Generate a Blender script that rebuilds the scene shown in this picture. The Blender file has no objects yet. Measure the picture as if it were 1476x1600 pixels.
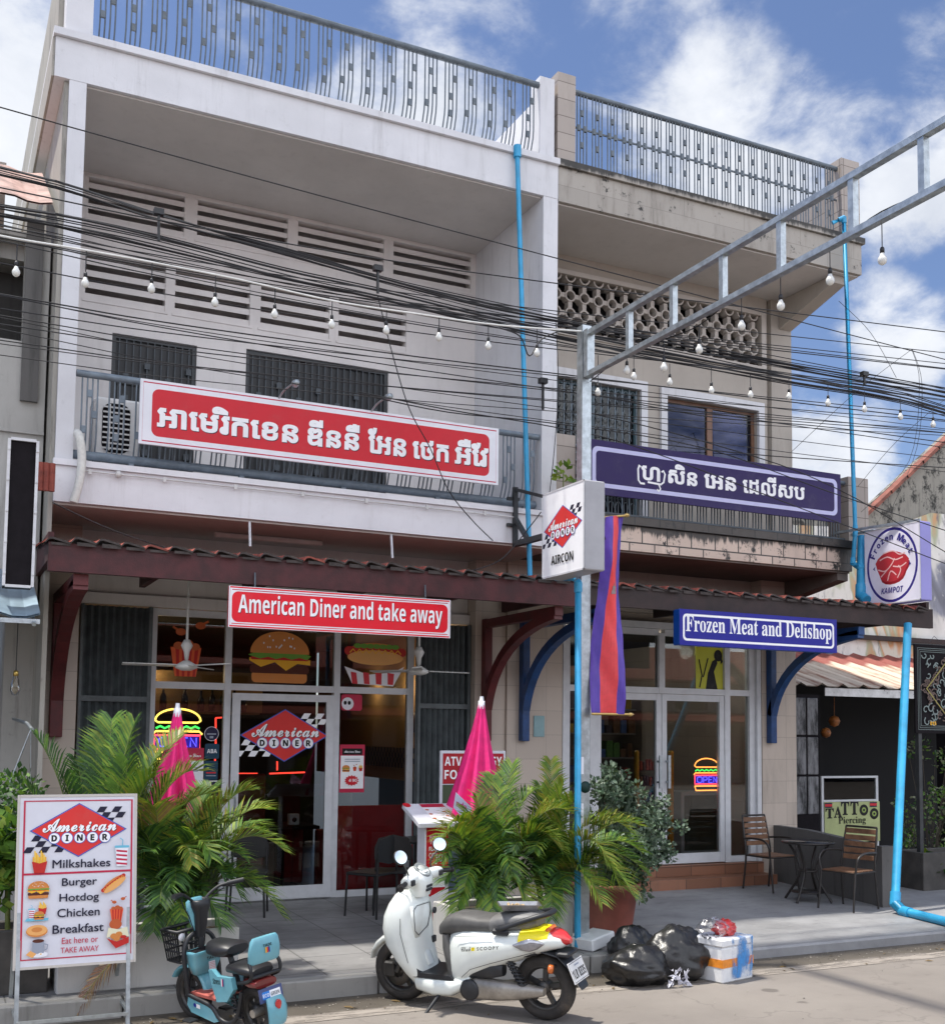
import bpy, math, random
from mathutils import Vector, Matrix, noise
random.seed(11)
rad = math.radians
sc = bpy.context.scene
COL = sc.collection
# ------------------------------------------------------------------ camera
R = ((0.90112151, -0.43341974, 0.01128463), (0.04181916, 0.06098109, -0.99726249), (0.43154510, 0.89912660, 0.07307662))
FPX, CX, CY, EYE = 1773.684, 738.0, 1017.174, 2.1
cam = bpy.data.cameras.new('camera')
co = bpy.data.objects.new('camera', cam); COL.objects.link(co)
rx, dn, fw = Vector(R[0]), Vector(R[1]), Vector(R[2])
m = Matrix.Identity(4)
for i in range(3):
    m[i][0] = rx[i]; m[i][1] = -dn[i]; m[i][2] = -fw[i]
m[2][3] = EYE
co.matrix_world = m
cam.sensor_fit = 'HORIZONTAL'; cam.sensor_width = 36.0
cam.lens = 36.0 * FPX / 1476.0
cam.shift_y = (CY - 800.0) / 1476.0
cam.clip_start = 0.05; cam.clip_end = 2000.0
sc.camera = co

def ray(px, py):
    a, b = px - CX, py - CY
    return rx * a + dn * b + fw * FPX
def P(px, py, Y=None, Z=None, X=None):
    """the real point where a sight line meets the plane Y=, Z= or X= of the place"""
    d = ray(px, py)
    t = Y / d.y if Y is not None else (X / d.x if X is not None else (Z - EYE) / d.z)
    return Vector((d.x * t, d.y * t, EYE + d.z * t))

# ------------------------------------------------------------------ sky, sun, exposure
SUN = Vector((-0.30, 0.14, 1.0)).normalized()
world = bpy.data.worlds.new("World"); sc.world = world; world.use_nodes = True
wt = world.node_tree; wn = wt.nodes; wl = wt.links
bg = wn['Background']
sky = wn.new('ShaderNodeTexSky'); sky.sky_type = 'NISHITA'; sky.sun_disc = False
sky.sun_elevation = math.asin(SUN.z); sky.sun_rotation = math.atan2(SUN.x, SUN.y)
sky.air_density = 1.0; sky.dust_density = 0.6; sky.ozone_density = 2.5
tc = wn.new('ShaderNodeTexCoord')
def wmath(op, a, b=None, clamp=False):
    n = wn.new('ShaderNodeMath'); n.operation = op; n.use_clamp = clamp
    for i, v in enumerate((a, b)):
        if v is None: continue
        if isinstance(v, (int, float)): n.inputs[i].default_value = v
        else: wl.new(v, n.inputs[i])
    return n.outputs[0]
sep = wn.new('ShaderNodeSeparateXYZ'); wl.new(tc.outputs['Generated'], sep.inputs[0])
zz = wmath('ADD', wmath('MAXIMUM', sep.outputs[2], 0.0), 0.35)
comb = wn.new('ShaderNodeCombineXYZ')
wl.new(wmath('DIVIDE', sep.outputs[0], zz), comb.inputs[0]); wl.new(wmath('DIVIDE', sep.outputs[1], zz), comb.inputs[1])
def wnoise(scale, detail, rough, dist=0.0, vec=None):
    n = wn.new('ShaderNodeTexNoise'); n.inputs['Scale'].default_value = scale; n.inputs['Detail'].default_value = detail
    n.inputs['Roughness'].default_value = rough; n.inputs['Distortion'].default_value = dist
    wl.new(vec or comb.outputs[0], n.inputs['Vector']); return n.outputs[0]
fine = wnoise(6.5, 10, 0.60, 0.2)
wisp = wnoise(9.0, 8, 0.68, 0.8)
blob = None
for px, py, r_, wgt in ((1130, 140, 3.9, 1.05), (1240, 180, 3.2, .75), (1060, 215, 3.8, .8), (1330, 190, 3.6, .5), (1400, 510, 3.6, 1.0), (1430, 310, 3.6, .95), (1480, 270, 4.0, .7),
                        (20, 170, 6.0, 1.1), (30, 60, 4.0, .7), (-80, 200, 8.0, 1.0), (560, 170, 3.6, .7), (700, 150, 4.2, .75), (380, 60, 3.0, .5), (1300, 720, 4.0, 1.0), (1250, 640, 3.0, .35), (1460, 110, 3.2, .5),
                        (760, 40, 6.0, .42), (1000, 30, 7.0, .38), (1150, 260, 5, .8)):
    d = ray(px, py).normalized()
    dp = wn.new('ShaderNodeVectorMath'); dp.operation = 'DOT_PRODUCT'
    nv = wn.new('ShaderNodeVectorMath'); nv.operation = 'NORMALIZE'; wl.new(tc.outputs['Generated'], nv.inputs[0])
    wl.new(nv.outputs[0], dp.inputs[0]); dp.inputs[1].default_value = d
    mr = wn.new('ShaderNodeMapRange'); mr.interpolation_type = 'SMOOTHSTEP'
    mr.inputs['From Min'].default_value = math.cos(rad(r_)); mr.inputs['From Max'].default_value = math.cos(rad(r_ * 0.15))
    mr.inputs['To Max'].default_value = wgt
    wl.new(dp.outputs['Value'], mr.inputs['Value'])
    blob = mr.outputs[0] if blob is None else wmath('MAXIMUM', blob, mr.outputs[0])
mask = wmath('ADD', wmath('MULTIPLY', wmath('SUBTRACT', fine, 0.5), 3.2), wmath('MULTIPLY', wmath('SUBTRACT', wisp, 0.5), 0.7))
mask = wmath('ADD', mask, wmath('MULTIPLY', blob, 1.0))
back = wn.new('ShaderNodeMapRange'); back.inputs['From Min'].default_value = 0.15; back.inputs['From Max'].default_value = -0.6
back.inputs['To Max'].default_value = 1.0; wl.new(sep.outputs[1], back.inputs['Value'])      # unseen bright cloud bank, added behind the camera to lift light on the facade
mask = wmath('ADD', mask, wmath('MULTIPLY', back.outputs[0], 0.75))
mr = wn.new('ShaderNodeMapRange'); mr.interpolation_type = 'SMOOTHERSTEP'
mr.inputs['From Min'].default_value = 0.02; mr.inputs['From Max'].default_value = 1.22; wl.new(mask, mr.inputs['Value'])
mixc = wn.new('ShaderNodeMix'); mixc.data_type = 'RGBA'
wl.new(mr.outputs[0], mixc.inputs['Factor'])
tint = wn.new('ShaderNodeMix'); tint.data_type = 'RGBA'; tint.blend_type = 'MULTIPLY'; tint.inputs['Factor'].default_value = 1.0
wl.new(sky.outputs[0], tint.inputs['A']); tint.inputs['B'].default_value = (0.68, 0.67, 0.74, 1)
wl.new(tint.outputs['Result'], mixc.inputs['A'])
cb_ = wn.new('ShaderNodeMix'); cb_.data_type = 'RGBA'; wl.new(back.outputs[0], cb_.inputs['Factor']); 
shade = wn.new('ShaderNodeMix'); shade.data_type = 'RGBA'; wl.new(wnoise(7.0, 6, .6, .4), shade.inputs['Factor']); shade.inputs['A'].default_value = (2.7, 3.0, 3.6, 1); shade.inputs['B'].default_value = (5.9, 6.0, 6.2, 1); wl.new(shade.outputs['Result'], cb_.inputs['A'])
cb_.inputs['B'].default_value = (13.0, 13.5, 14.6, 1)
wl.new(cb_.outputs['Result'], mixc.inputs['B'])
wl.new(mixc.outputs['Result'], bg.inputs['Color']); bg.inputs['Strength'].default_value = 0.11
sun = bpy.data.lights.new('sun', 'SUN'); sun.energy = 3.2; sun.angle = rad(2.0); sun.color = (1.0, 0.95, 0.86)
so = bpy.data.objects.new('sun', sun); COL.objects.link(so)
so.rotation_euler = SUN.to_track_quat('Z', 'Y').to_euler(); so.location = (0, 0, 30)
sc.view_settings.view_transform = 'Standard'; sc.view_settings.look = 'None'
sc.view_settings.exposure = 0.83; sc.view_settings.gamma = 1.0
sc.cycles.max_bounces = 8; sc.cycles.transparent_max_bounces = 16

# ------------------------------------------------------------------ materials
MATS = {}
def srgb(*c):
    return tuple(((v / 255) / 12.92 if v <= 10 else (((v / 255) + .055) / 1.055) ** 2.4) for v in c)
def newmat(name):
    mt = bpy.data.materials.new(name); mt.use_nodes = True
    nt = mt.node_tree; b = nt.nodes['Principled BSDF']
    return mt, nt, b
def mixnode(nt, fac, a, b, blend='MIX'):
    n = nt.nodes.new('ShaderNodeMix'); n.data_type = 'RGBA'; n.blend_type = blend
    for key, v in (('Factor', fac), ('A', a), ('B', b)):
        if isinstance(v, (int, float)): n.inputs[key].default_value = v
        elif isinstance(v, tuple): n.inputs[key].default_value = (*v[:3], 1)
        else: nt.links.new(v, n.inputs[key])
    return n.outputs['Result']
def nz(nt, scale, detail=6, rough=.6, vec=None, stretch=None, dist=0):
    n = nt.nodes.new('ShaderNodeTexNoise'); n.inputs['Scale'].default_value = scale; n.inputs['Detail'].default_value = detail
    n.inputs['Roughness'].default_value = rough; n.inputs['Distortion'].default_value = dist
    if vec is not None:
        if stretch:
            mp = nt.nodes.new('ShaderNodeMapping'); mp.inputs['Scale'].default_value = stretch
            nt.links.new(vec, mp.inputs['Vector']); vec = mp.outputs[0]
        nt.links.new(vec, n.inputs['Vector'])
    return n.outputs[0]
def ramp(nt, v, lo, hi, smooth=True):
    n = nt.nodes.new('ShaderNodeMapRange'); n.inputs['From Min'].default_value = lo; n.inputs['From Max'].default_value = hi
    if smooth: n.interpolation_type = 'SMOOTHSTEP'
    nt.links.new(v, n.inputs['Value']); return n.outputs[0]
def mth(nt, op, a, b=0.0, clamp=False):
    n = nt.nodes.new('ShaderNodeMath'); n.operation = op; n.use_clamp = clamp
    for i, v in enumerate((a, b)):
        if isinstance(v, (int, float)): n.inputs[i].default_value = v
        else: nt.links.new(v, n.inputs[i])
    return n.outputs[0]
def vecof(nt, world_space=True):
    if world_space:
        return nt.nodes.new('ShaderNodeNewGeometry').outputs['Position']
    return nt.nodes.new('ShaderNodeTexCoord').outputs['Object']
def bumpit(nt, b, h, strength, dist=.01):
    n = nt.nodes.new('ShaderNodeBump'); n.inputs['Strength'].default_value = strength; n.inputs['Distance'].default_value = dist
    nt.links.new(h, n.inputs['Height']); nt.links.new(n.outputs[0], b.inputs['Normal'])
def mat(name, rgb, rough=.6, var=.12, scale=5.0, bump=0.0, metal=0.0, spec=.5, coat=0.0, dirt=0.0, dirtcol=(.09, .075, .06), trans=0.0, bscale=60):
    if name in MATS: return MATS[name]
    mt, nt, b = newmat(name)
    v = vecof(nt, False)
    n1 = nz(nt, scale, 6, .62, v)
    a = tuple(max(0, c * (1 - var)) for c in rgb); c2 = tuple(min(1, c * (1 + var)) for c in rgb)
    col = mixnode(nt, ramp(nt, n1, .3, .7), a, c2)
    if dirt:
        n2 = nz(nt, scale * .9 + 1.3, 8, .72, v)
        col = mixnode(nt, mth(nt, 'MULTIPLY', ramp(nt, n2, .5, .78), dirt), col, dirtcol)
    nt.links.new(col, b.inputs['Base Color'])
    rr = mth(nt, 'ADD', mth(nt, 'MULTIPLY', n1, .18), rough - .09)
    nt.links.new(rr, b.inputs['Roughness'])
    b.inputs['Metallic'].default_value = metal
    b.inputs['Specular IOR Level'].default_value = spec
    b.inputs['Coat Weight'].default_value = coat
    if trans:
        b.inputs['Subsurface Weight'].default_value = 0
        b.inputs['Transmission Weight'].default_value = trans
    if bump: bumpit(nt, b, nz(nt, bscale, 4, .6, v), bump)
    MATS[name] = mt; return mt
def emit(name, rgb, s):
    if name in MATS: return MATS[name]
    mt, nt, b = newmat(name)
    b.inputs['Base Color'].default_value = (*rgb, 1); b.inputs['Emission Color'].default_value = (*rgb, 1); b.inputs['Emission Strength'].default_value = s
    MATS[name] = mt; return mt
def plaster(name, rgb, streak=.35, streakcol=(.10, .095, .08), var=.06, mould=0.0, zt=None, zb=None):
    """painted render with rain streaks and stains of their own shape"""
    if name in MATS: return MATS[name]
    mt, nt, b = newmat(name)
    v = vecof(nt)
    n1 = nz(nt, 1.6, 7, .6, v)
    col = mixnode(nt, ramp(nt, n1, .3, .7), tuple(c * (1 - var) for c in rgb), tuple(min(1, c * (1 + var)) for c in rgb))
    s1 = nz(nt, 2.2, 8, .7, v, (3.2, 3.2, .32))
    col = mixnode(nt, mth(nt, 'MULTIPLY', ramp(nt, s1, .5, .8), streak), col, streakcol)
    s2 = nz(nt, 9, 9, .75, v)
    col = mixnode(nt, mth(nt, 'MULTIPLY', ramp(nt, s2, .56, .8), streak * .8), col, streakcol)
    if mould:
        mm = nz(nt, 4.2, 9, .78, v, (1.0, 1.0, .7))
        col = mixnode(nt, mth(nt, 'MULTIPLY', ramp(nt, mm, .52 - .1 * mould, .60), .95), col, (.018, .018, .016))
    nt.links.new(col, b.inputs['Base Color']); b.inputs['Roughness'].default_value = .82
    bumpit(nt, b, nz(nt, 55, 5, .6, v), .12, .006)
    MATS[name] = mt; return mt
def tilemat(name, rgb, w, h, mortar=(.12, .10, .085), rough=.35, stain=.3, axis='xz', msize=.006, var=.1, mouldlines=0.0, band=None, endx=None):
    if name in MATS: return MATS[name]
    mt, nt, b = newmat(name)
    v = vecof(nt)
    sp = nt.nodes.new('ShaderNodeSeparateXYZ'); nt.links.new(v, sp.inputs[0])
    cb = nt.nodes.new('ShaderNodeCombineXYZ')
    if axis == 'xz':
        nt.links.new(mth(nt, 'ADD', sp.outputs[0], sp.outputs[1]), cb.inputs[0]); nt.links.new(sp.outputs[2], cb.inputs[1])
    else:
        nt.links.new(sp.outputs[0], cb.inputs[0]); nt.links.new(sp.outputs[1], cb.inputs[1])
    br = nt.nodes.new('ShaderNodeTexBrick'); br.offset = 0.5 if mouldlines else 0.0; br.squash = 1
    nt.links.new(cb.outputs[0], br.inputs['Vector'])
    br.inputs['Scale'].default_value = 1.0; br.inputs['Brick Width'].default_value = w; br.inputs['Row Height'].default_value = h
    br.inputs['Mortar Size'].default_value = msize; br.inputs['Mortar Smooth'].default_value = .3
    br.inputs['Color1'].default_value = (*[c * (1 - var) for c in rgb], 1); br.inputs['Color2'].default_value = (*[min(1, c * (1 + var)) for c in rgb], 1)
    br.inputs['Mortar'].default_value = (*mortar, 1)
    col = br.outputs['Color']
    s1 = nz(nt, 2.0, 8, .7, v, (2.5, 2.5, .5))
    col = mixnode(nt, mth(nt, 'MULTIPLY', ramp(nt, s1, .5, .8), stain), col, (.11, .09, .07))
    if mouldlines:
        mm = nz(nt, 5.0, 9, .8, v, (1.0, 1.0, 1.0))
        col = mixnode(nt, ramp(nt, mm, .60 - .1 * mouldlines, .66 - .06 * mouldlines), col, (.02, .019, .017))
    if band:                                                     # mould running down from the ledge, ragged drips
        dr = nz(nt, 3.0, 9, .75, v, (6.0, 6.0, .5)); lw = nz(nt, 1.1, 4, .6, v)
        hb = mth(nt, 'ADD', sp.outputs[2], mth(nt, 'ADD', mth(nt, 'MULTIPLY', mth(nt, 'SUBTRACT', dr, .5), .36 if endx else .22), mth(nt, 'MULTIPLY', mth(nt, 'SUBTRACT', lw, .5), .25)))
        col = mixnode(nt, mth(nt, 'MULTIPLY', ramp(nt, hb, band - .05, band + .01), .93), col, (.022, .021, .019))
    if endx:
        ex = mth(nt, 'ADD', sp.outputs[0], mth(nt, 'MULTIPLY', mth(nt, 'SUBTRACT', nz(nt, 4.0, 9, .78, v), .5), 1.0))
        col = mixnode(nt, mth(nt, 'MULTIPLY', ramp(nt, ex, endx, endx + .12), .93), col, (.022, .021, .019))
    nt.links.new(col, b.inputs['Base Color'])
    rg = nz(nt, 12, 4, .6, v)
    nt.links.new(mth(nt, 'ADD', mth(nt, 'MULTIPLY', rg, .3), rough - .1), b.inputs['Roughness'])
    bumpit(nt, b, br.outputs['Fac'], -.25, .004)
    MATS[name] = mt; return mt
def glassmat(name, tintc=(.66, .69, .69), refl=1.0, rough=.0):
    if name in MATS: return MATS[name]
    mt, nt, b = newmat(name)
    nt.nodes.remove(b); out = nt.nodes['Material Output']
    fr = nt.nodes.new('ShaderNodeFresnel'); fr.inputs[0].default_value = 1.5
    tr = nt.nodes.new('ShaderNodeBsdfTransparent'); tr.inputs[0].default_value = (*tintc, 1)
    gl = nt.nodes.new('ShaderNodeBsdfGlossy'); gl.inputs['Roughness'].default_value = rough
    mx = nt.nodes.new('ShaderNodeMixShader')
    nt.links.new(mth(nt, 'MULTIPLY', fr.outputs[0], refl), mx.inputs[0]); nt.links.new(tr.outputs[0], mx.inputs[1]); nt.links.new(gl.outputs[0], mx.inputs[2])
    nt.links.new(mx.outputs[0], out.inputs[0]); MATS[name] = mt; return mt
def leafmat(name, rgb, var=.3, trans=.35, rough=.42):
    if name in MATS: return MATS[name]
    mt, nt, b = newmat(name)
    out = nt.nodes['Material Output']; v = vecof(nt)
    n1 = nz(nt, 7, 4, .6, v)
    col = mixnode(nt, ramp(nt, n1, .3, .7), tuple(c * (1 - var) for c in rgb), tuple(min(1, c * (1 + var)) for c in rgb))
    nt.links.new(col, b.inputs['Base Color']); b.inputs['Roughness'].default_value = rough
    tl = nt.nodes.new('ShaderNodeBsdfTranslucent'); nt.links.new(mixnode(nt, 1.0, col, (1.0, 1.0, .45), 'MULTIPLY'), tl.inputs[0])
    mx = nt.nodes.new('ShaderNodeMixShader'); mx.inputs[0].default_value = trans
    nt.links.new(b.outputs[0], mx.inputs[1]); nt.links.new(tl.outputs[0], mx.inputs[2]); nt.links.new(mx.outputs[0], out.inputs[0])
    MATS[name] = mt; return mt
def rgb(name, r, g, b_, rough=.5, **k):
    """a printed or painted colour, given as it looks (sRGB 0-255)"""
    return mat(name, srgb(r, g, b_), rough=rough, var=k.pop('var', .03), spec=k.pop('spec', .3), bump=k.pop('bump', .10), bscale=k.pop('bscale', 2.2), dirt=k.pop('dirt', .10), dirtcol=k.pop('dirtcol', (.25, .23, .2)), **k)

# ------------------------------------------------------------------ mesh helpers
ORG = {}
class MB:
    def __init__(s, *mats):
        s.v = []; s.f = []; s.fm = []; s.sm = []; s.mats = list(mats); s.cur = 0
    def use(s, mt):
        if mt not in s.mats: s.mats.append(mt)
        s.cur = s.mats.index(mt); return s
    def add(s, vs, fs, smooth=False):
        o = len(s.v); s.v.extend([Vector(q) for q in vs])
        for f in fs:
            s.f.append([i + o for i in f]); s.fm.append(s.cur); s.sm.append(smooth)
        return s
    def box(s, x0, x1, y0, y1, z0, z1, M=None):
        vs = [(x0, y0, z0), (x1, y0, z0), (x1, y1, z0), (x0, y1, z0), (x0, y0, z1), (x1, y0, z1), (x1, y1, z1), (x0, y1, z1)]
        if M is not None: vs = [M @ Vector(q) for q in vs]
        return s.add(vs, [(0, 3, 2, 1), (4, 5, 6, 7), (0, 1, 5, 4), (1, 2, 6, 5), (2, 3, 7, 6), (3, 0, 4, 7)])
    def bbox(s, x0, x1, y0, y1, z0, z1, r=.01, M=None):
        """box with chamfered edges"""
        vs = []; cx, cy, cz = (x0 + x1) / 2, (y0 + y1) / 2, (z0 + z1) / 2
        hx, hy, hz = (x1 - x0) / 2, (y1 - y0) / 2, (z1 - z0) / 2
        r = min(r, hx * .9, hy * .9, hz * .9)
        def pt(sx, sy, sz, ax):
            q = [hx - r, hy - r, hz - r]; q[ax] += r
            return Vector((cx + sx * q[0], cy + sy * q[1], cz + sz * q[2]))
        idx = {}
        for sx in (-1, 1):
            for sy in (-1, 1):
                for sz in (-1, 1):
                    for ax in range(3):
                        idx[(sx, sy, sz, ax)] = len(vs); vs.append(pt(sx, sy, sz, ax))
        if M is not None: vs = [M @ q for q in vs]
        I = idx; fs = []
        for sg in (-1, 1):
            q = [I[(sg, -1, -1, 0)], I[(sg, 1, -1, 0)], I[(sg, 1, 1, 0)], I[(sg, -1, 1, 0)]]; fs.append(q if sg > 0 else q[::-1])
            q = [I[(-1, sg, -1, 1)], I[(1, sg, -1, 1)], I[(1, sg, 1, 1)], I[(-1, sg, 1, 1)]]; fs.append(q[::-1] if sg > 0 else q)
            q = [I[(-1, -1, sg, 2)], I[(1, -1, sg, 2)], I[(1, 1, sg, 2)], I[(-1, 1, sg, 2)]]; fs.append(q if sg > 0 else q[::-1])
        for a in (-1, 1):
            for b_ in (-1, 1):
                fs.append([I[(a, b_, -1, 0)], I[(a, b_, 1, 0)], I[(a, b_, 1, 1)], I[(a, b_, -1, 1)]])
                fs.append([I[(a, -1, b_, 0)], I[(a, 1, b_, 0)], I[(a, 1, b_, 2)], I[(a, -1, b_, 2)]])
                fs.append([I[(-1, a, b_, 1)], I[(1, a, b_, 1)], I[(1, a, b_, 2)], I[(-1, a, b_, 2)]])
                for c in (-1, 1): fs.append([I[(a, b_, c, 0)], I[(a, b_, c, 1)], I[(a, b_, c, 2)]])
        return s.add(vs, fs)
    def tube(s, pts, r, n=8, caps=True, smooth=True):
        pts = [Vector(q) for q in pts]; k = len(pts)
        rs = r if isinstance(r, (list, tuple)) else [r] * k
        vs = []; up = None
        for i, q in enumerate(pts):
            t = (pts[min(i + 1, k - 1)] - pts[max(i - 1, 0)])
            if t.length < 1e-9: t = Vector((0, 0, 1))
            t.normalize()
            if up is None: up = Vector((0, 0, 1)) if abs(t.z) < .9 else Vector((1, 0, 0))
            a = (up - t * up.dot(t))
            if a.length < 1e-4: a = t.orthogonal()
            a.normalize(); up = a; b_ = t.cross(a)
            for j in range(n):
                an = 2 * math.pi * j / n
                vs.append(q + (a * math.cos(an) + b_ * math.sin(an)) * rs[i])
        fs = []
        for i in range(k - 1):
            for j in range(n):
                j2 = (j + 1) % n
                fs.append((i * n + j, i * n + j2, (i + 1) * n + j2, (i + 1) * n + j))
        s.add(vs, fs, smooth)
        if caps: s.add(vs[:n], [tuple(range(n))[::-1]]); s.add(vs[-n:], [tuple(range(n))])
        return s
    def bar(s, a, b_, w, h, up=(0, 0, 1)):
        """square bar from a to b"""
        a = Vector(a); b_ = Vector(b_); t = (b_ - a).normalized(); up = Vector(up)
        if abs(t.dot(up)) > .95: up = Vector((0, 1, 0))
        x = t.cross(up).normalized() * w / 2; y = x.cross(t).normalized() * h / 2
        vs = [a - x - y, a + x - y, a + x + y, a - x + y, b_ - x - y, b_ + x - y, b_ + x + y, b_ - x + y]
        return s.add(vs, [(0, 1, 2, 3), (7, 6, 5, 4), (0, 4, 5, 1), (1, 5, 6, 2), (2, 6, 7, 3), (3, 7, 4, 0)])
    def loft(s, rings, caps=True, smooth=True, closed=True):
        n = len(rings[0]); vs = [q for rg in rings for q in rg]; fs = []
        for i in range(len(rings) - 1):
            for j in range(n if closed else n - 1):
                j2 = (j + 1) % n
                fs.append((i * n + j, i * n + j2, (i + 1) * n + j2, (i + 1) * n + j))
        s.add(vs, fs, smooth)
        if caps: s.add(rings[0], [tuple(range(n))[::-1]], smooth); s.add(rings[-1], [tuple(range(n))], smooth)
        return s
    def lathe(s, prof, c=(0, 0, 0), ax='z', n=24, M=None, smooth=True, caps=True):
        rings = []
        for r, z in prof:
            rg = []
            for j in range(n):
                an = 2 * math.pi * j / n; a, b_ = r * math.cos(an), r * math.sin(an)
                q = Vector((a, b_, z)) if ax == 'z' else (Vector((a, z, b_)) if ax == 'y' else Vector((z, a, b_)))
                q = q + Vector(c)
                if M is not None: q = M @ q
                rg.append(q)
            rings.append(rg)
        return s.loft(rings, caps, smooth)
    def prism(s, poly, ax, a, b_, M=None):
        """2D outline pushed along an axis from a to b"""
        def q3(q, t):
            v = Vector((q[0], t, q[1])) if ax == 'y' else (Vector((t, q[0], q[1])) if ax == 'x' else Vector((q[0], q[1], t)))
            return M @ v if M is not None else v
        n = len(poly); A = [q3(q, a) for q in poly]; B = [q3(q, b_) for q in poly]
        s.add(A + B, [tuple(range(n)), tuple(range(2 * n - 1, n - 1, -1))] + [(i, i + n, (i + 1) % n + n, (i + 1) % n) for i in range(n)])
        return s
    def build(s, name, parent=None, loc=None):
        if parent is not None: o0 = ORG.get(parent.name, Vector((0, 0, 0)))
        elif loc is not None: o0 = Vector(loc)
        else:
            o0 = Vector((sum(q.x for q in s.v) / len(s.v), sum(q.y for q in s.v) / len(s.v), min(q.z for q in s.v)))
        me = bpy.data.meshes.new(name)
        me.from_pydata([q - o0 for q in s.v], [], s.f)
        for mt in s.mats: me.materials.append(mt)
        me.polygons.foreach_set('material_index', s.fm); me.polygons.foreach_set('use_smooth', s.sm)
        me.update()
        ob = bpy.data.objects.new(name, me); COL.objects.link(ob)
        if parent is not None: ob.parent = parent; ORG[ob.name] = o0
        else: ob.location = o0; ORG[ob.name] = o0
        return ob
def split_build(mb, name, parent):
    """one object per separate piece"""
    n = len(mb.v); up = list(range(n))
    def root(i):
        while up[i] != i: up[i] = up[up[i]]; i = up[i]
        return i
    for f in mb.f:
        r0 = root(f[0])
        for i in f[1:]: up[root(i)] = r0
    parts = {}
    for k, f in enumerate(mb.f): parts.setdefault(root(f[0]), []).append(k)
    out = []
    for ks in parts.values():
        q = MB(*mb.mats); ix = {}
        for k in ks:
            for i in mb.f[k]:
                if i not in ix: ix[i] = len(q.v); q.v.append(mb.v[i])
            q.f.append([ix[i] for i in mb.f[k]]); q.fm.append(mb.fm[k]); q.sm.append(mb.sm[k])
        out.append(q.build(name, parent))
    return out
def tag(o, label=None, cat=None, group=None, kind=None):
    if label: o['label'] = label
    if cat: o['category'] = cat
    if group: o['group'] = group
    if kind: o['kind'] = kind
    return o
def thing(name, label, cat, loc=(0, 0, 0), rot=(0, 0, 0), group=None, local=False):
    """an Empty at the base of a thing; parts are built in place coordinates, or in the thing's own when local"""
    o = bpy.data.objects.new(name, None); COL.objects.link(o); o.empty_display_size = .1
    o.location = loc; o.rotation_euler = rot
    ORG[o.name] = Vector((0, 0, 0)) if local else Vector(loc)
    return tag(o, label, cat, group)
def copy_tree(o, parent=None):
    c = o.copy(); COL.objects.link(c)
    if parent is not None: c.parent = parent
    for ch in list(o.children): copy_tree(ch, c)
    return c
def ring(c, a, b_, ra, rb, n=20, e=2.4):
    a = Vector(a); b_ = Vector(b_); c = Vector(c); out = []
    for j in range(n):
        t = 2 * math.pi * j / n; ct, st = math.cos(t), math.sin(t)
        out.append(c + a * (ra * math.copysign(abs(ct) ** (2 / e), ct)) + b_ * (rb * math.copysign(abs(st) ** (2 / e), st)))
    return out
def bez(a, b_, c, n=12):
    a, b_, c = Vector(a), Vector(b_), Vector(c)
    return [a * (1 - t) ** 2 + b_ * 2 * t * (1 - t) + c * t * t for t in [i / n for i in range(n + 1)]]
def spline(pts, n=6):
    pts = [Vector(q) for q in pts]; out = []
    for i in range(len(pts) - 1):
        p0 = pts[max(i - 1, 0)]; p1 = pts[i]; p2 = pts[i + 1]; p3 = pts[min(i + 2, len(pts) - 1)]
        for k in range(n):
            t = k / n
            out.append(.5 * ((2 * p1) + (p2 - p0) * t + (2 * p0 - 5 * p1 + 4 * p2 - p3) * t * t + (3 * p1 - p0 - 3 * p2 + p3) * t ** 3))
    out.append(pts[-1]); return out
def holes_wall(mb, x0, x1, z0, z1, y0, y1, holes):
    """wall parallel to the street with rectangular openings, made of butted blocks"""
    xs = sorted({x0, x1, *[h[0] for h in holes], *[h[1] for h in holes]}); xs = [x for x in xs if x0 <= x <= x1]
    for i in range(len(xs) - 1):
        a, b_ = xs[i], xs[i + 1]; mid = (a + b_) / 2
        hs = sorted([(h[2], h[3]) for h in holes if h[0] < mid < h[1]]); z = z0
        for lo, hi in hs:
            if lo > z: mb.box(a, b_, y0, y1, z, lo)
            z = max(z, hi)
        if z < z1: mb.box(a, b_, y0, y1, z, z1)

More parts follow.
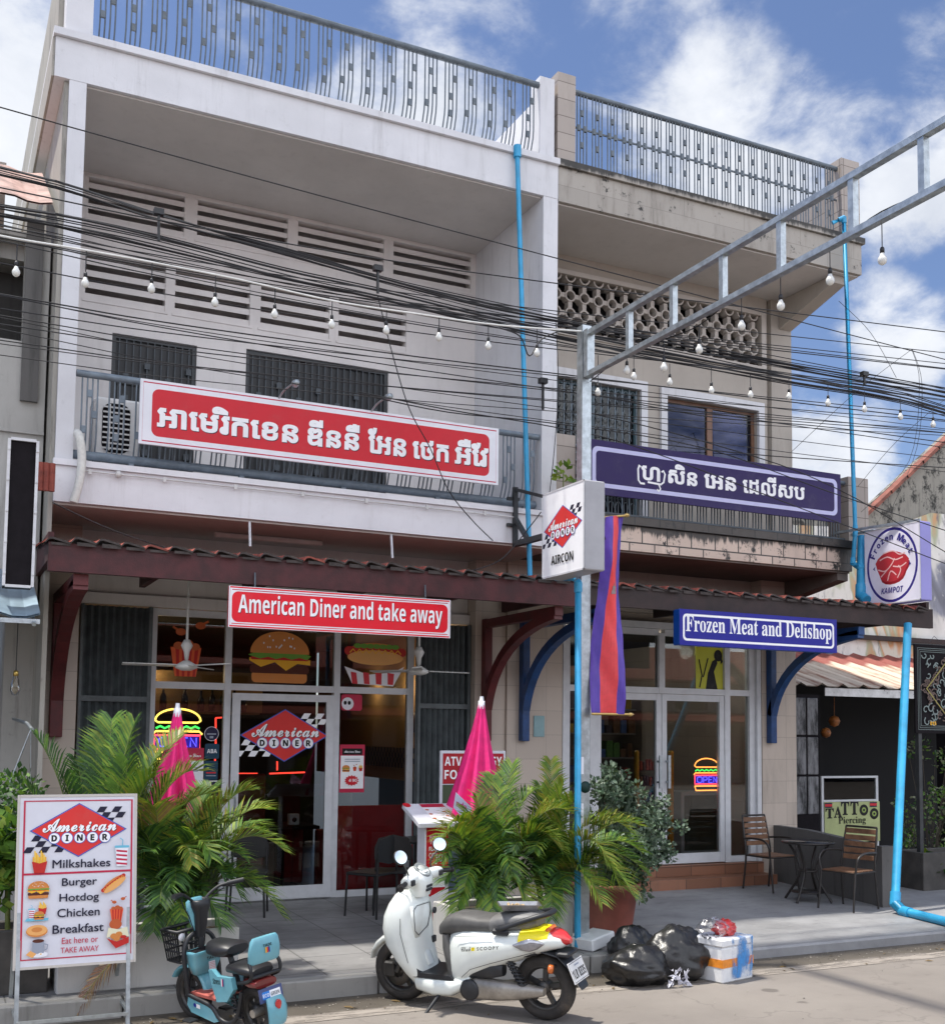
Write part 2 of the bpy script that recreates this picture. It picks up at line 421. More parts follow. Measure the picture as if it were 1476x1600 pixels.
# ------------------------------------------------------------------ lettering and flat print
TXT = {}
from mathutils.geometry import delaunay_2d_cdt
def area2(c): return sum(c[i - 1][0] * c[i][1] - c[i][0] * c[i - 1][1] for i in range(len(c)))
def fatten(c, d):
    """push an outline outwards by d (counter-clockwise) along its corner normals"""
    n = len(c); out = []
    for i in range(n):
        a, b_, e = Vector(c[i - 1]), Vector(c[i]), Vector(c[(i + 1) % n]); t0 = (b_ - a).normalized(); t1 = (e - b_).normalized()
        n0, n1 = Vector((t0.y, -t0.x)), Vector((t1.y, -t1.x)); m_ = n0 + n1
        if m_.length < 1e-3: m_ = n0.copy()
        m_.normalize(); k = min(1.6, 1 / max(.35, m_.dot(n0))); q = b_ + m_ * d * k; out.append((q.x, q.y))
    return out
def glyphs(s, bold=0.0, space=1.0):
    key = (s, bold, space)
    if key not in TXT:
        cu = bpy.data.curves.new('lettering', 'FONT'); cu.body = s; cu.size = 1.0; cu.space_character = space; cu.resolution_u = 4; cu.fill_mode = 'NONE'
        o = bpy.data.objects.new('lettering', cu)
        me = bpy.data.meshes.new_from_object(o)
        co_ = [(v.co.x, v.co.y) for v in me.vertices]; nb = {}
        for e in me.edges:
            a, b_ = e.vertices; nb.setdefault(a, []).append(b_); nb.setdefault(b_, []).append(a)
        bpy.data.objects.remove(o); bpy.data.curves.remove(cu); bpy.data.meshes.remove(me)
        seen = set(); cs = []
        for st in sorted(nb):
            if st in seen: continue
            c = [st]; seen.add(st); cur = st
            while True:
                # keep the drawing order of the outline, so its turning sense survives
                nx_ = [k for k in nb[cur] if k not in seen]
                if not nx_: break
                cur = (cur + 1) if (cur + 1) in nx_ else nx_[0]; seen.add(cur); c.append(cur)
            pts = []
            for k in c:
                if not pts or (abs(co_[k][0] - pts[-1][0]) + abs(co_[k][1] - pts[-1][1])) > 1e-5: pts.append(co_[k])
            if len(pts) > 2 and (abs(pts[0][0] - pts[-1][0]) + abs(pts[0][1] - pts[-1][1])) < 1e-5: pts.pop()
            if len(pts) > 2: cs.append(pts)
        big = max(cs, key=lambda c: abs(area2(c))); sg = 1 if area2(big) > 0 else -1
        ls = [c if sg > 0 else c[::-1] for c in cs]
        if bold: ls = [fatten(c, bold) for c in ls]
        pv, ev = [], []
        for l in ls:
            o_ = len(pv); pv += [Vector(p_) for p_ in l]; ev += [(o_ + i, o_ + (i + 1) % len(l)) for i in range(len(l))]
        ov, _, of = delaunay_2d_cdt(pv, ev, [], 0, 1e-5)[:3]
        segs = [(l[i - 1], l[i]) for l in ls for i in range(len(l))]
        fs = []
        for t in of:
            x = sum(ov[i].x for i in t) / 3; y = sum(ov[i].y for i in t) / 3; wn_ = 0
            for (ax, ay), (bx_, by_) in segs:                    # winding number: overlapping strokes stay filled
                if (ay > y) != (by_ > y) and x < ax + (bx_ - ax) * (y - ay) / (by_ - ay): wn_ += 1 if by_ > ay else -1
            if wn_ > 0:
                cr = (ov[t[1]] - ov[t[0]]).cross(ov[t[2]] - ov[t[0]]); fs.append(tuple(t) if cr > 0 else tuple(t[::-1]))
        vs = [(v.x, v.y, 0.0) for v in ov]
        x0 = min(v[0] for v in vs); x1 = max(v[0] for v in vs); z0 = min(v[1] for v in vs); z1 = max(v[1] for v in vs)
        TXT[key] = (vs, fs, x0, x1, z0, z1)
    return TXT[key]
def B(s, style='sans'):
    """bold sans / bold serif / bold script letters of the maths alphabets"""
    up, lo, dg = {'sans': (0x1D5D4, 0x1D5EE, 0x1D7EC), 'serif': (0x1D400, 0x1D41A, 0x1D7CE), 'script': (0x1D4D0, 0x1D4EA, 0x1D7CE), 'ital': (0x1D63C, 0x1D656, 0x1D7EC)}[style]
    out = ''
    for ch in s:
        if 'A' <= ch <= 'Z': out += chr(up + ord(ch) - 65)
        elif 'a' <= ch <= 'z': out += chr(lo + ord(ch) - 97)
        elif '0' <= ch <= '9': out += chr(dg + ord(ch) - 48)
        else: out += ch
    return out
class Art:
    """flat print on a board: x to the right, y up, layers a hair apart along the outward normal"""
    def __init__(s, O, U, V, step=.0003):
        s.O = Vector(O); s.U = Vector(U).normalized(); s.V = Vector(V).normalized(); s.N = s.U.cross(s.V).normalized()
        s.mb = MB(); s.z = .0015; s.step = step; s.M2 = None
    def pt(s, x, y, z=None):
        if s.M2: x, y = s.M2(x, y)
        return s.O + s.U * x + s.V * y + s.N * (s.z if z is None else z)
    def poly(s, pts, mt):
        s.z += s.step; s.mb.use(mt); s.mb.add([s.pt(*q) for q in pts], [tuple(range(len(pts)))]); return s
    def rect(s, x0, y0, x1, y1, mt): return s.poly([(x0, y0), (x1, y0), (x1, y1), (x0, y1)], mt)
    def rr(s, x0, y0, x1, y1, r, mt, n=6):
        pts = []
        for cx, cy, a0 in ((x1 - r, y0 + r, -90), (x1 - r, y1 - r, 0), (x0 + r, y1 - r, 90), (x0 + r, y0 + r, 180)):
            for k in range(n + 1):
                a = rad(a0 + 90 * k / n); pts.append((cx + r * math.cos(a), cy + r * math.sin(a)))
        return s.poly(pts, mt)
    def ell(s, cx, cy, rx_, ry, mt, n=28, a0=0, a1=360):
        full = a1 - a0 >= 360
        pts = [(cx + rx_ * math.cos(rad(a0 + (a1 - a0) * k / n)), cy + ry * math.sin(rad(a0 + (a1 - a0) * k / n))) for k in range(n if full else n + 1)]
        return s.poly(pts, mt)
    def line(s, pts, w, mt, closed=False):
        s.z += s.step; s.mb.use(mt); pts = [Vector((q[0], q[1])) for q in pts]; n = len(pts); L = []; Rr = []
        for i in range(n):
            a = pts[(i - 1) % n] if (closed or i > 0) else pts[i]; b_ = pts[(i + 1) % n] if (closed or i < n - 1) else pts[i]
            t = b_ - a
            if t.length < 1e-9: t = Vector((1, 0))
            t.normalize(); nn = Vector((-t.y, t.x)) * w / 2
            L.append(pts[i] + nn); Rr.append(pts[i] - nn)
        vs = [s.pt(q.x, q.y) for q in L] + [s.pt(q.x, q.y) for q in Rr]
        s.mb.add(vs, [(i + n, (i + 1) % n + n, (i + 1) % n, i) for i in range(n if closed else n - 1)]); return s
    def text(s, t, x, y, h, mt, w=None, bold=0.0, space=1.0, align='l', slant=0.0, keep=False, arc=None):
        """letters with their lowest point at y, h tall (whole box), squeezed to w when given"""
        vs, fs, x0, x1, y0, y1 = glyphs(t, bold, space)
        k = h / (y1 - y0); kx = (w / (x1 - x0)) if w else k; ww = (x1 - x0) * kx
        ox = x if align == 'l' else (x - ww / 2 if align == 'c' else x - ww)
        s.z += s.step; s.mb.use(mt); pv = []
        for a, b_, dz_ in vs:
            X = ox + (a - x0) * kx + slant * (b_ - y0) * k; Y = y + (b_ - y0) * k
            pv.append(s.pt(X, Y, s.z + dz_))
        s.mb.add(pv, fs); return s
    def build(s, name, parent): return s.mb.build(name, parent)
# ------------------------------------------------------------------ colours of the place
WHITE = plaster('white_render', (.645, .645, .665), .42, (.22, .21, .20))
WHITEB = plaster('balcony_render', (.745, .74, .765), .34, (.3, .27, .25))
CREAM = plaster('cream_render', (.68, .645, .625), .22, (.25, .23, .2))
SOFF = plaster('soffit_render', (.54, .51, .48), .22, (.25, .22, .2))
SIDE = plaster('weathered_render', (.36, .34, .30), .9, (.05, .048, .042))
TAN = plaster('tan_render', (.42, .37, .32), .3, (.12, .10, .08))
GREYC = plaster('grey_concrete', (.30, .29, .27), .55, (.10, .095, .085))
DARKC = plaster('dark_concrete', (.12, .115, .11), .6, (.03, .03, .028))
SLABTILE = tilemat('fascia_tiles', (.36, .33, .29), .93, .22, (.25, .23, .20), .6, .7, msize=.004, var=.06, mouldlines=.3, band=8.85)
MOULDTILE = tilemat('mouldy_tiles', (.62, .49, .40), .36, .20, (.06, .05, .045), .4, .3, msize=.010, mouldlines=.5, band=4.56, endx=10.62)
POSTTILE = tilemat('post_tiles', (.36, .31, .27), .30, .21, (.15, .12, .10), .4, .25)
PILTILE = tilemat('pillar_tiles', (.52, .44, .37), .42, .30, (.34, .285, .24), .38, .3, msize=.003, var=.06)
GREYMET = mat('grey_paint_metal', (.10, .125, .15), .45, .2, 9, dirt=.2)
RAILMET = mat('rail_metal', (.16, .20, .24), .45, .2, 9, dirt=.15)
DARKMET = mat('dark_metal', (.03, .033, .036), .5, .3, 9)
BLACK = mat('black_plastic', (.012, .012, .013), .42, .2, 12)
BLACKM = mat('matt_black', (.012, .010, .012), .85, .2, 12, spec=.15)
GALV = mat('galvanised_steel', (.42, .46, .48), .38, .22, 14, metal=.75, dirt=.25, dirtcol=(.2, .19, .17))
ALU = mat('white_aluminium', (.62, .63, .65), .35, .06, 8)
PIPE = mat('blue_pvc', (.030, .32, .57), .42, .16, 4, dirt=.4, dirtcol=(.05, .2, .3))
TERRA = mat('terracotta_tile', (.27, .062, .042), .75, .35, 9, bump=.2, dirt=.8, dirtcol=(.045, .035, .03))
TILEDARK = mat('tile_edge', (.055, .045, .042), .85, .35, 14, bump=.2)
MAROON = mat('maroon_wood', (.062, .014, .016), .65, .35, 5, bump=.2, dirt=.35, dirtcol=(.03, .015, .012))
BROWNB = mat('brown_fascia', (.032, .019, .018), .7, .3, 5, bump=.15, dirt=.3, dirtcol=(.02, .014, .012))
REDWOOD = mat('red_bracket_wood', (.10, .012, .013), .5, .25, 6, dirt=.3, dirtcol=(.03, .01, .01))
BLUEWOOD = mat('blue_bracket_wood', (.008, .05, .17), .45, .25, 6, dirt=.25, dirtcol=(.01, .03, .08))
GLASS = glassmat('window_glass')
GLASSB = glassmat('blue_window_glass', (.10, .17, .42), 1.3)
GLASSD = glassmat('dark_window_glass', (.30, .33, .33), 1.0)
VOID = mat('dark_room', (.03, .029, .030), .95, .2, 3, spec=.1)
W_ = rgb('print_white', 232, 232, 238, .4); WH = rgb('print_clean_white', 245, 245, 247, .35)
RED_ = rgb('print_red', 206, 40, 52, .38); RED2 = rgb('print_bright_red', 226, 22, 44, .35)
NAVY = rgb('print_navy', 22, 20, 60, .38); PURP = rgb('print_purple', 42, 26, 84, .38); BLUE = rgb('print_blue', 28, 30, 140, .35)
INK = rgb('print_ink', 24, 22, 48, .45); LOGOR = rgb('print_logo_red', 216, 52, 48, .42); LOGOB = rgb('print_logo_blue', 62, 92, 178, .42)
CRIM = rgb('print_crimson', 190, 40, 72, .42); BUN = rgb('print_bun', 208, 132, 66, .5); BUN2 = rgb('print_bun_light', 232, 170, 100, .5)
MEAT = rgb('print_patty', 84, 38, 24, .5); LETT = rgb('print_lettuce', 108, 160, 60, .5); CHEE = rgb('print_cheese', 240, 180, 48, .5); TOMA = rgb('print_tomato', 190, 40, 34, .5)
FRY = rgb('print_fries', 240, 196, 70, .5); CYAN = rgb('print_cyan', 110, 186, 210, .45); GREYP = rgb('print_grey', 150, 156, 170, .5); SKIN = rgb('print_chicken', 190, 92, 48, .5); BLK = rgb('print_black', 16, 14, 16, .5)
ORNG = rgb('print_orange', 226, 98, 52, .5); BRNP = rgb('print_brown', 120, 70, 36, .5); GRNP = rgb('print_green', 150, 170, 90, .5); YELP = rgb('print_yellow', 236, 214, 20, .4)

# ------------------------------------------------------------------ ground
def road():
    mt, nt, b = newmat('road_surface'); v = vecof(nt)
    a = nz(nt, .55, 8, .62, v); c = nz(nt, 60, 4, .7, v); d = nz(nt, 2.6, 9, .7, v, (1, 1.6, 1))
    col = mixnode(nt, ramp(nt, a, .3, .7), (.175, .155, .138), (.24, .215, .19))
    col = mixnode(nt, mth(nt, 'MULTIPLY', ramp(nt, c, .35, .75), .4), col, (.21, .185, .16))
    col = mixnode(nt, mth(nt, 'MULTIPLY', ramp(nt, d, .56, .72), .45), col, (.07, .057, .048))
    vor = nt.nodes.new('ShaderNodeTexVoronoi'); vor.feature = 'F1'; vor.inputs['Scale'].default_value = 1.3
    nt.links.new(v, vor.inputs['Vector'])
    spot = ramp(nt, mth(nt, 'ADD', vor.outputs['Distance'], mth(nt, 'MULTIPLY', d, .2)), .20, .17)
    col = mixnode(nt, mth(nt, 'MULTIPLY', spot, .55), col, (.05, .042, .036))
    vc = nt.nodes.new('ShaderNodeTexVoronoi'); vc.feature = 'DISTANCE_TO_EDGE'; vc.inputs['Scale'].default_value = .55
    wv = nt.nodes.new('ShaderNodeVectorMath'); wv.operation = 'ADD'; nn = nt.nodes.new('ShaderNodeTexNoise'); nn.inputs['Scale'].default_value = 2.5; nn.inputs['Detail'].default_value = 6; nt.links.new(v, nn.inputs['Vector'])
    ns = nt.nodes.new('ShaderNodeVectorMath'); ns.operation = 'SCALE'; ns.inputs['Scale'].default_value = .7; nt.links.new(nn.outputs['Color'], ns.inputs[0]); nt.links.new(v, wv.inputs[0]); nt.links.new(ns.outputs[0], wv.inputs[1]); nt.links.new(wv.outputs[0], vc.inputs['Vector'])
    crk = mth(nt, 'MULTIPLY', ramp(nt, vc.outputs['Distance'], .012, .004), ramp(nt, a, .42, .58))
    col = mixnode(nt, mth(nt, 'MULTIPLY', crk, .22), col, (.035, .03, .027))
    sp = nt.nodes.new('ShaderNodeSeparateXYZ'); nt.links.new(v, sp.inputs[0])
    e = mth(nt, 'ADD', sp.outputs[1], mth(nt, 'MULTIPLY', mth(nt, 'SUBTRACT', nz(nt, 2.2, 8, .7, v, (1, 2, 1)), .5), .42))
    silt = ramp(nt, e, 8.22, 8.36)                                   # damp silt lying along the kerb
    col = mixnode(nt, mth(nt, 'MULTIPLY', silt, .8), col, (.068, .056, .040))
    wet = ramp(nt, e, 8.52, 8.66)
    col = mixnode(nt, mth(nt, 'MULTIPLY', wet, .8), col, (.05, .043, .034))
    nt.links.new(col, b.inputs['Base Color'])
    nt.links.new(mth(nt, 'SUBTRACT', .85, mth(nt, 'MULTIPLY', wet, .4)), b.inputs['Roughness'])
    bumpit(nt, b, mth(nt, 'ADD', c, mth(nt, 'MULTIPLY', d, .6)), .35, .012)
    mb = MB(mt); mb.add([(-300, -300, 0), (300, -300, 0), (300, 300, 0), (-300, 300, 0)], [(0, 1, 2, 3)])
    tag(mb.build('road', None, (0, 0, 0)), kind='structure')
    mt2, nt, b = newmat('worn_line'); v = vecof(nt); out = nt.nodes['Material Output']
    b.inputs['Base Color'].default_value = (.30, .265, .23, 1); b.inputs['Roughness'].default_value = .8
    tr = nt.nodes.new('ShaderNodeBsdfTransparent'); mx = nt.nodes.new('ShaderNodeMixShader')
    nt.links.new(ramp(nt, nz(nt, 3.0, 9, .74, v, (.7, 3, 1)), .36, .56), mx.inputs[0]); nt.links.new(tr.outputs[0], mx.inputs[1]); nt.links.new(b.outputs[0], mx.inputs[2]); nt.links.new(mx.outputs[0], out.inputs[0])
    mb = MB(mt2); mb.add([(-20, 8.10, .004), (30, 8.04, .004), (30, 8.24, .004), (-20, 8.30, .004)], [(0, 1, 2, 3)])
    tag(mb.build('road_marking', None, (5, 8.15, .004)), kind='structure')
road()
def pavement(name, x0, x1, yf, zf, yb, zb, basec, tile):
    mt, nt, b = newmat(name + '_surface'); v = vecof(nt)
    a = nz(nt, 1.1, 8, .65, v); d = nz(nt, 3.2, 9, .72, v, (1.0, 2.4, 1))
    col = mixnode(nt, ramp(nt, a, .3, .7), tuple(c * .8 for c in basec), tuple(c * 1.22 for c in basec))
    col = mixnode(nt, mth(nt, 'MULTIPLY', ramp(nt, d, .48, .75), .5), col, tuple(c * .45 for c in basec))
    col = mixnode(nt, mth(nt, 'MULTIPLY', ramp(nt, nz(nt, 7, 8, .7, v), .58, .75), .4), col, (.42, .41, .40))
    hgt = d
    if tile:
        sp = nt.nodes.new('ShaderNodeSeparateXYZ'); nt.links.new(v, sp.inputs[0]); cb = nt.nodes.new('ShaderNodeCombineXYZ')
        nt.links.new(sp.outputs[0], cb.inputs[0]); nt.links.new(sp.outputs[1], cb.inputs[1])
        br = nt.nodes.new('ShaderNodeTexBrick'); br.offset = 0; nt.links.new(cb.outputs[0], br.inputs['Vector']); br.inputs['Scale'].default_value = 1
        br.inputs['Brick Width'].default_value = .6; br.inputs['Row Height'].default_value = .6; br.inputs['Mortar Size'].default_value = .006
        col = mixnode(nt, mth(nt, 'MULTIPLY', br.outputs['Fac'], .75), col, (.03, .03, .03))
    nt.links.new(col, b.inputs['Base Color'])
    nt.links.new(mth(nt, 'ADD', mth(nt, 'MULTIPLY', d, .35), .38), b.inputs['Roughness'])
    bumpit(nt, b, nz(nt, 40, 5, .65, v), .2, .005)
    mb = MB(mt)
    prof = [(yf + .0, -.05), (yf, zf - .02), (yf + .02, zf), (yb, zb), (yb, -.05)]
    mb.prism(prof, 'x', x0, x1)
    tag(mb.build(name, None, ((x0 + x1) / 2, yf, 0)), kind='structure')
pavement('tiled_pavement', -14, 5.66, 8.87, .15, 12.9, .20, (.215, .212, .21), True)
pavement('smooth_pavement', 5.664, 24, 8.70, .10, 12.9, .16, (.265, .265, .27), False)
mb = MB(GREYC)                                                     # kerbstones in front of the tiled pavement
x = -13.6
while x < 5.6:
    mb.bbox(x, x + .985, 8.74, 8.866, -.05, .152, .012); x += 1.0
tag(mb.build('kerb', None, (-4, 8.8, 0)), kind='structure')

# ------------------------------------------------------------------ the two shophouses
def baluster(mb, x, z0, z1, yt, yb, n, gap, squares, curved=True):
    for k in range(n):
        xx = x + (k - (n - 1) / 2) * gap
        if curved:
            pts = [(xx, yt, z1), (xx, yt, z0 + .26), (xx, yt + (yb - yt) * .15, z0 + .17), (xx, yt + (yb - yt) * .6, z0 + .07), (xx, yb, z0)]
            mb.tube(pts, .0085, 5)
        else: mb.box(xx - .007, xx + .007, yt - .007, yt + .007, z0, z1)
    for k, zc in squares:
        xa = x + (k - (n - 1) / 2) * gap
        mb.box(xa + .004, xa + gap - .004, yt - .012, yt + .012, zc - .035, zc + .035)
def railing(parent, name, x0, x1, z0, z1, yt, yb, count, metal, r_top=.036, r_bot=.036, feet=False):
    mb = MB(metal)
    mb.tube([(x0, yt, z1), (x1, yt, z1)], r_top, 10); mb.tube([(x0, yb, z0), (x1, yb, z0)], r_bot, 10)
    if feet:
        k = x0 + .55
        while k < x1: mb.box(k - .025, k + .025, yb - .025, yb + .025, z0 - .10, z0 - .02); k += 1.1
    rl = mb.build(name, parent)
    sp = (x1 - x0 - .26) / (count - 1)
    for i in range(count):
        b_ = MB(metal); H = z1 - z0
        sq = [(1, z0 + H * .48), (2, z0 + H * .74), (1 if i % 2 else 2, z0 + H * .24)] if i % 2 else [(2, z0 + H * .50), (1, z0 + H * .76), (0, z0 + H * .30)]
        baluster(b_, x0 + .13 + i * sp, z0, z1, yt, yb, 4, .048, sq); b_.build('baluster', rl)
    return rl

YC, YR = 11.26, 13.07
h1 = thing('shophouse', 'white two storey shophouse with louvred upper wall and balcony behind a long red banner', 'building', (3.7, YC, 0), group='shophouses of the terrace')
m_ = MB(WHITE)
m_.box(1.0, 1.16, YC + .003, 22, 4.665, 8.398); m_.box(6.26, 6.455, YC + .003, 22, 4.665, 8.398)
split_build(m_, 'column', h1)
m_ = MB(SIDE); m_.box(.835, .857, YC + .02, 22, 8.405, 8.795); m_.box(.955, .998, YC + .05, 22, 0, 8.398); m_.box(.90, 1.03, YC + .3, 22, 8.86, 9.95); split_build(m_, 'side_wall', h1)
m_ = MB(WHITE)
m_.box(.86, 6.455, YC, 22, 8.40, 8.80); m_.box(.84, 6.458, YC - .045, 22, 8.803, 8.875)
m_.box(.95, 1.20, YC + .02, YC + .28, 8.878, 10.6); m_.box(6.215, 6.41, YC + .02, YC + .24, 8.878, 9.86)
m_.box(6.30, 6.42, YC + .245, 20, 8.878, 9.72); m_.build('roof_slab', h1)
m_ = MB(WHITEB); m_.box(1.0, 6.455, YC, 13.3, 4.255, 4.60); m_.box(.985, 6.455, YC - .035, 13.3, 4.602, 4.66)
m_.build('balcony_slab', h1)
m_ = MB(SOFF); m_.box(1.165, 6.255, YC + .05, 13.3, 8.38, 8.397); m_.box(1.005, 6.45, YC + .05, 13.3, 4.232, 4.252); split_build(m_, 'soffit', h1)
UP = [(1.41, 2.48), (2.63, 3.72), (3.85, 4.97), (5.10, 6.19)]; LO = [(1.41, 2.29), (2.40, 3.28), (3.41, 4.27), (4.39, 5.29)]
DO = [(1.72, 2.67, 4.67, 6.58), (3.25, 5.06, 4.67, 6.64)]
m_ = MB(CREAM)
holes_wall(m_, 1.16, 6.26, 4.662, 8.38, YR, YR + .18, [(a, b_, 7.85, 8.33) for a, b_ in UP] + [(a, b_, 6.92, 7.46) for a, b_ in LO] + DO)
m_.build('rear_wall', h1)
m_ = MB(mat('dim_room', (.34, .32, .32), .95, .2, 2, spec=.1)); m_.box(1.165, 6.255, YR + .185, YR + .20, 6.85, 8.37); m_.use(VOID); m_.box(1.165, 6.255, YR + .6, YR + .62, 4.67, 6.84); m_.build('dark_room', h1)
def vent(x0, x1, z0, z1, n, parent, wallm):
    q = MB(wallm); p_ = (z1 - z0) / n
    for k in range(n):
        zc = z0 + k * p_
        q.add([(x0, YR + .015, zc), (x1, YR + .015, zc), (x1, YR + .15, zc + .055), (x0, YR + .15, zc + .055), (x0, YR + .015, zc + p_ * .52), (x1, YR + .015, zc + p_ * .52), (x1, YR + .15, zc + .055 + p_ * .5), (x0, YR + .15, zc + .055 + p_ * .5)],
              [(0, 1, 2, 3), (7, 6, 5, 4), (0, 4, 5, 1), (1, 5, 6, 2), (2, 6, 7, 3), (3, 7, 4, 0)])
    f = .028
    q.box(x0 - f, x1 + f, YR - .012, YR - .001, z1, z1 + f); q.box(x0 - f, x1 + f, YR - .012, YR - .001, z0 - f, z0)
    q.build('vent', parent)
for a, b_ in UP: vent(a, b_, 7.85, 8.33, 4, h1, CREAM)
for a, b_ in LO: vent(a, b_, 6.92, 7.46, 4, h1, CREAM)
for i, (a, b_, z0, z1) in enumerate(DO):
    q = MB(DARKMET); f = .045
    q.box(a, a + f, YR + .03, YR + .09, z0, z1); q.box(b_ - f, b_, YR + .03, YR + .09, z0, z1); q.box(a + f, b_ - f, YR + .03, YR + .09, z1 - f, z1)
    for zz_ in (z0 + .95, z0 + 1.35): q.box(a + f, b_ - f, YR + .035, YR + .085, zz_, zz_ + .03)
    d = q.build('folding_gate', h1)
    q = MB(mat('gate_grille', (.045, .055, .065), .5, .2, 9)); n = max(6, int((b_ - a) / .085)); k = 0
    while k < n:
        xx = a + f + (k + .5) * (b_ - a - 2 * f) / n
        q.box(xx - .006, xx + .006, YR + .02, YR + .032, z0, z1 - f)
        if k % 3 == 1:
            for zz_ in (z0 + .55 + (k % 2) * .2, z0 + 1.15, z0 + 1.55 - (k % 2) * .15): q.box(xx - .03, xx + .03, YR + .015, YR + .034, zz_, zz_ + .07)
        k += 1
    q.build('grille', d)
    q = MB(mat('gate_panel', (.010, .011, .013), .5, .3, 4)); q.box(a + f, b_ - f, YR + .06, YR + .07, z0, z1 - f); q.build('panel', d)
railing(h1, 'balcony_railing', 1.17, 6.25, 4.755, 5.53, YC + .06, YC + .15, 20, RAILMET, .036, .045, True)
railing(h1, 'roof_railing', 1.21, 6.21, 8.93, 9.76, YC + .06, YC + .14, 20, GREYMET, .038, .03)
# ground floor of the diner
YG = 12.7
m_ = MB(PILTILE)
m_.box(.99, 1.40, 12.40, 14, .15, 4.23); m_.box(5.99, 6.405, 12.40, 14, .15, 4.23); split_build(m_, 'pillar', h1)
m_ = MB(CREAM); m_.box(1.405, 5.985, 12.62, 13.1, 3.46, 4.23); m_.box(1.405, 5.985, 12.55, 12.618, 3.44, 3.56); split_build(m_, 'lintel', h1)
m_ = MB(ALU); fr = .055
def bars(q, xs, zs, y0, y1, w, x0, x1, z0, z1):
    for x in xs: q.box(x - w / 2, x + w / 2, y0, y1, z0, z1)
    for z in zs:
        e = sorted(xs); e = [x for x in e]
        for i in range(len(e) - 1): q.box(e[i] + w / 2, e[i + 1] - w / 2, y0 + .004, y1 - .004, z - w / 2, z + w / 2)
bars(m_, [2.21, 3.04, 4.325, 5.26], [.235, 2.60, 3.40], YG - .04, YG + .04, .075, 0, 0, .2, 3.44)
sf = m_.build('shopfront_frame', h1)
m_ = MB(ALU); a, b_ = 3.085, 4.28
for x in (a + .05, b_ - .045): m_.box(x - .045, x + .045, YG - .075, YG - .045, .215, 2.53)
m_.box(a + .095, b_ - .09, YG - .074, YG - .046, .215, .36); m_.box(a + .095, b_ - .09, YG - .074, YG - .046, 2.45, 2.53)
dr = m_.build('sliding_door', h1)
m_ = MB(GLASS); m_.box(a + .095, b_ - .09, YG - .063, YG - .057, .36, 2.45); m_.build('door_glass', dr)
m_ = MB(GALV); m_.tube(bez((a + .05, YG - .08, 1.18), (a + .05, YG - .17, 1.35), (a + .05, YG - .08, 1.55), 8), .012, 8); m_.build('handle', dr)
for x0, x1 in ((2.25, 3.0), (3.08, 4.285), (4.365, 5.22)):
    m_ = MB(GLASS); m_.box(x0, x1, YG - .003, YG + .003, 2.64, 3.36); m_.build('pane', sf)
for x0, x1 in ((2.25, 3.0), (4.365, 5.22)):
    m_ = MB(GLASS); m_.box(x0, x1, YG - .003, YG + .003, .275, 2.56); m_.build('pane', sf)
def shutter(x0, x1, parent):
    q = MB(mat('shutter_steel', (.085, .10, .105), .5, .25, 7, dirt=.4, dirtcol=(.03, .028, .025)))
    n = int((x1 - x0) / .036); pts = []
    for k in range(n + 1):
        x = x0 + (x1 - x0) * k / n
        pts.append((x, 12.52 + (.05 if k % 2 else 0)))
    for za, zb in ((.21, 2.42), (2.45, 3.42)):
        vs = [(x, y, z) for z in (za, zb) for x, y in pts]; N = len(pts)
        q.add(vs, [(i, i + 1, i + 1 + N, i + N) for i in range(N - 1)])
        vs = [(x, y + .03, z) for z in (za, zb) for x, y in pts]
        q.add(vs, [(i + N, i + 1 + N, i + 1, i) for i in range(N - 1)])
    q.box(x0 - .03, x0 - .001, 12.5, 12.6, .2, 3.43); q.box(x1 + .001, x1 + .04, 12.5, 12.6, .2, 3.43)
    q.box(x0, x1, 12.50, 12.512, 2.40, 2.46)
    return q.build('folding_shutter', parent)
shutter(1.46, 2.13, h1); shutter(5.32, 5.94, h1)
# diner room
m_ = MB(mat('room_floor', (.07, .06, .055), .35, .2, 2)); m_.box(1.45, 5.95, 12.78, 18.5, .10, .205); m_.build('shop_floor', h1)
WARM = plaster('ochre_room_wall', (.34, .21, .09), .2, (.25, .15, .06))
m_ = MB(mat('room_dark_wall', (.04, .03, .025), .8, .2, 2)); m_.box(1.41, 1.45, 12.78, 18.5, .205, 3.45); m_.box(1.45, 5.95, 18.5, 18.6, .205, 3.45); split_build(m_, 'room_wall', h1)
m_ = MB(WARM); m_.box(5.952, 5.984, 12.9, 18.4, 1.45, 3.45); m_.box(1.452, 1.49, 13.0, 18.4, 2.35, 3.2); split_build(m_, 'ochre_wall', h1)
m_ = MB(mat('room_ceiling', (.12, .115, .11), .8, .1, 2)); m_.box(1.41, 5.984, 13.11, 18.6, 3.452, 3.52); m_.build('room_ceiling', h1)
q = MB(BLK); w = .06
for k in range(80):
    for r_ in range(4):
        if (k + r_) % 2: q.box(5.940, 5.951, 12.95 + k * w, 12.95 + (k + 1) * w, 1.62 + r_ * .07, 1.62 + (r_ + 1) * .07)
q.build('chequer_band', h1)

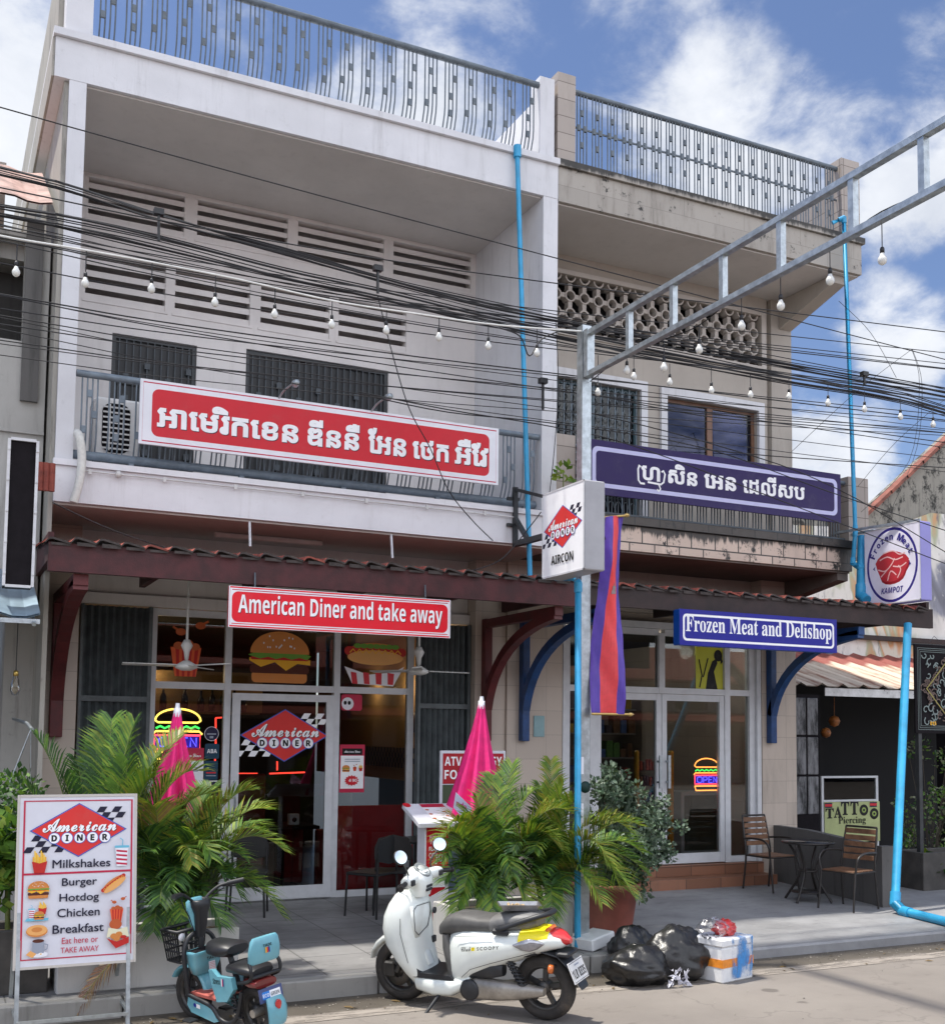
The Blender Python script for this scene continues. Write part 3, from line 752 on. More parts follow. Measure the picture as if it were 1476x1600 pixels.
# ---- the tiled shophouse with the delishop
h2 = thing('shophouse', 'beige tiled shophouse with pierced block screen and mould stained balcony behind a purple banner', 'building', (8.8, YC, 0), group='shophouses of the terrace')
m_ = MB(SLABTILE); m_.box(6.462, 11.20, YC, 22, 8.38, 8.80); m_.box(6.462, 11.235, YC - .04, 22, 8.803, 8.885); m_.build('roof_slab', h2)
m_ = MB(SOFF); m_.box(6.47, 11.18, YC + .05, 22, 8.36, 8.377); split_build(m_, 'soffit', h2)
m_ = MB(POSTTILE); m_.box(6.455, 6.70, YC + .02, YC + .30, 8.888, 9.98); m_.box(10.88, 11.20, YC + .02, YC + .34, 8.888, 9.97)
m_.box(11.06, 11.20, YC + .345, 20, 8.888, 9.80); split_build(m_, 'roof_post', h2)
mb = MB(GREYMET); mb.tube([(6.70, YC + .12, 9.85), (10.9, YC + .12, 9.85)], .034, 10); mb.box(6.70, 10.88, YC + .112, YC + .128, 9.40, 9.42)
rl = mb.build('roof_railing', h2)
for i in range(19):
    q = MB(GREYMET); x = 6.84 + i * .2165
    for k in range(4): q.box(x + (k - 1.5) * .045 - .006, x + (k - 1.5) * .045 + .006, YC + .10, YC + .111, 8.888, 9.83)
    for k, zc in ((1, 9.60), (0, 9.41), (2, 9.41), (1, 9.20)): q.box(x + (k - 1.5) * .045 + .006, x + (k - .5) * .045 - .006, YC + .095, YC + .125, zc - .034, zc + .034)
    q.build('baluster', rl)
Y2 = 12.5
SC = (6.62, 10.50, 7.36, 8.10); WA = (7.00, 8.44, 4.72, 6.72); WB = (8.86, 10.42, 5.45, 6.70)
TANW = plaster('tan_rear_wall', (.40, .36, .315), .3, (.14, .12, .10))
m_ = MB(TANW); holes_wall(m_, 6.46, 10.60, 4.70, 8.36, Y2, Y2 + .2, [SC, WA, WB]); m_.box(10.603, 10.66, Y2 + .05, 22, 4.70, 8.36); m_.box(10.663, 11.03, Y2 - .03, 22, 4.70, 8.36)
m_.box(6.462, 6.50, YC + .25, Y2 - .01, 4.70, 8.36)
m_.build('rear_wall', h2)
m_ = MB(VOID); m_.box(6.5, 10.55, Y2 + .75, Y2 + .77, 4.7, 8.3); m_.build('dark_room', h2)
m_ = MB(TANW); m_.prism([(Y2 - .04, 8.355), (Y2 - .04, 7.95), (YC + .12, 8.25), (YC + .12, 8.355)], 'x', 10.80, 11.02); m_.build('roof_bracket', h2)
# pierced block screen
blk = MB(plaster('screen_block', (.50, .46, .42), .3, (.2, .18, .16))); P_ = .217; zr = .217
def annulus(q, cx, cz, ro, ri, y0, y1, n=16, a0=0.0, a1=2 * math.pi):
    full = a1 - a0 > 6.2; N = n if full else n + 1; A = []
    for (r_, y) in ((ro, y0), (ri, y0), (ri, y1), (ro, y1)):
        A.append([(cx + r_ * math.cos(a0 + (a1 - a0) * k / n), y, cz + r_ * math.sin(a0 + (a1 - a0) * k / n)) for k in range(N)])
    vs = [p for a_ in A for p in a_]; fs = []
    for k in range(n):
        k2 = (k + 1) % N
        for i in range(3): fs.append((i * N + k, i * N + k2, (i + 1) * N + k2, (i + 1) * N + k))
        fs.append((3 * N + k, 3 * N + k2, k2, k))
    q.add(vs, fs)
nx = 18; dx = (SC[1] - SC[0]) / nx; rows = 4; dz = (SC[3] - SC[2]) / (rows - .9)
for i in range(nx):
    for j in range(rows + 1):
        cx = SC[0] + (i + .5) * dx; cz = SC[3] - .02 - j * dz
        ro = dx * .37
        if cz > SC[3] - ro: annulus(blk, cx, SC[3], ro, ro - .02, Y2 + .02, Y2 + .14, 10, math.pi, 2 * math.pi)
        elif cz < SC[2] + ro * .5: annulus(blk, cx, SC[2], ro, ro - .02, Y2 + .02, Y2 + .14, 10, 0, math.pi)
        else: annulus(blk, cx, cz, ro, ro - .02, Y2 + .02, Y2 + .14, 16)
# four-pointed stars are left open between discs by small cross blocks
for i in range(nx + 1):
    for j in range(rows):
        cx = SC[0] + i * dx; cz = SC[3] - .02 - (j + .5) * dz
        if i < nx:
            cxm = cx + dx / 2
            zc = SC[3] - .02 - j * dz
            # webs joining neighbouring rings
            if i < nx - 1 and SC[2] < zc < SC[3] - .02: blk.box(cxm + dx * .34, cxm + dx * .66, Y2 + .03, Y2 + .13, zc - .03, zc + .03)
            zt, zb_ = zc - dx * .34, zc - dz + dx * .34
            if zb_ > SC[2] - .03 and zt > SC[2]: blk.box(cxm - .03, cxm + .03, Y2 + .03, Y2 + .13, max(zb_, SC[2]), zt)
for (x0, x1, z0, z1) in ((SC[0] - .08, SC[1] + .08, SC[3], SC[3] + .06), (SC[0] - .08, SC[1] + .08, SC[2] - .07, SC[2])):
    blk.box(x0, x1, Y2 - .025, Y2 - .002, z0, z1)
blk.box(SC[1], SC[1] + .08, Y2 - .025, Y2 - .002, SC[2], SC[3])
blk.build('block_screen', h2)
for (x0, x1, z0, z1), kind in ((WA, 0), (WB, 1)):
    q = MB(WHITE); f = .10
    q.box(x0 - f, x1 + f, Y2 - .05, Y2 - .002, z1, z1 + f + .02); q.box(x0 - f, x0, Y2 - .05, Y2 - .002, z0, z1); q.box(x1, x1 + f, Y2 - .05, Y2 - .002, z0, z1); q.box(x0 - f, x1 + f, Y2 - .06, Y2 - .002, z0 - .06, z0)
    q.build('window_surround', h2)
    fm = mat('brown_window_frame', (.17, .085, .05), .45, .2, 8) if kind else mat('teal_window_frame', (.05, .10, .12), .5, .2, 8)
    q = MB(fm); w = .05; y0, y1 = Y2 + .06, Y2 + .11
    q.box(x0, x0 + w, y0, y1, z0, z1); q.box(x1 - w, x1, y0, y1, z0, z1); q.box(x0 + w, x1 - w, y0, y1, z1 - w, z1); q.box(x0 + w, x1 - w, y0, y1, z0, z0 + w)
    xm = (x0 + x1) / 2; q.box(xm - .045, xm + .045, y0 - .005, y1, z0 + w, z1 - w)
    wd = q.build('window', h2)
    q = MB(GLASSB if kind else GLASSD); q.box(x0 + w, xm - .045, y0 + .02, y0 + .026, z0 + w, z1 - w); q.box(xm + .045, x1 - w, y0 + .02, y0 + .026, z0 + w, z1 - w); q.build('pane', wd)
    q = MB(mat('pale_curtain', (.05, .08, .20), .9, .1, 3)); q.box(x0 + w, x1 - w, Y2 + .24, Y2 + .26, z0, z1); q.build('curtain', wd)
    if not kind:
        q = MB(RAILMET); k = 0
        for k in range(13):
            xx = x0 + .05 + k * (x1 - x0 - .1) / 12; q.box(xx - .006, xx + .006, Y2 + .0, Y2 + .012, z0, z1)
            for t in range(8):
                cz = z0 + .12 + t * .25
                if k < 12: q.tube([(xx + .055 + .045 * math.cos(u), Y2 + .006, cz + .09 * math.sin(u) * (1 if t % 2 else -1)) for u in [i * .7 for i in range(7)]], .005, 4)
        q.build('grille', wd)
m_ = MB(MOULDTILE); m_.box(6.462, 10.96, YC, Y2 + .2, 4.30, 4.60); m_.box(6.462, 11.0, YC - .045, Y2 + .2, 4.603, 4.70); m_.build('balcony_slab', h2)
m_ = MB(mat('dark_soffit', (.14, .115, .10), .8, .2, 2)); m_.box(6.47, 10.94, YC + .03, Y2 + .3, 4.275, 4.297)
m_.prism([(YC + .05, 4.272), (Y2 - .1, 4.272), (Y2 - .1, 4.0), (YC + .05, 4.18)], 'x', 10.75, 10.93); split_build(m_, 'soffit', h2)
m_ = MB(POSTTILE); m_.box(6.462, 6.72, YC + .02, YC + .26, 4.703, 5.60); m_.box(10.93, 11.28, YC + .02, YC + .4, 4.50, 5.58); split_build(m_, 'balcony_post', h2)
mb = MB(GREYMET); mb.tube([(6.72, YC + .1, 5.50), (10.93, YC + .1, 5.50)], .03, 8); mb.box(6.72, 10.93, YC + .09, YC + .11, 4.735, 4.755)
rl = mb.build('balcony_railing', h2)
for i in range(19):
    q = MB(GREYMET); x = 6.86 + i * .2165
    for k in range(4): q.box(x + (k - 1.5) * .045 - .006, x + (k - 1.5) * .045 + .006, YC + .09, YC + .101, 4.757, 5.49)
    q.build('baluster', rl)
YH = 12.45; ZF = .42
m_ = MB(PILTILE); m_.box(6.41, 7.19, 12.36, 14, .12, 4.27); m_.box(10.34, 10.94, 12.34, 22, .10, 4.27); split_build(m_, 'pillar', h2)
m_ = MB(TAN); m_.box(7.195, 10.335, 12.55, 13.1, 3.52, 4.27); m_.box(7.195, 10.335, 12.40, 12.548, 3.72, 3.80); split_build(m_, 'lintel', h2)
STEP = tilemat('step_stone', (.27, .125, .075), .55, .4, (.08, .05, .04), .35, .35, var=.2)
m_ = MB(STEP); m_.box(7.195, 10.335, 12.05, 12.9, .05, .275); m_.box(7.195, 10.335, 12.32, 12.9, .278, .415); split_build(m_, 'step', h2)
m_ = MB(ALU); xs = [7.28, 7.67, 8.73, 9.80, 10.22]
for i, x in enumerate(xs):
    zt = 3.46 if i != 2 else 3.46
    m_.box(x - .045, x + .045, YH - .05, YH + .05, 2.66 if i == 2 else .42, zt)
for z in (2.70, 3.47):
    for i in range(4): m_.box(xs[i] + .045, xs[i + 1] - .045, YH - .046, YH + .046, z - .04, z + .04)
for i in (0, 3): m_.box(xs[i] + .045, xs[i + 1] - .045, YH - .046, YH + .046, .42, .50)
m_.box(7.196, 7.234, YH - .1, YH + .1, .42, 3.6); m_.box(10.266, 10.334, YH - .1, YH + .1, .42, 3.6); m_.box(7.235, 10.265, YH - .08, YH + .08, 3.515, 3.60)
sf2 = m_.build('shopfront_frame', h2)
for i in range(4):
    q = MB(GLASS); q.box(xs[i] + .045, xs[i + 1] - .045, YH - .003, YH + .003, 2.74, 3.43); q.build('pane', sf2)
for i in (0, 3):
    q = MB(GLASS); q.box(xs[i] + .045, xs[i + 1] - .045, YH - .003, YH + .003, .50, 2.66); q.build('pane', sf2)
for a, b_, hx in ((7.72, 8.725, 8.66), (8.735, 9.75, 8.80)):
    q = MB(ALU); w = .075
    q.box(a, a + w, YH - .04, YH + .03, .43, 2.655); q.box(b_ - w, b_, YH - .04, YH + .03, .43, 2.655); q.box(a + w, b_ - w, YH - .036, YH + .026, .43, .56); q.box(a + w, b_ - w, YH - .036, YH + .026, 2.57, 2.655)
    d = q.build('door', h2)
    q = MB(GLASS); q.box(a + w, b_ - w, YH - .006, YH, .56, 2.57); q.build('door_glass', d)
    q = MB(GALV)
    q.box(hx - .018, hx + .018, YH - .12, YH - .10, 1.42, 1.85)
    for z in (1.5, 1.77): q.box(hx - .012, hx + .012, YH - .10, YH - .041, z - .012, z + .012)
    q.build('handle', d)
m_ = MB(mat('deli_floor', (.09, .08, .075), .3, .2, 2)); m_.box(7.2, 10.33, 12.91, 18.5, .2, .415); m_.build('shop_floor', h2)
m_ = MB(mat('deli_wall', (.03, .03, .032), .8, .2, 2)); m_.box(7.15, 7.19, 12.8, 18.5, .415, 3.5); m_.box(10.345, 10.36, 12.8, 18.5, .415, 3.5); m_.box(7.15, 10.36, 18.5, 18.6, .415, 3.5); m_.box(7.15, 10.36, 13.11, 18.6, 3.522, 3.56); split_build(m_, 'room_wall', h2)

# ------------------------------------------------------------------ awnings
YB = 10.55
def tiles(parent, x0, x1):
    """clay tile sheet: asymmetrical waves, its ragged front edge showing above the beam"""
    q = MB(TERRA); p_ = .212; n = int((x1 - x0) / p_)
    top = []
    rnd = random.Random(int(x0 * 10))
    for k in range(n):
        xa = x0 + k * p_; j = rnd.uniform(-.008, .008); fy = rnd.uniform(-.025, .02)
        prof = [(0, 0), (.03, .036), (.06, .042), (.20, .006), (p_, .0)]
        rings = []
        for (yy, zz_) in ((YB - .07 + fy, 3.752 + j), (YB + .30, 3.780 + j), (YB + .301, 3.792 + j), (11.5, 3.84 + j), (11.501, 3.852 + j), (12.38, 3.93)):
            rings.append([(xa + a, yy, zz_ + b_) for a, b_ in prof])
        vs = [v for r_ in rings for v in r_]; N = len(prof)
        q.use(TERRA); q.add(vs, [(i * N + t, i * N + t + 1, (i + 1) * N + t + 1, (i + 1) * N + t) for i in range(len(rings) - 1) for t in range(N - 1)])
        vs2 = [(v[0], v[1], v[2] - .018) for v in vs]
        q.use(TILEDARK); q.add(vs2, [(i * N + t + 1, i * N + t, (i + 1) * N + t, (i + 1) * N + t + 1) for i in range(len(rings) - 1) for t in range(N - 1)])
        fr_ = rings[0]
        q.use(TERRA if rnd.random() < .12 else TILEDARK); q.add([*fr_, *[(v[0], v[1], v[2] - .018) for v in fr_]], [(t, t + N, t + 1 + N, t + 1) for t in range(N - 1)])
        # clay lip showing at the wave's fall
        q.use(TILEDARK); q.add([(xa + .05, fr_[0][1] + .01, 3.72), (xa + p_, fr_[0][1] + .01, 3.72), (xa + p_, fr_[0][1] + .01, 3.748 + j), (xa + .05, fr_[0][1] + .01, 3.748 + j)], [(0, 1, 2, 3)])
    q.build('tiles', parent)
def beam(parent, x0, x1, z0, z1, mt):
    q = MB(mt); q.box(x0, x1, YB - .03, YB + .03, z0, z1); q.box(x0, x0 + .05, YB + .031, 12.3, z0 + .1, z1 + .1); q.box(x1 - .05, x1, YB + .031, 12.3, z0 + .1, z1 + .1)
    k = x0 + 1.1
    while k < x1 - .4: q.box(k - .03, k + .03, YB + .031, 12.3, z0 + .12, z1); k += 1.1
    q.build('beam', parent)
def bracket(parent, x, mt, z0, z1, yw, yf, w=.10):
    q = MB(mt); q.bbox(x - w / 2, x + w / 2, yw - .11, yw - .003, z0, z1, .008)
    q.bar((x, yw - .12, z1 - .06), (x, yf, z1 - .06), w, .10)
    arc = bez((x, yw - .06, z0 + .38), (x, yw - .30, z1 - .22), (x, yf + .02, z1 - .10), 12); d = .05
    L = []; 
    for i, c in enumerate(arc):
        t = (arc[min(i + 1, 12)] - arc[max(i - 1, 0)]).normalized(); n_ = Vector((0, -t.z, t.y))
        L.append([c + n_ * d + Vector((-w / 2, 0, 0)), c + n_ * d + Vector((w / 2, 0, 0)), c - n_ * d + Vector((w / 2, 0, 0)), c - n_ * d + Vector((-w / 2, 0, 0))])
    q.loft(L, True, False); return q.build('bracket', parent)
aw1 = thing('awning', 'maroon beamed tile awning over the burger diner shopfront', 'awning', (3.6, YB, 3.4), group='tiled awnings')
beam(aw1, .91, 6.34, 3.49, 3.745, MAROON); tiles(aw1, .88, 6.36)
bracket(aw1, 1.20, REDWOOD, 2.02, 3.50, 12.40, YB + .05, .13); bracket(aw1, 6.12, REDWOOD, 2.02, 3.50, 12.40, YB + .05)
q = MB(ALU)
for px, pt_, pb_ in ((390, 812, 872), (611, 836, 892)):
    a = P(px, pt_, Y=11.30); q.tube([(a.x, 11.30, 4.235), (a.x, 11.25, 3.97)], .014, 8)
split_build(q, 'hanger_rod', aw1)
aw2 = thing('awning', 'dark brown beamed tile awning over the delishop shopfront', 'awning', (9.0, YB, 3.4), group='tiled awnings')
beam(aw2, 6.345, 11.60, 3.52, 3.765, BROWNB); tiles(aw2, 6.37, 11.50)
bracket(aw2, 6.62, BLUEWOOD, 2.02, 3.50, 12.36, YB + .05); bracket(aw2, 10.46, BLUEWOOD, 2.02, 3.50, 12.34, YB + .05)
# ------------------------------------------------------------------ printed pictures
def checks(a, x, y, c, rows, cols, slant, mt, par=0):
    for r_ in range(rows):
        for k in range(cols):
            if (r_ + k + par) % 2 == 0:
                x0 = x + k * c + r_ * c * slant; y0 = y + r_ * c * .78
                a.poly([(x0, y0), (x0 + c, y0), (x0 + c + c * slant, y0 + c * .78), (x0 + c * slant, y0 + c * .78)], mt); a.z -= a.step
    a.z += a.step
def logo(a, cx, cy, w, cm=None, hh=.577):
    cm = cm or INK; h = w * hh; c = w * .078; ky = hh / .577
    checks(a, cx + .10 * w, cy + .11 * h, c, 3, 4, .5, cm); checks(a, cx - .56 * w, cy - .40 * h, c, 3, 5, .5, cm)
    a.poly([(cx - w / 2, cy), (cx, cy - h / 2), (cx + w / 2, cy), (cx, cy + h / 2)], LOGOB)
    k = .955; a.poly([(cx - w / 2 * k, cy), (cx, cy - h / 2 * k), (cx + w / 2 * k, cy), (cx, cy + h / 2 * k)], LOGOR)
    t = B('American', 'script')
    a.text(t, cx - .362 * w, cy - .045 * h, .25 * h, BLK, w=.76 * w, bold=.014, slant=0)
    a.text(t, cx - .37 * w, cy - .035 * h, .25 * h, WH, w=.76 * w, bold=.014)
    for i, ch in enumerate('DINER'):
        x = cx - .25 * w + i * .13 * w
        a.ell(x, cy - .145 * h, .062 * w, .062 * w * ky, LOGOB, 20); a.ell(x, cy - .145 * h, .055 * w, .055 * w * ky, WH, 20)
        a.text(B(ch), x, cy - .145 * h - .034 * w * ky, .068 * w * ky, BLK, align='c', bold=.03)
def burger(a, x, y, w, seeds=True):
    h = w * .8
    a.rr(x + .06 * w, y, x + .94 * w, y + .22 * h, .08 * h, BUN)
    a.rr(x + .03 * w, y + .18 * h, x + .97 * w, y + .34 * h, .06 * h, MEAT)
    a.poly([(x + .02 * w, y + .42 * h), (x + .2 * w, y + .30 * h), (x + .42 * w, y + .40 * h), (x + .60 * w, y + .24 * h), (x + .78 * w, y + .38 * h), (x + .99 * w, y + .36 * h), (x + .99 * w, y + .46 * h), (x + .02 * w, y + .48 * h)], CHEE)
    a.rr(x + .04 * w, y + .44 * h, x + .96 * w, y + .50 * h, .03 * h, TOMA)
    a.poly([(x, y + .53 * h)] + [(x + (i + .5) * w / 8, y + (.46 if i % 2 else .50) * h) for i in range(8)] + [(x + w, y + .54 * h), (x + .9 * w, y + .58 * h), (x + .1 * w, y + .58 * h)], LETT)
    a.poly([(x + .03 * w, y + .57 * h)] + [(x + .5 * w - .47 * w * math.cos(rad(t)), y + .58 * h + .42 * h * math.sin(rad(t))) for t in range(8, 180, 8)] + [(x + .97 * w, y + .57 * h)], BUN)
    if seeds:
        rnd = random.Random(4)
        for i in range(16):
            t = rnd.uniform(.2, .8); u = rnd.uniform(.66, .92)
            if (t - .5) ** 2 / .16 + (u - .58) ** 2 / .15 < .9: a.ell(x + t * w, y + u * h, .012 * w, .018 * w, W_, 6); a.z -= a.step
        a.z += a.step
def hotdog(a, x, y, w, rot=0.0):
    ca, sa = math.cos(rot), math.sin(rot)
    old = a.M2; a.M2 = lambda u, v: (x + u * ca - v * sa, y + u * sa + v * ca)
    a.ell(w / 2, .17 * w, w * .5, .17 * w, BUN); a.rr(-.03 * w, .13 * w, 1.03 * w, .27 * w, .07 * w, TOMA); a.ell(w / 2, .10 * w, w * .48, .12 * w, BUN2)
    a.line([(.06 * w + i * .055 * w, (.20 + (.03 if i % 2 else -.03)) * w) for i in range(17)], .022 * w, CHEE)
    a.M2 = old
def fries(a, x, y, w):
    for i in range(9): a.poly([(x + (.08 + i * .095) * w, y + .55 * w), (x + (.16 + i * .095) * w, y + .55 * w), (x + (.13 + i * .10) * w, y + (1.1 + .14 * ((i * 7) % 4)) * w), (x + (.04 + i * .10) * w, y + (1.1 + .14 * ((i * 7) % 4)) * w)], FRY if i % 2 else CHEE)
    a.poly([(x + .16 * w, y), (x + .84 * w, y), (x + w, y + .8 * w), (x + .5 * w, y + .66 * w), (x, y + .8 * w)], TOMA)
def cup(a, x, y, w):
    h = 1.7 * w
    a.line([(x + .52 * w, y + h * .8), (x + .56 * w, y + h * 1.06), (x + .35 * w, y + h * 1.15)], .06 * w, CYAN)
    a.poly([(x + .16 * w, y), (x + .82 * w, y), (x + .95 * w, y + .75 * h), (x + .05 * w, y + .75 * h)], W_)
    for k in range(4): a.poly([(x + .13 * w, y + (.08 + k * .17) * h), (x + .85 * w, y + (.03 + k * .17) * h), (x + .87 * w, y + (.11 + k * .17) * h), (x + .11 * w, y + (.16 + k * .17) * h)], CRIM); a.z -= a.step
    a.z += a.step; a.rr(x, y + .74 * h, x + w, y + .84 * h, .04 * h, CYAN)
def bucket(a, x, y, w):
    a.poly([(x + .16 * w, y), (x + .84 * w, y), (x + w, y + .95 * w), (x, y + .95 * w)], ORNG)
    for k in range(4): a.poly([(x + (.22 + k * .17) * w, y), (x + (.30 + k * .17) * w, y), (x + (.28 + k * .21) * w, y + .95 * w), (x + (.16 + k * .21) * w, y + .95 * w)], TOMA); a.z -= a.step
    a.z += a.step
    for cx, cy, r_ in ((.25, 1.0, .16), (.55, 1.05, .2), (.8, .98, .15)): a.ell(x + cx * w, y + cy * w, r_ * w, r_ * .8 * w, SKIN, 14)
    for cx, cy, s_ in ((.32, 1.45, 1), (.95, 1.68, -1)):
        a.ell(x + cx * w, y + cy * w, .17 * w, .12 * w, SKIN, 14); a.line([(x + cx * w, y + cy * w), (x + (cx - .26 * s_) * w, y + (cy + .16) * w)], .07 * w, SKIN)
def drumstick(a, x, y, w):
    a.line([(x + .6 * w, y + .3 * w), (x + w, y + .1 * w)], .12 * w, W_); a.ell(x + .38 * w, y + .4 * w, .4 * w, .33 * w, SKIN)
def traybox(a, x, y, w):
    a.poly([(x, y + .5 * w), (x + .5 * w, y + .62 * w), (x + w, y + .5 * w), (x + .92 * w, y + .95 * w), (x + .5 * w, y + .85 * w), (x + .08 * w, y + .95 * w)], rgb('print_paper', 226, 222, 190, .5))
    for cx, cy in ((.32, .55), (.55, .62), (.45, .45)): a.ell(x + cx * w, y + cy * w, .16 * w, .13 * w, BUN, 14)
    a.ell(x + .75 * w, y + .5 * w, .14 * w, .08 * w, TOMA, 14)
    a.poly([(x, y + .48 * w), (x + .42 * w, y), (x + w, y + .22 * w), (x + w, y + .5 * w), (x + .45 * w, y + .3 * w)], TOMA)
def coffee(a, x, y, w):
    a.ell(x + .6 * w, y + .16 * w, .4 * w, .14 * w, W_); a.rr(x + .28 * w, y + .2 * w, x + .82 * w, y + .82 * w, .08 * w, GREYP); a.ell(x + .55 * w, y + .8 * w, .27 * w, .09 * w, MEAT, 16)
    a.line([(x + .82 * w, y + .65 * w), (x + .98 * w, y + .6 * w), (x + .95 * w, y + .4 * w), (x + .82 * w, y + .35 * w)], .06 * w, GREYP)
    a.poly([(x, y + .18 * w), (x + .3 * w, y + .02 * w), (x + .48 * w, y + .2 * w), (x + .2 * w, y + .36 * w)], BUN2); a.ell(x + .68 * w, y + .18 * w, .12 * w, .06 * w, WH, 12); a.ell(x + .68 * w, y + .18 * w, .05 * w, .03 * w, CHEE, 8)
def pancake(a, x, y, w):
    a.ell(x + .5 * w, y + .3 * w, .5 * w, .27 * w, BUN); a.ell(x + .5 * w, y + .36 * w, .48 * w, .25 * w, BUN2); a.ell(x + .5 * w, y + .38 * w, .25 * w, .12 * w, BUN)
def combo(a, x, y, w):
    a.poly([(x - .1 * w, y), (x + w * .95, y), (x + w, y + .12 * w), (x, y + .14 * w)], CYAN); cup(a, x + .05 * w, y + .14 * w, .32 * w); fries(a, x + .5 * w, y + .3 * w, .4 * w); burger(a, x + .3 * w, y + .06 * w, .5 * w, False)

# ------------------------------------------------------------------ shop signs
EX, EZ = Vector((1, 0, 0)), Vector((0, 0, 1))
SIGNFR = mat('sign_frame_white', (.62, .62, .64), .45, .1, 8)
def board_sign(label, x0, x1, z0, z1, Y, th, backm, draw, edge=None, part='lettering', wav=0.0):
    t = thing('shop_sign', label, 'sign', ((x0 + x1) / 2, Y + th, z0))
    q = MB(edge or backm); q.bbox(x0, x1, Y, Y + th, z0, z1, .006); q.build('board', t)
    a = Art((x0, Y - .001, z0), EX, EZ); draw(a, x1 - x0, z1 - z0); a.build(part, t)
    return t
def khm(a, s_, x, y, h, mt, w=None, bold=.03, shadow=None):
    if shadow: a.text(s_, x + .006, y - .008, h, shadow, w=w, bold=bold)
    a.text(s_, x, y, h, mt, w=w, bold=bold)
def words(a, lst, mt, shadow=None, bold=.022, h=None):
    for s_, x, y, hh, w in lst: khm(a, s_, x, y, hh, mt, w, bold, shadow)
def khmer_banner():
    def d(a, W, H):
        a.rect(0, 0, W, H, W_); a.line([(.03, .03), (W - .03, .03), (W - .03, H - .03), (.03, H - .03)], .012, CRIM, True)
        a.rr(.115, .085, W - .115, H - .085, .07, RED_)
        # x extents measured on the banner (share of its width), letter band 0.27-0.60 of its height
        for s_, u0, u1, h_ in (("\u17a2\u17b6\u17c1\u1798\u179a\u17b7\u1780\u17c1\u1781\u1793", .043, .408, .275), ("\u178c\u17b8\u1793\u1793\u17ba", .433, .578, .285), ("\u17c2\u17a2\u1793", .602, .715, .275), ("\u17c1\u1790\u1780", .733, .843, .215), ("\u17a2\u17ba\u17c2\u179c", .862, .967, .285)):
            khm(a, s_, u0 * W, .185, h_, WH, (u1 - u0) * W, .034, INK)
    t = board_sign('long red banner sign with white Khmer lettering hung on the balcony railing', 1.74, 5.63, 4.865, 5.505, 11.12, .035, W_, d)
    return t
bn = khmer_banner()
def d_purple(a, W, H):
    a.rect(0, 0, W, H, PURP)
    a.rr(.06, .085, W - .06, H - .075, .075, rgb('print_lilac', 196, 196, 232, .4)); a.rr(.11, .135, W - .11, H - .125, .05, PURP)
    z0 = .235
    for s_, u0, u1, h_ in (("\u17a0", .192, .262, .175), ("\u179f\u17b7\u1793", .292, .404, .245), ("\u17c1\u17a2\u1793", .430, .557, .175), ("\u17c1\u178a\u179b\u17b8\u179f\u1794", .583, .841, .245)): khm(a, s_, u0 * W, z0, h_, WH, (u1 - u0) * W, .03)
    x = .192 * W; g = W * .07
    # conjunct strokes of the first syllable: the hooked ro before it, wo and the long u below
    a.line([(x - .005, z0 + .15), (x - .03, z0 + .17), (x - .045, z0 + .12), (x - .04, z0 - .01), (x - .01, z0 - .045), (x + .05, z0 - .045)], .024, WH)
    a.line([(x + g + .02, z0 + .12), (x + g + .045, z0 + .14), (x + g + .07, z0 + .10), (x + g + .05, z0 + .0), (x + g + .01, z0 - .03), (x + .09, z0 - .02)], .024, WH)
    a.line([(x + g - .02, z0 - .035), (x + g + .005, z0 - .085), (x + g - .02, z0 - .115), (x + g - .045, z0 - .095)], .02, WH)
board_sign('long dark purple banner sign with white Khmer lettering on the upper balcony', 6.79, 10.64, 4.90, 5.54, 11.12, .035, PURP, d_purple)
def d_eng(a, W, H):
    a.rect(0, 0, W, H, W_); a.line([(.012, .012), (W - .012, .012), (W - .012, H - .012), (.012, H - .012)], .014, RED2, True)
    a.line([(.03, H - .035), (W - .03, H - .035)], .008, CRIM); a.line([(.03, .035), (W - .03, .035)], .008, RED2)
    a.rr(.03, .05, W - .03, H - .05, .06, RED2)
    khm(a, B('American Diner and take away'), .09, .085, .235, WH, W - .18, 0, rgb('print_shadow', 120, 10, 30, .5))
eng = board_sign('white bordered red sign in English hanging under the maroon awning beam', 2.50, 4.77, 3.07, 3.458, 10.47, .04, W_, d_eng, edge=rgb('sign_red_edge', 190, 30, 50, .5))
def d_blue(a, W, H):
    a.rect(0, 0, W, H, BLUE); a.rr(.045, .05, W - .045, H - .05, .05, WH); a.rr(.07, .075, W - .07, H - .075, .035, BLUE)
    khm(a, B('Frozen Meat and Delishop', 'serif'), .085, .105, .235, WH, W - .17, 0.004)
board_sign('blue box sign in serif English hanging under the dark brown awning beam', 7.57, 9.88, 3.125, 3.53, 10.42, .12, BLUE, d_blue, edge=rgb('sign_blue_edge', 16, 74, 160, .45))
q = MB(GREYMET)
for x in (2.75, 4.5): q.tube([(x, 10.49, 3.458), (x, 10.5, 3.6)], .008, 6)
q.build('hanger', eng)
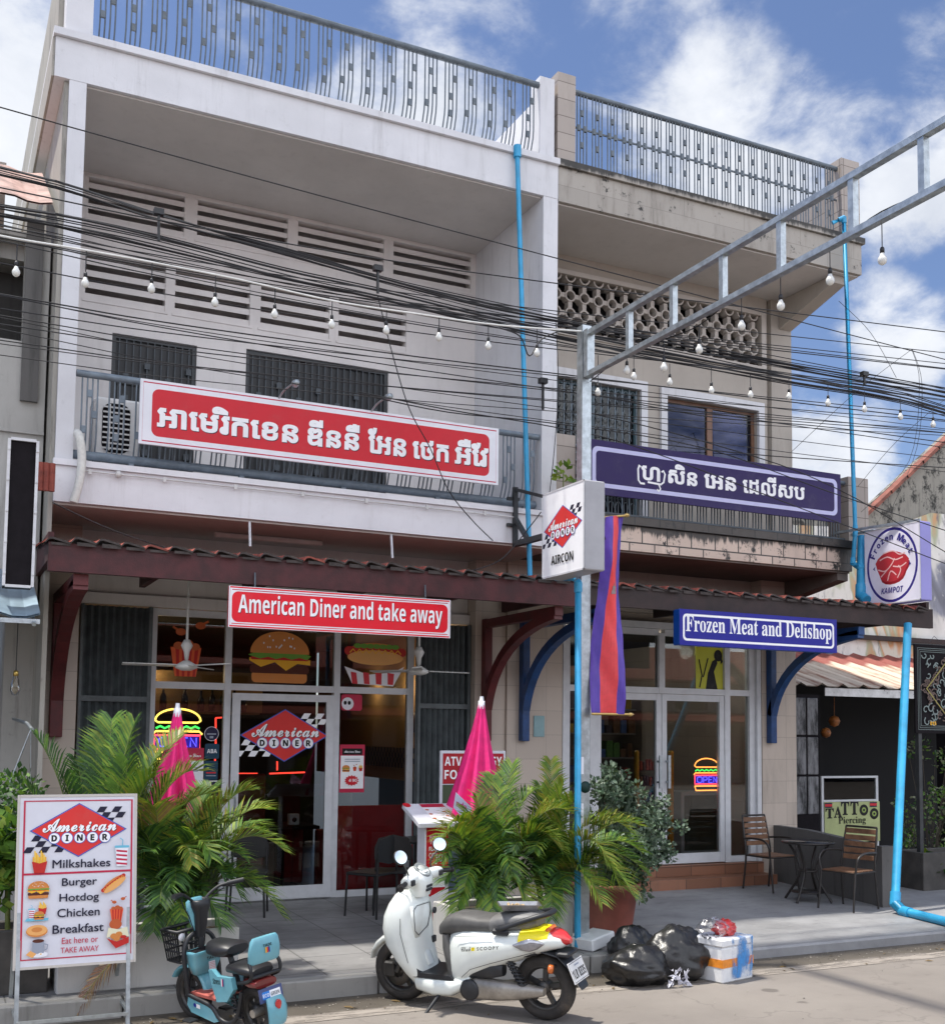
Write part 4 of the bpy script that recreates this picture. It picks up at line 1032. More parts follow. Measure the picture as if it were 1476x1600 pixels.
# projecting boxes: printed side faces look along the street
def boxsign(label, X, y0, y1, z0, z1, th, draw, sidem, parts):
    t = thing('box_sign', label, 'sign', (X + th / 2, (y0 + y1) / 2, z0))
    q = MB(sidem); q.bbox(X, X + th, y0, y1, z0, z1, .01); q.build('box', t)
    q = MB(SIGNFR)
    for (ya, yb_, za, zb_) in ((y0, y1, z0, z0 + .015), (y0, y1, z1 - .015, z1), (y0, y0 + .012, z0, z1), (y1 - .012, y1, z0, z1)): q.box(X - .006, X - .001, ya, yb_, za, zb_)
    q.build('frame', t)
    a = Art((X - .001, y1, z0), (0, -1, 0), EZ); draw(a, y1 - y0, z1 - z0); a.build('print', t)
    a = Art((X + th + .001, y0, z0), (0, 1, 0), EZ); draw(a, y1 - y0, z1 - z0); a.build('print', t)
    return t
def d_air(a, W, H):
    a.rect(.01, .01, W - .01, H - .01, WH); logo(a, W * .5, H * .55, W * .92, INK, .577)
    a.text(B('AIRCON'), W * .5, H * .135, .085, BLK, w=.40, align='c')
XS = 5.20; f0, f1 = P(913, 752, X=XS), P(908, 892, X=XS); k0 = P(848, 770, X=XS); gx = P(945, 820, Y=f0.y).x
s1 = boxsign('white projecting box sign with red diamond diner logo and AIRCON on it', XS, f0.y, k0.y, (f1.z + P(844, 905, X=XS).z) / 2, (f0.z + k0.z) / 2, gx - XS, d_air, mat('sign_grey_side', (.36, .36, .38), .5, .08, 4), None)
q = MB(GALV); zc_ = (f0.z + f1.z) / 2
for dz_ in (-.28, .28): q.box(gx + .001, 5.499, 9.13, 9.19, zc_ + dz_ - .025, zc_ + dz_ + .025)
split_build(q, 'bracket', s1)
t = thing('sign_bracket', 'empty black steel bracket on the white balcony edge behind the white box sign', 'bracket', (6.0, 11.25, 4.2))
q = MB(DARKMET)
A_, B_, C_, D_ = P(806, 765, Y=11.2), P(806, 850, Y=11.2), P(850, 776, Y=10.5), P(850, 838, Y=10.5)
q.bar(A_, C_, .035, .035); q.bar(A_ + Vector((0, .02, .03)), B_ + Vector((0, .02, -.03)), .05, .05); q.bar(B_, D_, .06, .06); q.bar(A_ * .45 + B_ * .55, B_ * .55 + D_ * .45, .045, .045)
for z in (A_.z - .12, B_.z + .2): q.box(A_.x - .09, A_.x + .06, 11.221, 11.258, z, z + .035)
q.build('frame', t)
def d_meat(a, W, H):
    PV = rgb('print_violet', 54, 46, 132, .4); LV = rgb('print_pale_violet', 232, 230, 244, .4)
    a.rect(.01, .01, W - .01, H - .01, LV); cx, cy = W * .50, H * .50; rx_, ry = W * .46, H * .485
    a.ell(cx, cy, rx_, ry, PV, 48); a.ell(cx, cy, rx_ * .92, ry * .928, LV, 48)
    rnd = random.Random(3)
    pts = []
    for k in range(22):
        t = 2 * math.pi * k / 22; r_ = 1 + .07 * math.sin(3 * t + .6) + .05 * math.sin(5 * t) + rnd.uniform(-.025, .025)
        pts.append((cx + .285 * W * r_ * math.cos(t), cy - .02 * H + .21 * H * r_ * math.sin(t) * (1 if math.sin(t) > 0 else .92)))
    a.poly([(x + .012, y - .035) for x, y in pts], rgb('print_meat_side', 150, 32, 44, .35)); a.poly(pts, rgb('print_meat', 188, 52, 62, .35))
    ft = rgb('print_fat', 236, 190, 190, .4)
    for L in ([(-.22, .10), (-.08, .13), (.06, .08), (.2, .10)], [(-.25, -.02), (-.12, -.05), (.0, .03), (.05, .1)], [(.02, .0), (.15, -.02), (.26, .02)], [(-.08, -.18), (-.02, -.06), (.08, -.12)], [(-.16, .18), (.02, .2), (.14, .14), (.24, .15)], [(-.2, -.12), (-.1, -.05)], [(.1, -.16), (.16, -.06), (.12, .0)]):
        a.line(spline([(cx + u * W, cy - .02 * H + v * H, 0) for u, v in L], 4), .016, ft)
    a.text(B('KAMPOT', 'ital'), cx, H * .135, .075, PV, w=.40 * W, align='c')
    for s_ in (-1, 1): a.poly([(cx + s_ * .345 * W, cy - .02 * H), (cx + s_ * .30 * W, cy + .01 * H), (cx + s_ * .315 * W, cy - .02 * H), (cx + s_ * .30 * W, cy - .05 * H)], PV)
    txt = B('Frozen Meat'); n = len(txt)
    for i, ch in enumerate(txt):
        if ch == ' ': continue
        an = rad(157 - i * 134 / (n - 1)); ca, sa = math.cos(an), math.sin(an); R0 = .325 * W; R1 = .325 * H
        X0, Y0 = cx + R0 * ca, cy + R1 * sa; rt = an - math.pi / 2
        a.M2 = lambda u, v, X0=X0, Y0=Y0, rt=rt: (X0 + u * math.cos(rt) - v * math.sin(rt), Y0 + u * math.sin(rt) + v * math.cos(rt))
        hgt = .090 if i in (0, 7) else (.080 if i == 10 else .062)
        a.text(ch, 0, 0, hgt, PV, align='c', bold=.016); a.M2 = None
s2 = boxsign('pale violet projecting box sign with a raw steak in an oval ring', 10.9, 10.06, 10.97, 3.80, 4.78, .19, d_meat, rgb('sign_violet_side', 150, 146, 208, .4), None)
q = MB(GALV); q.bar((10.70, 11.3, 4.80), (10.95, 10.1, 4.80), .03, .03); q.bar((10.98, 11.3, 4.80), (11.0, 10.9, 4.80), .03, .03); q.build('bracket', s2)
t = thing('box_sign', 'tall narrow black box sign with thin white frame beside the grey house', 'sign', (.55, 10.4, 3.4))
c00, c10, c01 = P(6, 915, Y=10.4), P(50, 918, Y=10.4), P(14, 685, Y=10.4); c11 = P(59, 690, Y=10.4)
xa, xb = (c00.x + c01.x) / 2, (c10.x + c11.x) / 2; za, zb = c00.z, c01.z
q = MB(BLACKM); q.box(xa, xb, 10.4, 10.62, za, zb); q.build('box', t)
q = MB(SIGNFR)
for (x0, x1, z0, z1) in ((xa - .012, xa + .012, za, zb), (xb - .012, xb + .012, za, zb), (xa + .012, xb - .012, za - .01, za + .012), (xa + .012, xb - .012, zb - .012, zb + .012)): q.box(x0, x1, 10.375, 10.399, z0, z1)
for k in range(5):
    z = za + .1 + k * (zb - za - .2) / 4
    for x in (xa, xb): q.box(x - .012, x + .012, 10.365, 10.374, z, z + .02)
q.build('frame', t)
# shopfront prints on the diner glass
def glass_art(label, name, cat, draw, x, z, Y=YG - .006):
    t = thing(name, label, cat, (x, Y, z)); a = Art((x, Y, z), EX, EZ, .0003); draw(a); a.build('print', t); return t
glass_art('printed chicken bucket sticker on the upper left pane of the diner', 'window_sticker', 'window sticker', lambda a: bucket(a, .0, 0, .34), 2.40, 2.70)
glass_art('large printed cheeseburger sticker on the middle upper pane of the diner', 'window_sticker', 'window sticker', lambda a: burger(a, 0, 0, .74), 3.27, 2.66)
def hd(a):
    hotdog(a, .02, .26, .74)
    a.poly([(.0, .22), (.1, .02), (.62, 0), (.76, .24), (.62, .17), (.3, .13)], W_)
    for k in range(4): a.poly([(.10 + k * .15, .02), (.17 + k * .15, .015), (.15 + k * .16, .15), (.08 + k * .155, .16)], RED_)
    for k in range(7): a.ell(.16 + k * .08, .47, .05, .03, LETT, 10)
glass_art('large printed hot dog sticker on the upper right pane of the diner', 'window_sticker', 'window sticker', hd, 4.42, 2.66)
glass_art('red diamond diner logo sticker with white chequers on the sliding door', 'window_sticker', 'window sticker', lambda a: logo(a, 0, 0, 1.04, WH), 3.70, 2.06, YG - .067)
def poster(a):
    a.rect(0, 0, .31, .56, CRIM); a.rect(.012, .045, .298, .43, WH); a.rect(.03, .44, .28, .515, BLK)
    a.text(B('American Diner', 'script'), .155, .465, .03, WH, w=.2, align='c', bold=.01)
    burger(a, .03, .24, .1, False); bucket(a, .165, .25, .045); fries(a, .235, .25, .05)
    pts = []
    for k in range(28):
        t_ = 2 * math.pi * k / 28; r_ = .08 if k % 2 else .062; pts.append((.15 + r_ * 1.15 * math.cos(t_), .14 + r_ * .8 * math.sin(t_)))
    a.poly(pts, RED_); a.text(B('$4.90'), .15, .118, .042, WH, w=.13, align='c')
    for z_ in (.36, .385): a.rect(.06, z_, .25, z_ + .008, GREYP)
glass_art('small burger meal poster with $4.90 price burst on the right pane', 'poster', 'poster', poster, 4.385, 1.40)
def gift(a):
    a.rr(.0, .0, .26, .19, .03, CRIM); a.ell(.08, .08, .075, .075, W_, 18); a.ell(.05, .09, .02, .025, BLK, 8); a.ell(.1, .09, .02, .025, BLK, 8)
glass_art('small pink sticker with white round face at top of the right pane', 'window_sticker', 'window sticker', gift, 4.39, 2.36)
def st1(a): a.ell(.08, .08, .08, .08, W_, 24); a.ell(.08, .08, .075, .075, NAVY, 24); a.rect(.03, .07, .13, .085, GREYP); a.rect(.06, .03, .1, .055, GREYP)
glass_art('round dark blue sticker on the glass left of the sliding door', 'window_sticker', 'window sticker', st1, 2.80, 1.99)
def st2(a): a.rr(0, 0, .16, .17, .02, rgb('print_teal', 14, 60, 84, .4)); a.text(B('ABA'), .08, .065, .045, WH, w=.11, align='c')
glass_art('square teal payment sticker below the round blue sticker', 'window_sticker', 'window sticker', st2, 2.81, 1.79)
def st3(a):
    a.rect(0, .13, .15, .34, rgb('print_teal', 14, 60, 84, .4)); a.rect(.02, .2, .13, .215, RED_); a.rect(.02, .17, .13, .18, GREYP); a.rect(0, 0, .15, .12, WH)
    a.rect(0, .0, .15, .11, NAVY); a.poly([(.03, .09), (.07, .02), (.12, .085), (.075, .055)], CHEE)
glass_art('pair of small payment stickers lowest on the glass by the door', 'window_sticker', 'window sticker', st3, 2.81, 1.43)
def mp(a):
    a.rect(0, 0, .36, .56, CRIM); a.rect(.0, .0, .36, .42, W_); a.text(B('American Diner', 'script'), .2, .46, .04, WH, w=.26, align='c', bold=.01)
    for z_ in (.3, .34): a.rect(.06, z_, .3, z_ + .012, GREYP)
    burger(a, .05, .08, .12, False); fries(a, .24, .1, .07)
glass_art('pale menu poster leaning in the left window behind the pink umbrella', 'poster', 'poster', mp, 2.44, 1.35)
def ypo(a):
    a.rect(0, 0, .45, .72, rgb('print_olive_yellow', 196, 196, 66, .5))
    CP = rgb('print_red_pink', 200, 90, 90, .5)
    for i in range(6): a.ell(.06 + i * .065, .60, .026, .035, CP, 8)
    a.poly([(.16, .0), (.2, .22), (.27, .38), (.34, .42), (.36, .36), (.3, .24), (.36, .0)], BLK); a.ell(.37, .46, .07, .08, BLK, 16); a.poly([(.40, .5), (.45, .38), (.41, .34)], BLK)
    a.line([(.06, .02), (.1, .18), (.05, .4)], .02, BLK); a.line([(.12, .16), (.2, .42)], .02, BLK)
glass_art('yellow poster with dark figure drawing in the delishop upper pane', 'poster', 'poster', ypo, 9.30, 2.74, YH - .012)
# neon signs in the two windows
def neon(label, x, z, k, Y):
    t = thing('neon_sign', label, 'neon sign', (x, Y, z))
    def tb(pts, mt, r_=.010): 
        q = MB(mt); q.tube([(x + u * k, Y, z + v * k) for u, v in pts], r_ * k / .5, 6); return q
    OR = emit('neon_orange', (1.0, .30, .06), 3.2); YE = emit('neon_yellow', (1.0, .62, .10), 3.0); GR = emit('neon_green', (.05, .9, .12), 2.2); RE = emit('neon_red', (1.0, .06, .10), 3.2); BL = emit('neon_blue', (.12, .10, 1.0), 2.6)
    top = YE if 'umbrella' in label else OR
    arc = [(.5 - .46 * math.cos(rad(a)), .80 + .24 * math.sin(rad(a))) for a in range(0, 181, 12)]
    tb([(.04, .80)] + arc + [(.96, .80), (.90, .76), (.10, .76), (.04, .80)], top).build('bun_tube', t)
    tb([(.06 + i * .088, .66 + (.025 if i % 2 else -.02)) for i in range(11)], GR).build('lettuce_tube', t)
    tb([(.0, .52), (.06, .58), (.94, .58), (1.0, .52)], top).build('patty_tube', t)
    tb([(.04, .50), (.96, .50), (.96, .22), (.04, .22), (.04, .50)], RE).build('frame_tube', t)
    tb([(.04, .16), (.96, .16), (.92, .02), (.08, .02), (.04, .16)], top).build('bun_tube', t)
    q = MB(emit('neon_panel', (.02, .012, .20), 1.2)); q.box(x + .06 * k, x + .94 * k, Y + .02, Y + .025, z + .24 * k, z + .48 * k); q.build('panel', t)
    q = MB(BL)
    for L in ([(.12, .30), (.12, .42), (.17, .45), (.26, .45), (.30, .42), (.30, .30), (.26, .27), (.17, .27), (.12, .30)], [(.36, .27), (.36, .45), (.48, .45), (.50, .38), (.46, .35), (.36, .35)], [(.70, .27), (.57, .27), (.57, .45), (.70, .45)], [(.57, .36), (.67, .36)], [(.76, .27), (.76, .45), (.88, .27), (.88, .45)]):
        q.tube([(x + u * k, Y - .01, z + v * k) for u, v in L], .007 * k / .5, 5)
    q.build('letter_tube', t)
    return t
neon('lit burger OPEN neon sign behind the small pink umbrella at the diner', 2.25, 1.78, .54, YG + .06)
neon('lit burger OPEN neon sign in the delishop right door', 9.31, 1.37, .42, YH + .05)
# ------------------------------------------------------------------ pole with gantry, pipes, flag
t = thing('gantry_pole', 'galvanised square pole with ladder gantry reaching out over the street', 'pole', (5.56, 9.16, .12))
q = MB(GALV); q.box(5.50, 5.60, 9.11, 9.21, .10, 6.02); q.box(5.42, 5.68, 9.03, 9.29, .10, .125); q.box(5.505, 5.585, 9.03, 9.10, 5.50, 5.96); q.build('post', t)
q = MB(GALV); q.box(5.51, 5.57, -2.0, 9.03, 5.90, 5.945); q.box(5.51, 5.57, -2.0, 9.03, 5.50, 5.545)
for px in (983, 1052, 1130, 1221, 1335, 1447):
    y = P(px, 500, X=5.54).y; q.box(5.515, 5.565, y - .025, y + .025, 5.546, 5.899)
for k in range(7): y = 4.35 - k * .85; q.box(5.515, 5.565, y - .025, y + .025, 5.546, 5.899)
q.build('gantry', t)
q = MB(rgb('dark_green_label', 18, 48, 44, .5)); q.lathe([(.0, 0), (.055, 0), (.055, .004), (0, .004)], (5.55, 9.105, 1.62), 'y', 18); q.build('round_label', t)
q = MB(W_)
for z0, z1 in ((1.25, 1.47), (1.0, 1.22), (.80, .98), (1.74, 1.9)): q.box(5.503, 5.53, 9.104, 9.109, z0, z1)
split_build(q, 'paper_label', t)
def pipe(label, pts, r, name='drain_pipe', cat='pipe', mt=None, fit=True, clips=()):
    q = MB(mt or PIPE); pts = [Vector(p_) for p_ in pts]; q.tube(pts, r, 12)
    for i in range(1, len(pts) - 1):
        if fit:
            for a, b_ in ((pts[i], pts[i - 1]), (pts[i], pts[i + 1])):
                d = (b_ - a).normalized(); q.tube([a - d * r * .4, a + d * r * 2.6], r * 1.22, 12)
    return tag(q.build(name), label, cat)
a = P(808, 243, Y=11.20); b_ = P(828, 905, Y=11.02)
pipe('thin blue drain pipe running down from the white roof edge to the maroon awning', [a, b_], .028, fit=False)
q = MB(PIPE); q.tube([a + Vector((0, 0, -.02)), a + Vector((0, 0, .12))], .045, 12); tag(q.build('pipe_cap'), 'open blue pipe coupling on top of the thin drain pipe at the white roof', 'pipe fitting')
a = P(900, 985, Y=9.06); 
pipe('blue drain pipe strapped to the front of the galvanised pole', [P(868, 903, Y=10.45), P(901, 903, Y=9.5), P(903, 912, Y=9.05), P(902, 1480, Y=9.07)], .031)
pipe('thin blue drain pipe dropping from the beige roof at its right corner', [P(1300, 348, Y=11.2), P(1318, 340, Y=11.12), P(1336, 830, Y=11.1), P(1332, 880, Y=11.05), P(1340, 886, Y=11.05), P(1356, 886, Y=11.0)], .028)
pipe('short thick blue pipe standing behind the violet box sign', [P(1346, 838, Y=11.12), P(1344, 930, Y=11.0), P(1352, 937, Y=10.9)], .055)
pipe('thick blue pipe from the brown awning down to the pavement and off along the kerb', [P(1418, 975, Y=10.45), P(1398, 1412, Y=9.72), P(1410, 1424, Z=.16), P(1500, 1446, Z=.15)], .050)
q = MB(mat('white_hose', (.68, .67, .62), .6, .1, 20)); q.tube(spline([P(118, 676, Y=11.35), P(124, 682, Y=11.2), P(128, 715, Y=11.18), P(124, 752, Y=11.17), P(115, 785, Y=11.17)], 6), .04, 10)
tag(q.build('drain_hose'), 'white corrugated hose hanging over the edge of the white balcony', 'hose')
q = MB(mat('electric_conduit', (.60, .59, .58), .5, .1, 5)); a = P(135, 735, Y=11.22)
q.tube([(1.2, 11.215, 4.56), (5.9, 11.215, 4.545)], .009, 6); [q.box(x, x + .03, 11.20, 11.224, 4.53, 4.58) for x in (1.3, 2.0, 2.7, 3.4, 4.1, 4.8, 5.5)]
tag(q.build('cable_conduit'), 'thin white cable run clipped along the white balcony edge', 'cable')
# flag
t = thing('flag_banner', 'long narrow blue and red vertical flag with grey temple tied to the pole', 'flag', (5.75, 9.0, 2.3))
q = MB()
FB = mat('flag_blue', srgb(84, 60, 158), .45, .08, 20); FR = mat('flag_red', srgb(226, 66, 70), .45, .06, 20)
def fl(u, v):
    z = 2.30 + v * 1.86; lean = .13 * v; x = 5.66 - .06 * (1 - v) * v * 4 * .3 + u * (.29 - .10 * v) + lean + .0
    y = 9.04 + (.05 * math.sin(u * 4.5 + v * 4) + .025 * math.sin(v * 7 - u * 3)) - .06 * u + .006 * math.sin(v * 19 + u * 9) + .004 * math.sin(v * 41 + u * 14)
    return Vector((x - .085, y, z + .03 * u * v))
NU, NV = 12, 48
for i in range(NU):
    q.use(FR if 4 <= i < 9 else FB)
    vs = [fl(u / NU, v / NV) for v in range(NV + 1) for u in (i, i + 1)]
    q.add(vs, [(2 * k, 2 * k + 1, 2 * k + 3, 2 * k + 2) for k in range(NV)], True)
q.build('cloth', t)
q = MB(mat('flag_temple', (.26, .22, .22), .7, .1, 20)); rr_ = [(.45, .60), (.68, .60), (.68, .615), (.65, .62), (.65, .64), (.62, .64), (.61, .66), (.60, .64), (.575, .64), (.565, .675), (.555, .64), (.53, .64), (.52, .66), (.51, .64), (.48, .64), (.48, .62), (.45, .615)]
q.add([fl(u, v) + Vector((0, -.006, 0)) for u, v in rr_], [tuple(range(len(rr_)))]); q.build('temple', t)
q = MB(mat('brass_finial', (.55, .38, .14), .3, .1, 6, metal=.8)); a = fl(1, 0); q.tube([fl(-.02, 0) + Vector((0, .0, 0)), a + Vector((.05, 0, 0))], .012, 8); q.lathe([(0, -.03), (.022, 0), (.012, .03), (0, .05)], a + Vector((.06, 0, 0)), 'x', 10)
b_ = fl(1, 1); q.tube([fl(-.1, 1), b_ + Vector((.02, 0, 0))], .012, 8); q.lathe([(0, -.03), (.024, 0), (.012, .03), (0, .04)], b_ + Vector((.03, 0, .005)), 'x', 10)
split_build(q, 'rod', t)
# air conditioner on the balcony
t = thing('air_conditioner', 'white outdoor air conditioner unit behind the balcony railing', 'air conditioner', (1.62, 11.75, 4.66))
q = MB(mat('ac_white', (.78, .77, .75), .45, .04, 4, dirt=.1)); q.bbox(1.38, 1.84, 11.62, 12.0, 4.80, 5.42, .03); q.build('casing', t)
q = MB(BLACKM); a = Art((1.46, 11.618, 4.86), EX, EZ); a.rr(0, 0, .27, .50, .09, BLACKM); q = a.mb; q.build('fan_opening', t)
q = MB(mat('ac_white', (.6, .59, .57)))
for k in range(9): 
    z = 4.90 + k * .052; q.box(1.465, 1.725, 11.598, 11.609, z - .008, z + .008)
for x in (1.53, 1.66): q.box(x - .006, x + .006, 11.59, 11.597, 4.875, 5.345)
q.build('grille', t)
q = MB(DARKMET); q.box(1.40, 1.46, 11.62, 12.05, 4.665, 4.80); q.box(1.78, 1.84, 11.62, 12.05, 4.665, 4.80); q.build('feet', t)
# lamps on the banner
for px, py, lb in ((455, 612, 'small chrome spotlight arm near the middle of the long red banner'), (600, 636, 'small chrome spotlight arm toward the right end of the long red banner')):
    c = P(px, py, Y=10.95); t = thing('sign_lamp', lb, 'lamp', (c.x, 11.12, 5.5), group='banner spotlights')
    q = MB(GALV); q.tube(spline([(c.x - .08, 11.15, 5.49), (c.x - .06, 11.0, 5.55), (c.x, 10.86, 5.60)], 4), .010, 6); q.build('arm', t)
    q = MB(GALV); q.lathe([(0, -.02), (.028, -.02), (.04, .05), (0, .05)], (c.x + .02, 10.84, 5.60), 'y', 12); q.build('head', t)
# ceiling fans under the maroon awning
def fan(px, pt_, pm, Y, label, a0):
    c = P(px, pm, Y=Y); top = P(px + 4, pt_, Y=Y)
    t = thing('ceiling_fan', label, 'ceiling fan', c, group='fans under the maroon awning'); w = mat('fan_white', (.58, .58, .56), .4, .06, 4)
    q = MB(w); q.tube([(c.x, Y, c.z + .05), (c.x, Y, max(top.z, 3.6))], .013, 8); q.lathe([(0, .26), (.03, .26), (.06, .20), (.03, .14), (.02, .06), (0, .06)], c, 'z', 16); split_build(q, 'rod', t)
    q = MB(w); q.lathe([(0, .05), (.03, .05), (.11, .0), (.11, -.025), (.05, -.05), (0, -.05)], c, 'z', 20); q.build('motor', t)
    for k in range(3):
        an = rad(a0 + 120 * k); M = Matrix.Translation(c) @ Matrix.Rotation(an, 4, 'Z') @ Matrix.Rotation(rad(7), 4, 'X')
        q = MB(w); q.bbox(.10, .62, -.055, .055, -.006, .004, .004, M); q.build('blade', t)
fan(291, 908, 1040, 11.5, 'white ceiling fan hanging in front of the chicken bucket sticker', 176)
fan(654, 990, 1048, 11.5, 'white ceiling fan hanging in front of the right folding shutter', 5)
q = MB(mat('lamp_white', (.6, .58, .56), .5, .1, 4)); q.bbox(2.7, 3.9, 12.0, 12.06, 4.17, 4.225, .01)
tag(q.build('tube_lamp'), 'unlit white tube lamp fixed under the white balcony', 'lamp')
for px, py, lb in ((185, 741, 'small dome camera on the left part of the white balcony edge'), (771, 1000, None)):
    if lb:
        c = P(px, py, Y=11.2); q = MB(mat('lamp_white', (.6, .58, .56))); q.lathe([(0, -.02), (.03, -.02), (.035, .02), (0, .03)], c, 'y', 12); tag(q.build('security_camera'), lb, 'camera')

# ------------------------------------------------------------------ bulb strings
BULB = mat('bulb_glass', (.72, .72, .68), .18, .03, 3, spec=.6); SOCK = mat('bulb_socket', (.02, .02, .022), .5, .1, 9)
def bulb(parent, top, drop, k=1.0):
    b_ = MB(SOCK); b_.tube([top, top - Vector((0, 0, drop))], .0045, 4)
    c = top - Vector((0, 0, drop)); b_.lathe([(0, 0), (.012 * k, 0), (.016 * k, -.012 * k), (.016 * k, -.045 * k), (0, -.045 * k)], c, 'z', 8)
    s_ = b_.build('socket', parent)
    b2 = MB(BULB); b2.lathe([(0, -.045 * k), (.015 * k, -.045 * k), (.018 * k, -.058 * k), (.031 * k, -.082 * k), (.033 * k, -.098 * k), (.027 * k, -.118 * k), (.012 * k, -.130 * k), (0, -.132 * k)], c, 'z', 12); b2.build('bulb', s_)
def lightstring(label, cable, bulbs, Y, mt, r=.006, X=None):
    pts = [P(x, y, Y=Y) if X is None else P(x, y, X=X) for x, y in cable]
    mid = pts[len(pts) // 2]; t = thing('string_light', label, 'string light', mid, group='festoon lights over the pavement')
    q = MB(mt); q.tube(spline(pts, 5), r, 6); q.build('cable', t)
    for bx, by, dy in bulbs:
        c = P(bx, by - dy, Y=Y) if X is None else P(bx, by - dy, X=X)
        d = (dy - 8) / FPX * Vector(c).length * .93
        bulb(t, c, max(.01, d), .92)
WC = mat('white_cable', (.62, .62, .60), .5, .1, 9); BC = mat('black_cable', (.012, .012, .014), .6, .2, 20)
lightstring('white cabled row of bulbs crossing the front of the white shophouse', [(-40, 352), (0, 368), (130, 390), (250, 412), (380, 438), (520, 470), (650, 490), (780, 508), (918, 518)],
            [(27, 413, 32), (135, 430, 40), (238, 441, 32), (337, 463, 34), (430, 482, 33), (519, 499, 30), (604, 509, 26), (686, 520, 24), (763, 534, 30), (839, 545, 34), (912, 543, 22)], 9.14, WC, .009)
lightstring('black cabled row of bulbs running on to the right past the beige shophouse', [(935, 540), (1010, 560), (1046, 565), (1111, 573), (1172, 583), (1232, 590), (1293, 601), (1350, 613), (1406, 624), (1457, 636), (1530, 655)],
            [(934, 607, 52), (990, 583, 30), (1046, 592, 24), (1111, 605, 30), (1172, 612, 30), (1232, 615, 26), (1293, 625, 26), (1350, 635, 24), (1406, 647, 25), (1457, 659, 24)], 9.35, BC)
lightstring('row of bulbs slung under the ladder gantry', [(922, 596), (979, 552), (1037, 530), (1092, 508), (1158, 455), (1219, 425), (1296, 388), (1377, 330), (1480, 290)],
            [(979, 572, 22), (1037, 566, 34), (1092, 537, 30), (1158, 498, 40), (1219, 465, 42), (1296, 424, 36), (1377, 387, 56)], None, BC, .005, X=5.58)

# ------------------------------------------------------------------ overhead cables
CG = 'power and phone cables strung along the street'
def cable(pts, r, Y, label='thin black cable strung across in front of the shophouses', name='overhead_cable', grp=CG, n=5):
    q = MB(BC); pp = [P(x, y, Y=Y) for x, y in pts]
    if pts[-1][0] > 1500: pp.append(pp[-1] + (pp[-1] - pp[-2]).normalized() * 9)
    if pts[0][0] < -30: pp.insert(0, pp[0] + (pp[0] - pp[1]).normalized() * 6)
    q.tube(spline(pp, n), r, 5, caps=False)
    return tag(q.build(name, None, pp[len(pp) // 2]), label, 'cable', grp)
rnd = random.Random(5)
def path(curve, dy0, dy1, jit=2.0, sag=0):
    out = []
    for i, (x, y) in enumerate(curve):
        u = i / (len(curve) - 1); out.append((x, y + dy0 + (dy1 - dy0) * u + sag * 4 * u * (1 - u) + rnd.uniform(-jit, jit)))
    return out
UPB = [(-60, 250), (100, 290), (250, 338), (440, 390), (600, 436), (760, 476), (920, 508), (1080, 540), (1240, 572), (1400, 600), (1540, 628)]
LOB = [(-60, 318), (100, 345), (250, 378), (440, 425), (600, 460), (760, 497), (920, 531), (1080, 562), (1240, 592), (1400, 620), (1540, 660)]
for k in range(8): cable(path(UPB, rnd.uniform(-9, 9), rnd.uniform(-10, 12), 1.8, rnd.uniform(-3, 4)), rnd.choice((.004, .005, .006, .010)), 9.55 + .02 * k, 'black cable of the upper thick bundle along the street', grp='upper cable bundle')
for k in range(8): cable(path(LOB, rnd.uniform(-9, 10), rnd.uniform(-9, 12), 2.2, rnd.uniform(-3, 5)), rnd.choice((.004, .005, .006, .010)), 9.5 + .02 * k, 'black cable of the lower thick bundle along the street', grp='lower cable bundle')
for k in range(11):
    a = rnd.uniform(290, 420); b_ = a * .45 + rnd.uniform(380, 470)
    cable([(-60, a - 10), (250, a + (b_ - a) * .20 + 8), (600, a + (b_ - a) * .44 + 14), (920, a + (b_ - a) * .63 + 14), (1240, a + (b_ - a) * .83 + 8), (1540, b_ + 6)], rnd.choice((.004, .005, .006)), 9.3 + .04 * k)
for k in range(11):
    a = rnd.uniform(455, 560); b_ = rnd.uniform(650, 760); s_ = rnd.uniform(4, 14)
    cable([(-60, a - 8), (250, a + (b_ - a) * .20 + s_ * .6), (600, a + (b_ - a) * .42 + s_), (870, a + (b_ - a) * .58 + s_), (1240, a + (b_ - a) * .81 + s_ * .6), (1540, b_)], rnd.choice((.004, .005, .0065)), 9.3 + .05 * k)
for pts in ([(-60, 150), (135, 205), (480, 300), (865, 402), (1240, 500), (1540, 578)], [(560, 612), (700, 640), (870, 668), (1000, 700), (1240, 790), (1540, 905)], [(560, 615), (700, 644), (870, 662), (1100, 700), (1300, 770), (1540, 850)],
            [(900, 610), (1100, 650), (1300, 668), (1540, 700)], [(900, 640), (1100, 690), (1300, 760), (1540, 900)], [(1000, 690), (1200, 712), (1540, 735)]):
    cable(pts, .006, 9.9)
for pts in ([(1236, 706), (1340, 610), (1425, 545)], [(1425, 545), (1440, 600), (1432, 700), (1395, 790)], [(1340, 760), (1400, 690), (1480, 620)], [(1310, 470), (1360, 520), (1400, 590)], [(1345, 800), (1420, 720), (1436, 600), (1424, 545)]):
    cable(pts, .0032, 10.3, 'thin slack wire slanting up from the right balcony corner', grp='slack service wires')
cable([(590, 462), (615, 560), (640, 640), (672, 700), (700, 765), (735, 810), (770, 845)], .006, 10.8, 'loose black wire hanging down across the long red banner')
cable([(780, 512), (812, 525), (827, 556), (846, 530), (880, 516), (918, 512)], .007, 9.3, 'black cable loop dipping beside the top of the pole')
cable([(868, 500), (872, 600), (866, 700), (856, 790)], .005, 10.6, 'thin wire dropping along the white column beside the pole')
cable([(720, 896), (760, 885), (790, 868), (830, 820), (845, 800)], .006, 10.6, 'thin wire looping from the maroon awning up to the box sign')
